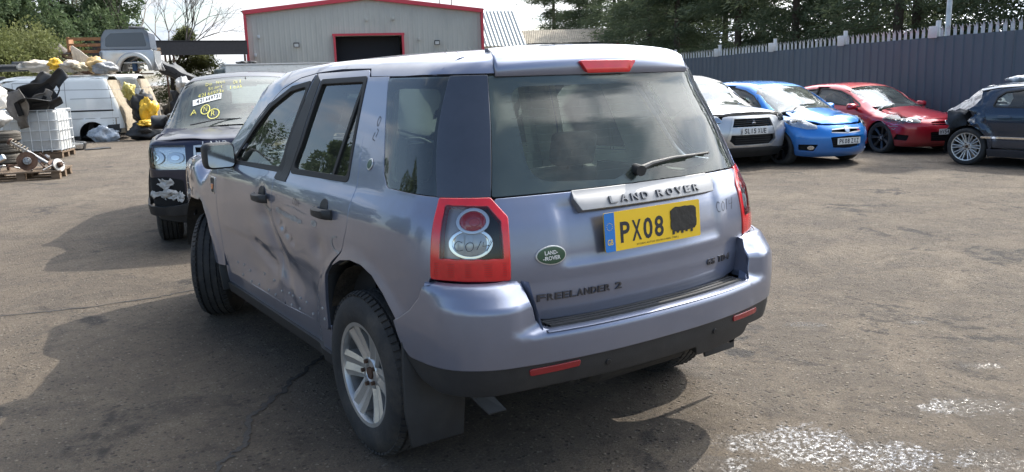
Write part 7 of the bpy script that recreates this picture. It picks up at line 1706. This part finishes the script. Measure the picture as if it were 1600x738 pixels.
# between the vans: yellow sheet, black parts
def vanjunk():
    for k, (p, sz, m, lab, nm) in enumerate((((2.75,22.95,.85),(.22,.16,.36),M_yel,'bright yellow crumpled sack spilling between the two vans','sack'), ((2.62,22.8,.50),(.28,.15,.10),M_yel,'flat yellow scrap under the yellow sack','sack'), ((2.32,23.3,1.45),(.15,.15,.22),mat('dull_yellow', (.50,.42,.12), .5, var=.3),'dull yellow box behind the end of the first van','box'), ((2.62,23.3,.95),(.34,.25,.42),M_black,'black plastic heap behind the yellow sack','car parts'), ((2.55,22.9,.22),(.45,.22,.22),M_black,'low black heap of parts on the ground between the vans','car parts'), ((3.35,23.1,.18),(.35,.2,.16),mat('grey_brown_scrap', (.10,.085,.07), .9, var=.5, bump=.8, bscale=15),'small heap of brown scrap beside the dark SUV mirror','scrap'), ((4.55,26.1,1.55),(.38,.25,.26),M_wbag,'white knotted bag behind the second van','bag'), ((5.0,26.6,1.25),(.28,.25,.20),mat('mauve_bag', (.35,.27,.25), .6, var=.3),'small brownish bag under the white knotted bag','bag'))):
        blob_sheet('scrap_heap' if m in (M_black,) else ('stuffed_sack' if nm in ('sack','bag') else nm.replace(' ', '_')), lab, nm, p, sz, m, k+20, .55, .7*k)
    blob_sheet('scrap_heap', 'tall dark heap of parts behind the second van, bags on top', 'car parts', (4.75,26.5,.62), (.75,.5,.70), M_black, 71, .5)
    blob_sheet('scrap_heap', 'dark heap under the bumper corner beside the yellow sack', 'car parts', (3.5,23.1,.28), (.55,.3,.32), M_black, 72, .5)
    blob_sheet('crumpled_film', 'crumpled clear film stuffed under the van where its wheel was', 'film', (1.55,23.35,.16), (.38,.25,.26), mat('bluish_film', (.36,.40,.45), .25, var=.4, vscale=9, bump=.8, bscale=14), 31, .5, -.6)
    # dark bumper skins leaning right of the pickup bed
    for k, (p, L_, rz, ry) in enumerate((((4.15,26.2,2.05),1.5,-.5,.5), ((4.75,26.6,1.75),1.4,-.55,.75), ((5.3,27.2,1.62),1.2,-.6,.3), ((3.55,22.9,.62),1.1,-.6,-.35))):
        lab = ('black wheel-arch skin leaning against the stacked pickup bed', 'black bumper skin sloping down behind the second van', 'black bumper skin lying at the end of the heap', 'black bumper corner resting beside the yellow sack')[k]
        t = thing('bumper_skin', lab, 'car part', p, rz); t.rotation_euler = (0, ry, rz)
        n = 14; V = []
        for i in range(n+1):
            u = i/n*2-1; hh = .20*(1-.25*u*u)
            for a, c in ((.05,-hh), (-.10,-hh*.8), (-.14,0), (-.10,hh*.7), (.06,hh)): V.append((u*L_/2, a + .28*u**4, c + .02*math.sin(9*u)))
        b = MB(); b.add(V, [(5*i+j, 5*i+j+1, 5*i+j+6, 5*i+j+5) for i in range(n) for j in range(4)]); o = b.build('shell', M_black, t, smooth=True); md = o.modifiers.new('s', 'SOLIDIFY'); md.thickness = .01
        b = MB(); b.box((0,-.13,0), (L_*.4,.02,.08)); b.build('insert', M_dark, t)
vanjunk()
# heap of scrap timber and rusty steel behind the vans
def scrapheap():
    r = random.Random(9); Mw = mat('old_timber', (.16,.11,.07), .9, var=.4, vscale=5, stretch=(1,6,6)); c0 = Vector((2.9, 36.5, 0))
    blob_sheet('rubble_mound', 'dark mound of scrap behind the white vans under the loose timber', 'scrap', c0 + Vector((-.9,0,.9)), (2.0,1.6,1.9), mat('grey_brown_scrap', (0,0,0)), 41, .5)
    for k in range(16):
        p = c0 + Vector((r.uniform(-2.2,2.2), r.uniform(-2.2,-.6), 2.4 + r.uniform(-.4,.9))); a = r.uniform(-.5,.6)
        b = MB(); b.box((0,0,0), (r.uniform(1.2,2.6), .16, .06 + .08*r.random()), ry=r.uniform(-.25,.35)); o = b.build('loose_beam', Mw if k % 3 else M_rust, None); o.location = p; o.rotation_euler = (0, 0, a)
        tag(o, 'old timber board or rusty beam lying on the scrap mound behind the vans', 'beam', 'beams on the scrap mound')
    t = thing('timber_crate', 'orange-brown open timber frame on top of the scrap mound', 'crate', c0 + Vector((.3,-1.2,3.25)), -.3)
    Mo = mat('orange_timber', (.30,.15,.07), .8, var=.3)
    for z in (-.22,.05,.30):
        b = MB(); b.box((0,0,z), (1.9,.06,.08)); b.build('rail', Mo, t); b = MB(); b.box((0,1.0,z), (1.9,.06,.08)); b.build('rail', Mo, t)
    for x in (-.9,-.3,.3,.9):
        b = MB(); b.box((x,.5,.06), (.08,1.1,.6) if abs(x) > .5 else (.07,1.0,.07)); b.build('crate_end', Mo, t)
    for k, (x, a) in enumerate(((-1.9,.35), (-1.75,-.28), (-1.0,.22), (-2.05,.05))):
        b = MB(); b.bar((0,0,0), (1.3*a,.0,1.5), .022, n=6); o = b.build('steel_rod', M_galv, None, smooth=True); o.location = (x, 30.5, 2.0); tag(o, 'thin pale steel rod leaning upright at the far left above the tote', 'rod', 'thin steel rods at the far left')
    b = MB(); b.box((0,0,0), (1.9,1.0,2.0)); o = b.build('rack', M_dark, None, bevel=.03); o.location = (-1.3, 30.6, 1.0); tag(o, 'dark low rack holding the thin steel rods', 'rack')
scrapheap()
# ---- trailer behind the dark SUV
def trailer():
    A = (8.0,33.3); t = thing('box_trailer', 'long white box trailer with dark bundles on top, behind the two estate SUVs', 'trailer', (A[0], A[1], 0), math.atan2(-.78,4.73))
    Mt = mat('trailer_white', (.74,.74,.70), .6, var=.06, dirt=(.3,.28,.24), damt=.5)
    b = MB(); b.box((2.6,1.0,1.50), (5.2,2.0,1.66)); b.build('box_body', Mt, t, bevel=.05); b = MB(); b.box((2.6,1.0,2.36), (5.25,2.05,.05)); b.build('roof', mat('trailer_roof', (.78,.78,.76), .5), t)
    b = MB(); b.lathe([(.32,0), (.32,.16), (.2,.17), (.001,.17)], 20, Matrix.Translation((2.0,-.02,.33)) @ Matrix.Rotation(PI/2, 4, 'X')); b.build('wheel', M_rubber, t, smooth=True)
    b = MB(); b.lathe([(.32,0), (.32,.16), (.2,.17), (.001,.17)], 20, Matrix.Translation((3.0,-.02,.33)) @ Matrix.Rotation(PI/2, 4, 'X')); b.build('wheel', M_rubber, t, smooth=True)
    b = MB(); b.box((2.6,1.0,.62), (4.8,1.5,.12)); b.build('chassis', M_black, t)
    b = MB(); b.box((-.1,.9,1.6), (.5,1.4,1.2)); b.build('front_fairing', mat('dull_green_grey', (.12,.14,.13), .5), t, bevel=.12, seg=3)
    for k, x in enumerate((.9, 1.25)): blob_sheet('dark_bundle', ('dark bundle on the roof of the white trailer, left one', 'dark bundle on the roof of the white trailer, right one')[k], 'bundle', (A[0]+x*.985, A[1]-x*.16+.5, 2.44), (.26,.3,.06), M_black, 50+k, .4)
trailer()
# ---- plastic liquid tote in its cage, full of bumpers
def tote():
    loc = (-.52, 18.75, 0); rz = math.radians(-22)
    t = thing('liquid_tote', 'caged white plastic liquid tote with its top cut off, full of black bumpers', 'container', loc, rz)
    M_hd = mat('milky_plastic', (.60,.61,.60), .45, var=.10, vscale=2, dirt=(.3,.27,.22), damt=.4, dscale=3)
    b = MB(); b.box((0,0,.62), (1.14,.94,.92)); b.build('plastic_tank', M_hd, t, bevel=.07, seg=3)
    bx, by = .60, .50
    for z in (.20,.42,.64,.86,1.10):
        b = MB(); b.tube([(-bx,-by,z), (bx,-by,z), (bx,by,z), (-bx,by,z)], .013, 6, closed=True); b.build('cage_hoop', M_galv, t, smooth=True)
    for i in range(7):
        for sy in (-1, 1): b = MB(); x = -bx + 2*bx*i/6; b.tube([(x, sy*(by+.012), .16), (x, sy*(by+.012), 1.10)], .011, 6); b.build('cage_bar', M_galv, t, smooth=True)
    for i in range(1, 5):
        for sx in (-1, 1): b = MB(); y = -by + 2*by*i/5; b.tube([(sx*(bx+.012), y, .16), (sx*(bx+.012), y, 1.10)], .011, 6); b.build('cage_bar', M_galv, t, smooth=True)
    Mw = mat('old_timber', (0,0,0))
    for y in (-.45, 0, .45): b = MB(); b.box((0,y,.06), (1.2,.12,.10)); b.build('pallet_runner', Mw, t)
    b = MB(); b.box((0,0,.135), (1.2,1.0,.03)); b.build('pallet_deck', Mw, t)
    # bumper skins stuck in the top
    def skin(name, lab, p, rot, L_, w, seed, m=M_black, curl=.5, notch=0.):
        q = thing(name, lab, 'car part', p); q.rotation_euler = rot; n = 22; mm = 8; V = []; r = random.Random(seed)
        for i in range(n+1):
            u = i/n; ww = w*(.45 + .75*math.sin(PI*min(1, u*1.15+.12))**.7) * (1 - notch*max(0, math.sin(u*11+seed)))
            for j in range(mm+1):
                v = j/mm*2-1; a = v*1.25; V.append((u*L_, math.cos(a)*w*.30 + curl*(u-.5)**2*L_*.7, math.sin(a)*ww*.62 + .05*math.sin(u*7+seed)*L_))
        b = MB(); F = []
        for i in range(n):
            for j in range(mm):
                if notch and j in (1, 2) and (i in (6,7,8,14,15)): continue
                F.append((i*(mm+1)+j, (i+1)*(mm+1)+j, (i+1)*(mm+1)+j+1, i*(mm+1)+j+1))
        b.add(V, F); o = b.build('shell', m, q, smooth=True, angle=60); md = o.modifiers.new('s', 'SOLIDIFY'); md.thickness = .012
        b = MB(); b.box((L_*.5, w*.22, 0), (L_*.35,.02,w*.3)); b.build('inner_rib', M_dark, q); return q
    Z = Vector(loc)
    skin('bumper_skin', 'big black bumper skin pointing up to the right out of the tote', Z + Vector((-.30,-.25,1.15)), (.35,-.58,-.5), 1.25, .50, 1, notch=.25)
    skin('bumper_skin', 'upright black forked bumper skin in the middle of the tote', Z + Vector((-.18,-.05,1.00)), (.1,-1.05,-.4), 1.05, .42, 2, curl=.9, notch=.3)
    skin('bumper_skin', 'black bumper skin leaning to the left over the tote edge', Z + Vector((-.25,-.30,1.05)), (-.5,-2.35,-.5), .95, .46, 3, curl=.7)
    skin('bumper_skin', 'grey-brown broken wing panel hanging down the left of the tote', Z + Vector((-.50,-.50,1.55)), (.3,1.35,-.5), .85, .44, 4, m=mat('grey_brown_panel', (.16,.145,.13), .6, var=.3), curl=.4)
    skin('bumper_skin', 'small grey panel among the black bumpers in the tote', Z + Vector((.02,-.55,1.12)), (.3,-1.0,-.5), .50, .26, 5, m=mat('grey_brown_panel', (0,0,0)), curl=.4)
    skin('bumper_skin', 'black plastic scoop across the front of the tote top', Z + Vector((-.35,-.52,1.10)), (.9,-.15,-.4), .9, .40, 6, curl=.3)
tote()
# ---- tyres and white bulk bags at the left edge
def tyres():
    for k, z in enumerate((.13,.36,.60)):
        t = thing('loose_tyre', ('bottom tyre of the stack at the left edge', 'middle tyre of the stack at the left edge', 'top tyre of the stack at the left edge')[k], 'tyre', (-1.35 + .03*k, 17.4, z + .0), .5*k, 'stacked tyres at the left edge')
        h = .11; R = .34; prof = [(.20,-h+.02), (.21,-h), (.28,-h-.005), (.325,-h+.02), (R,-h+.04), (R,-.03), (R-.01,-.022), (R-.01,-.012), (R,-.005), (R,.02), (R-.01,.028), (R,.036), (R,h-.04), (.325,h-.02), (.28,h+.005), (.21,h), (.20,h-.02), (.20,-h+.02)]
        b = MB(); b.lathe(prof, 36); b.build('tread_and_walls', mat('dusty_rubber', (.085,.075,.062), .9, var=.3, vscale=5, bump=.4, bscale=60), t, smooth=True, angle=30)
    for k, (z, s_) in enumerate(((.98,(.46,.40,.24)), (1.42,(.45,.40,.30)))):
        blob_sheet('bulk_bag', ('lower white bulk bag on top of the tyre stack', 'upper white bulk bag at the left edge')[k], 'bag', (-1.55, 17.6, z), s_, M_wbag, 60+k, .22, .4*k)
    b = MB(); b.box((0,0,0), (.12,.5,2.2)); o = b.build('white_post', M_platew, None, bevel=.02); o.location = (-1.52, 19.2, 1.10); tag(o, 'upright white post at the far left edge above the bulk bags', 'post')
tyres()
# ---- pallet of axle parts
def axle_parts():
    P0 = Vector((-1.15, 13.95, 0)); rz = math.radians(-18)
    t = thing('wooden_pallet', 'worn wooden pallet carrying rusty hubs and brake discs', 'pallet', P0, rz); Mw = mat('old_timber', (0,0,0))
    for x in (-.55, 0, .55):
        for y in (-.42, 0, .42): b = MB(); b.box((x,y,.065), (.14,.14,.09)); b.build('block', Mw, t)
    for y in (-.45, 0, .45): b = MB(); b.box((0,y,.01), (1.25,.12,.02)); b.build('bottom_board', Mw, t)
    for x in (-.55, 0, .55): b = MB(); b.box((x,0,.12), (.12,1.0,.02)); b.build('stringer', Mw, t)
    for i in range(7): b = MB(); b.box((0,-.45+.15*i,.142), (1.27,.11,.022), rz=.01*((i*7) % 3-1)); b.build('deck_board', Mw, t)
    X = Matrix.Translation(P0) @ Matrix.Rotation(rz, 4, 'Z')
    def hub(lab, p, R, tilt, rzz, m1=M_rust, m2=M_steel, disc=True):
        q = thing('brake_hub', lab, 'hub', X @ Vector(p)); q.rotation_euler = (tilt, 0, rzz + rz)
        if disc: b = MB(); b.lathe([(R*.42,-.012), (R,-.012), (R,.012), (R*.42,.012), (R*.42,-.012)], 32); b.build('brake_disc', m1, q, smooth=True, angle=30)
        b = MB(); b.lathe([(.001,.075), (.03,.075), (.035,.06), (R*.38,.058), (R*.42,.045), (R*.42,-.02), (.001,-.02)], 24); b.build('hub_face', m2, q, smooth=True, angle=30)
        b = MB(); b.lathe([(.03,-.02), (.035,-.14), (.001,-.14)], 12); b.box((.06,.02,-.09), (.22,.10,.08), rz=.5); b.build('knuckle', m2, q, bevel=.012)
        for k in range(5): b = MB(); a = 2*PI*k/5; b.lathe([(.007,.05), (.007,.09), (.001,.09)], 6, Matrix.Translation((R*.27*math.cos(a), R*.27*math.sin(a), 0))); b.build('stud', M_rust, q)
    hub('rusty brake disc standing upright in the middle of the pallet', (.12,-.42,.34), .165, PI/2-.15, .25)
    hub('pale alloy hub carrier at the left of the pallet', (-.42,-.40,.38), .15, PI/2-.2, -.3, M_steel, M_alloy, False)
    hub('second pale hub carrier at the left edge of the pallet', (-.62,-.2,.30), .14, PI/2-.4, .6, M_steel, M_alloy, False)
    hub('small rusty hub lying at the right of the pallet', (.50,-.2,.24), .12, .5, .8); hub('worn disc with pale rim at the right end of the pallet', (.60,-.38,.24), .12, PI/2-.3, 1.0, M_steel, M_rust)
    hub('dark rusty hub at the back of the pallet', (.30,.1,.33), .14, .9, 2.)
    # spring strut
    a, b_ = X @ Vector((-.18,-.20,.70)), X @ Vector((.42,-.35,.28)); q = thing('spring_strut', 'coil-over strut leaning diagonally on the pallet of hubs', 'strut', a); d = (b_ - a); Lq = d.length; dn = d.normalized(); w = dn.orthogonal().normalized(); v = dn.cross(w)
    b = MB(); b.tube([(0,0,0), tuple(d)], [.016, .022], 10); b.tube([tuple(d*.45), tuple(d*1.0)], .030, 10); b.build('damper', M_steel, q, smooth=True)
    b = MB(); n = 90; b.tube([tuple(dn*(Lq*(.06 + .45*i/n)) + w*.058*math.cos(i*.42) + v*.058*math.sin(i*.42)) for i in range(n)], .009, 6); b.build('coil_spring', mat('dusty_steel', (.28,.24,.19), .7, metal=.4, var=.3), q, smooth=True)
    b = MB(); Xm = Matrix.Translation(dn*.02) @ dn.to_track_quat('Z', 'X').to_matrix().to_4x4(); b.lathe([(.001,-.02), (.05,-.02), (.065,.0), (.06,.02), (.001,.02)], 16, Xm); b.build('top_mount', M_rust, q, smooth=True)
    r = random.Random(8)
    for k in range(9):
        p = X @ Vector((r.uniform(-.5,.62), r.uniform(-.45,.1), .19 + .05*r.random())); L2 = r.uniform(.18,.42); aa = r.uniform(0, PI)
        b = MB(); b.tube([(-L2/2,0,0), (0,.02,.02), (L2/2,0,0)], [.018,.014,.02], 8); b.lathe([(.03,-.02), (.035,0), (.03,.02)], 10, Matrix.Translation((L2/2,0,0)))
        o = b.build('control_arm', (M_steel, M_rust, M_steel)[k % 3], None, smooth=True); o.location = p; o.rotation_euler = (r.uniform(-.4,.4), r.uniform(-.3,.3), aa); tag(o, 'metal suspension arm jumbled among the hubs on the pallet', 'car part', 'suspension arms on the pallet')
axle_parts()
# ---- small broken things on the ground by the tote
t = thing('broken_headlamp', 'broken clear headlamp unit lying on the ground right of the tote', 'lamp', (.42, 20.5, 0), -.4)
b = MB(); b.prism(rp([(-.22,0,.02), (.20,0,.03), (.26,.20,.05), (-.08,.24,.06)], .03, 4), -.1, .1, Matrix.Rotation(PI/2, 4, 'X')); b.build('lamp_shell', M_black, t, bevel=.01)
b = MB(); b.prism(rp([(-.12,.03,.02), (.19,.03,.03), (.24,.18,.04), (-.04,.21,.05)], .03, 4), .101, .125, Matrix.Rotation(PI/2, 4, 'X')); b.build('lamp_lens', M_clear, t, bevel=.008)
for k, (x, y, rz) in enumerate(((.75,20.15,.2), (.15,20.7,1.), (1.0,20.3,-.2))):
    b = MB(); b.prism([(-.2,-.05), (.22,-.08), (.15,.07), (-.12,.10)], 0, .03); o = b.build('plastic_offcut', M_black, None, bevel=.005); o.location = (x, y, .0); o.rotation_euler = (.06, 0, rz); tag(o, ('flat black plastic offcut right of the broken headlamp', 'black plastic offcut behind the broken headlamp', 'black plastic sliver farthest right of the tote')[k], 'debris')
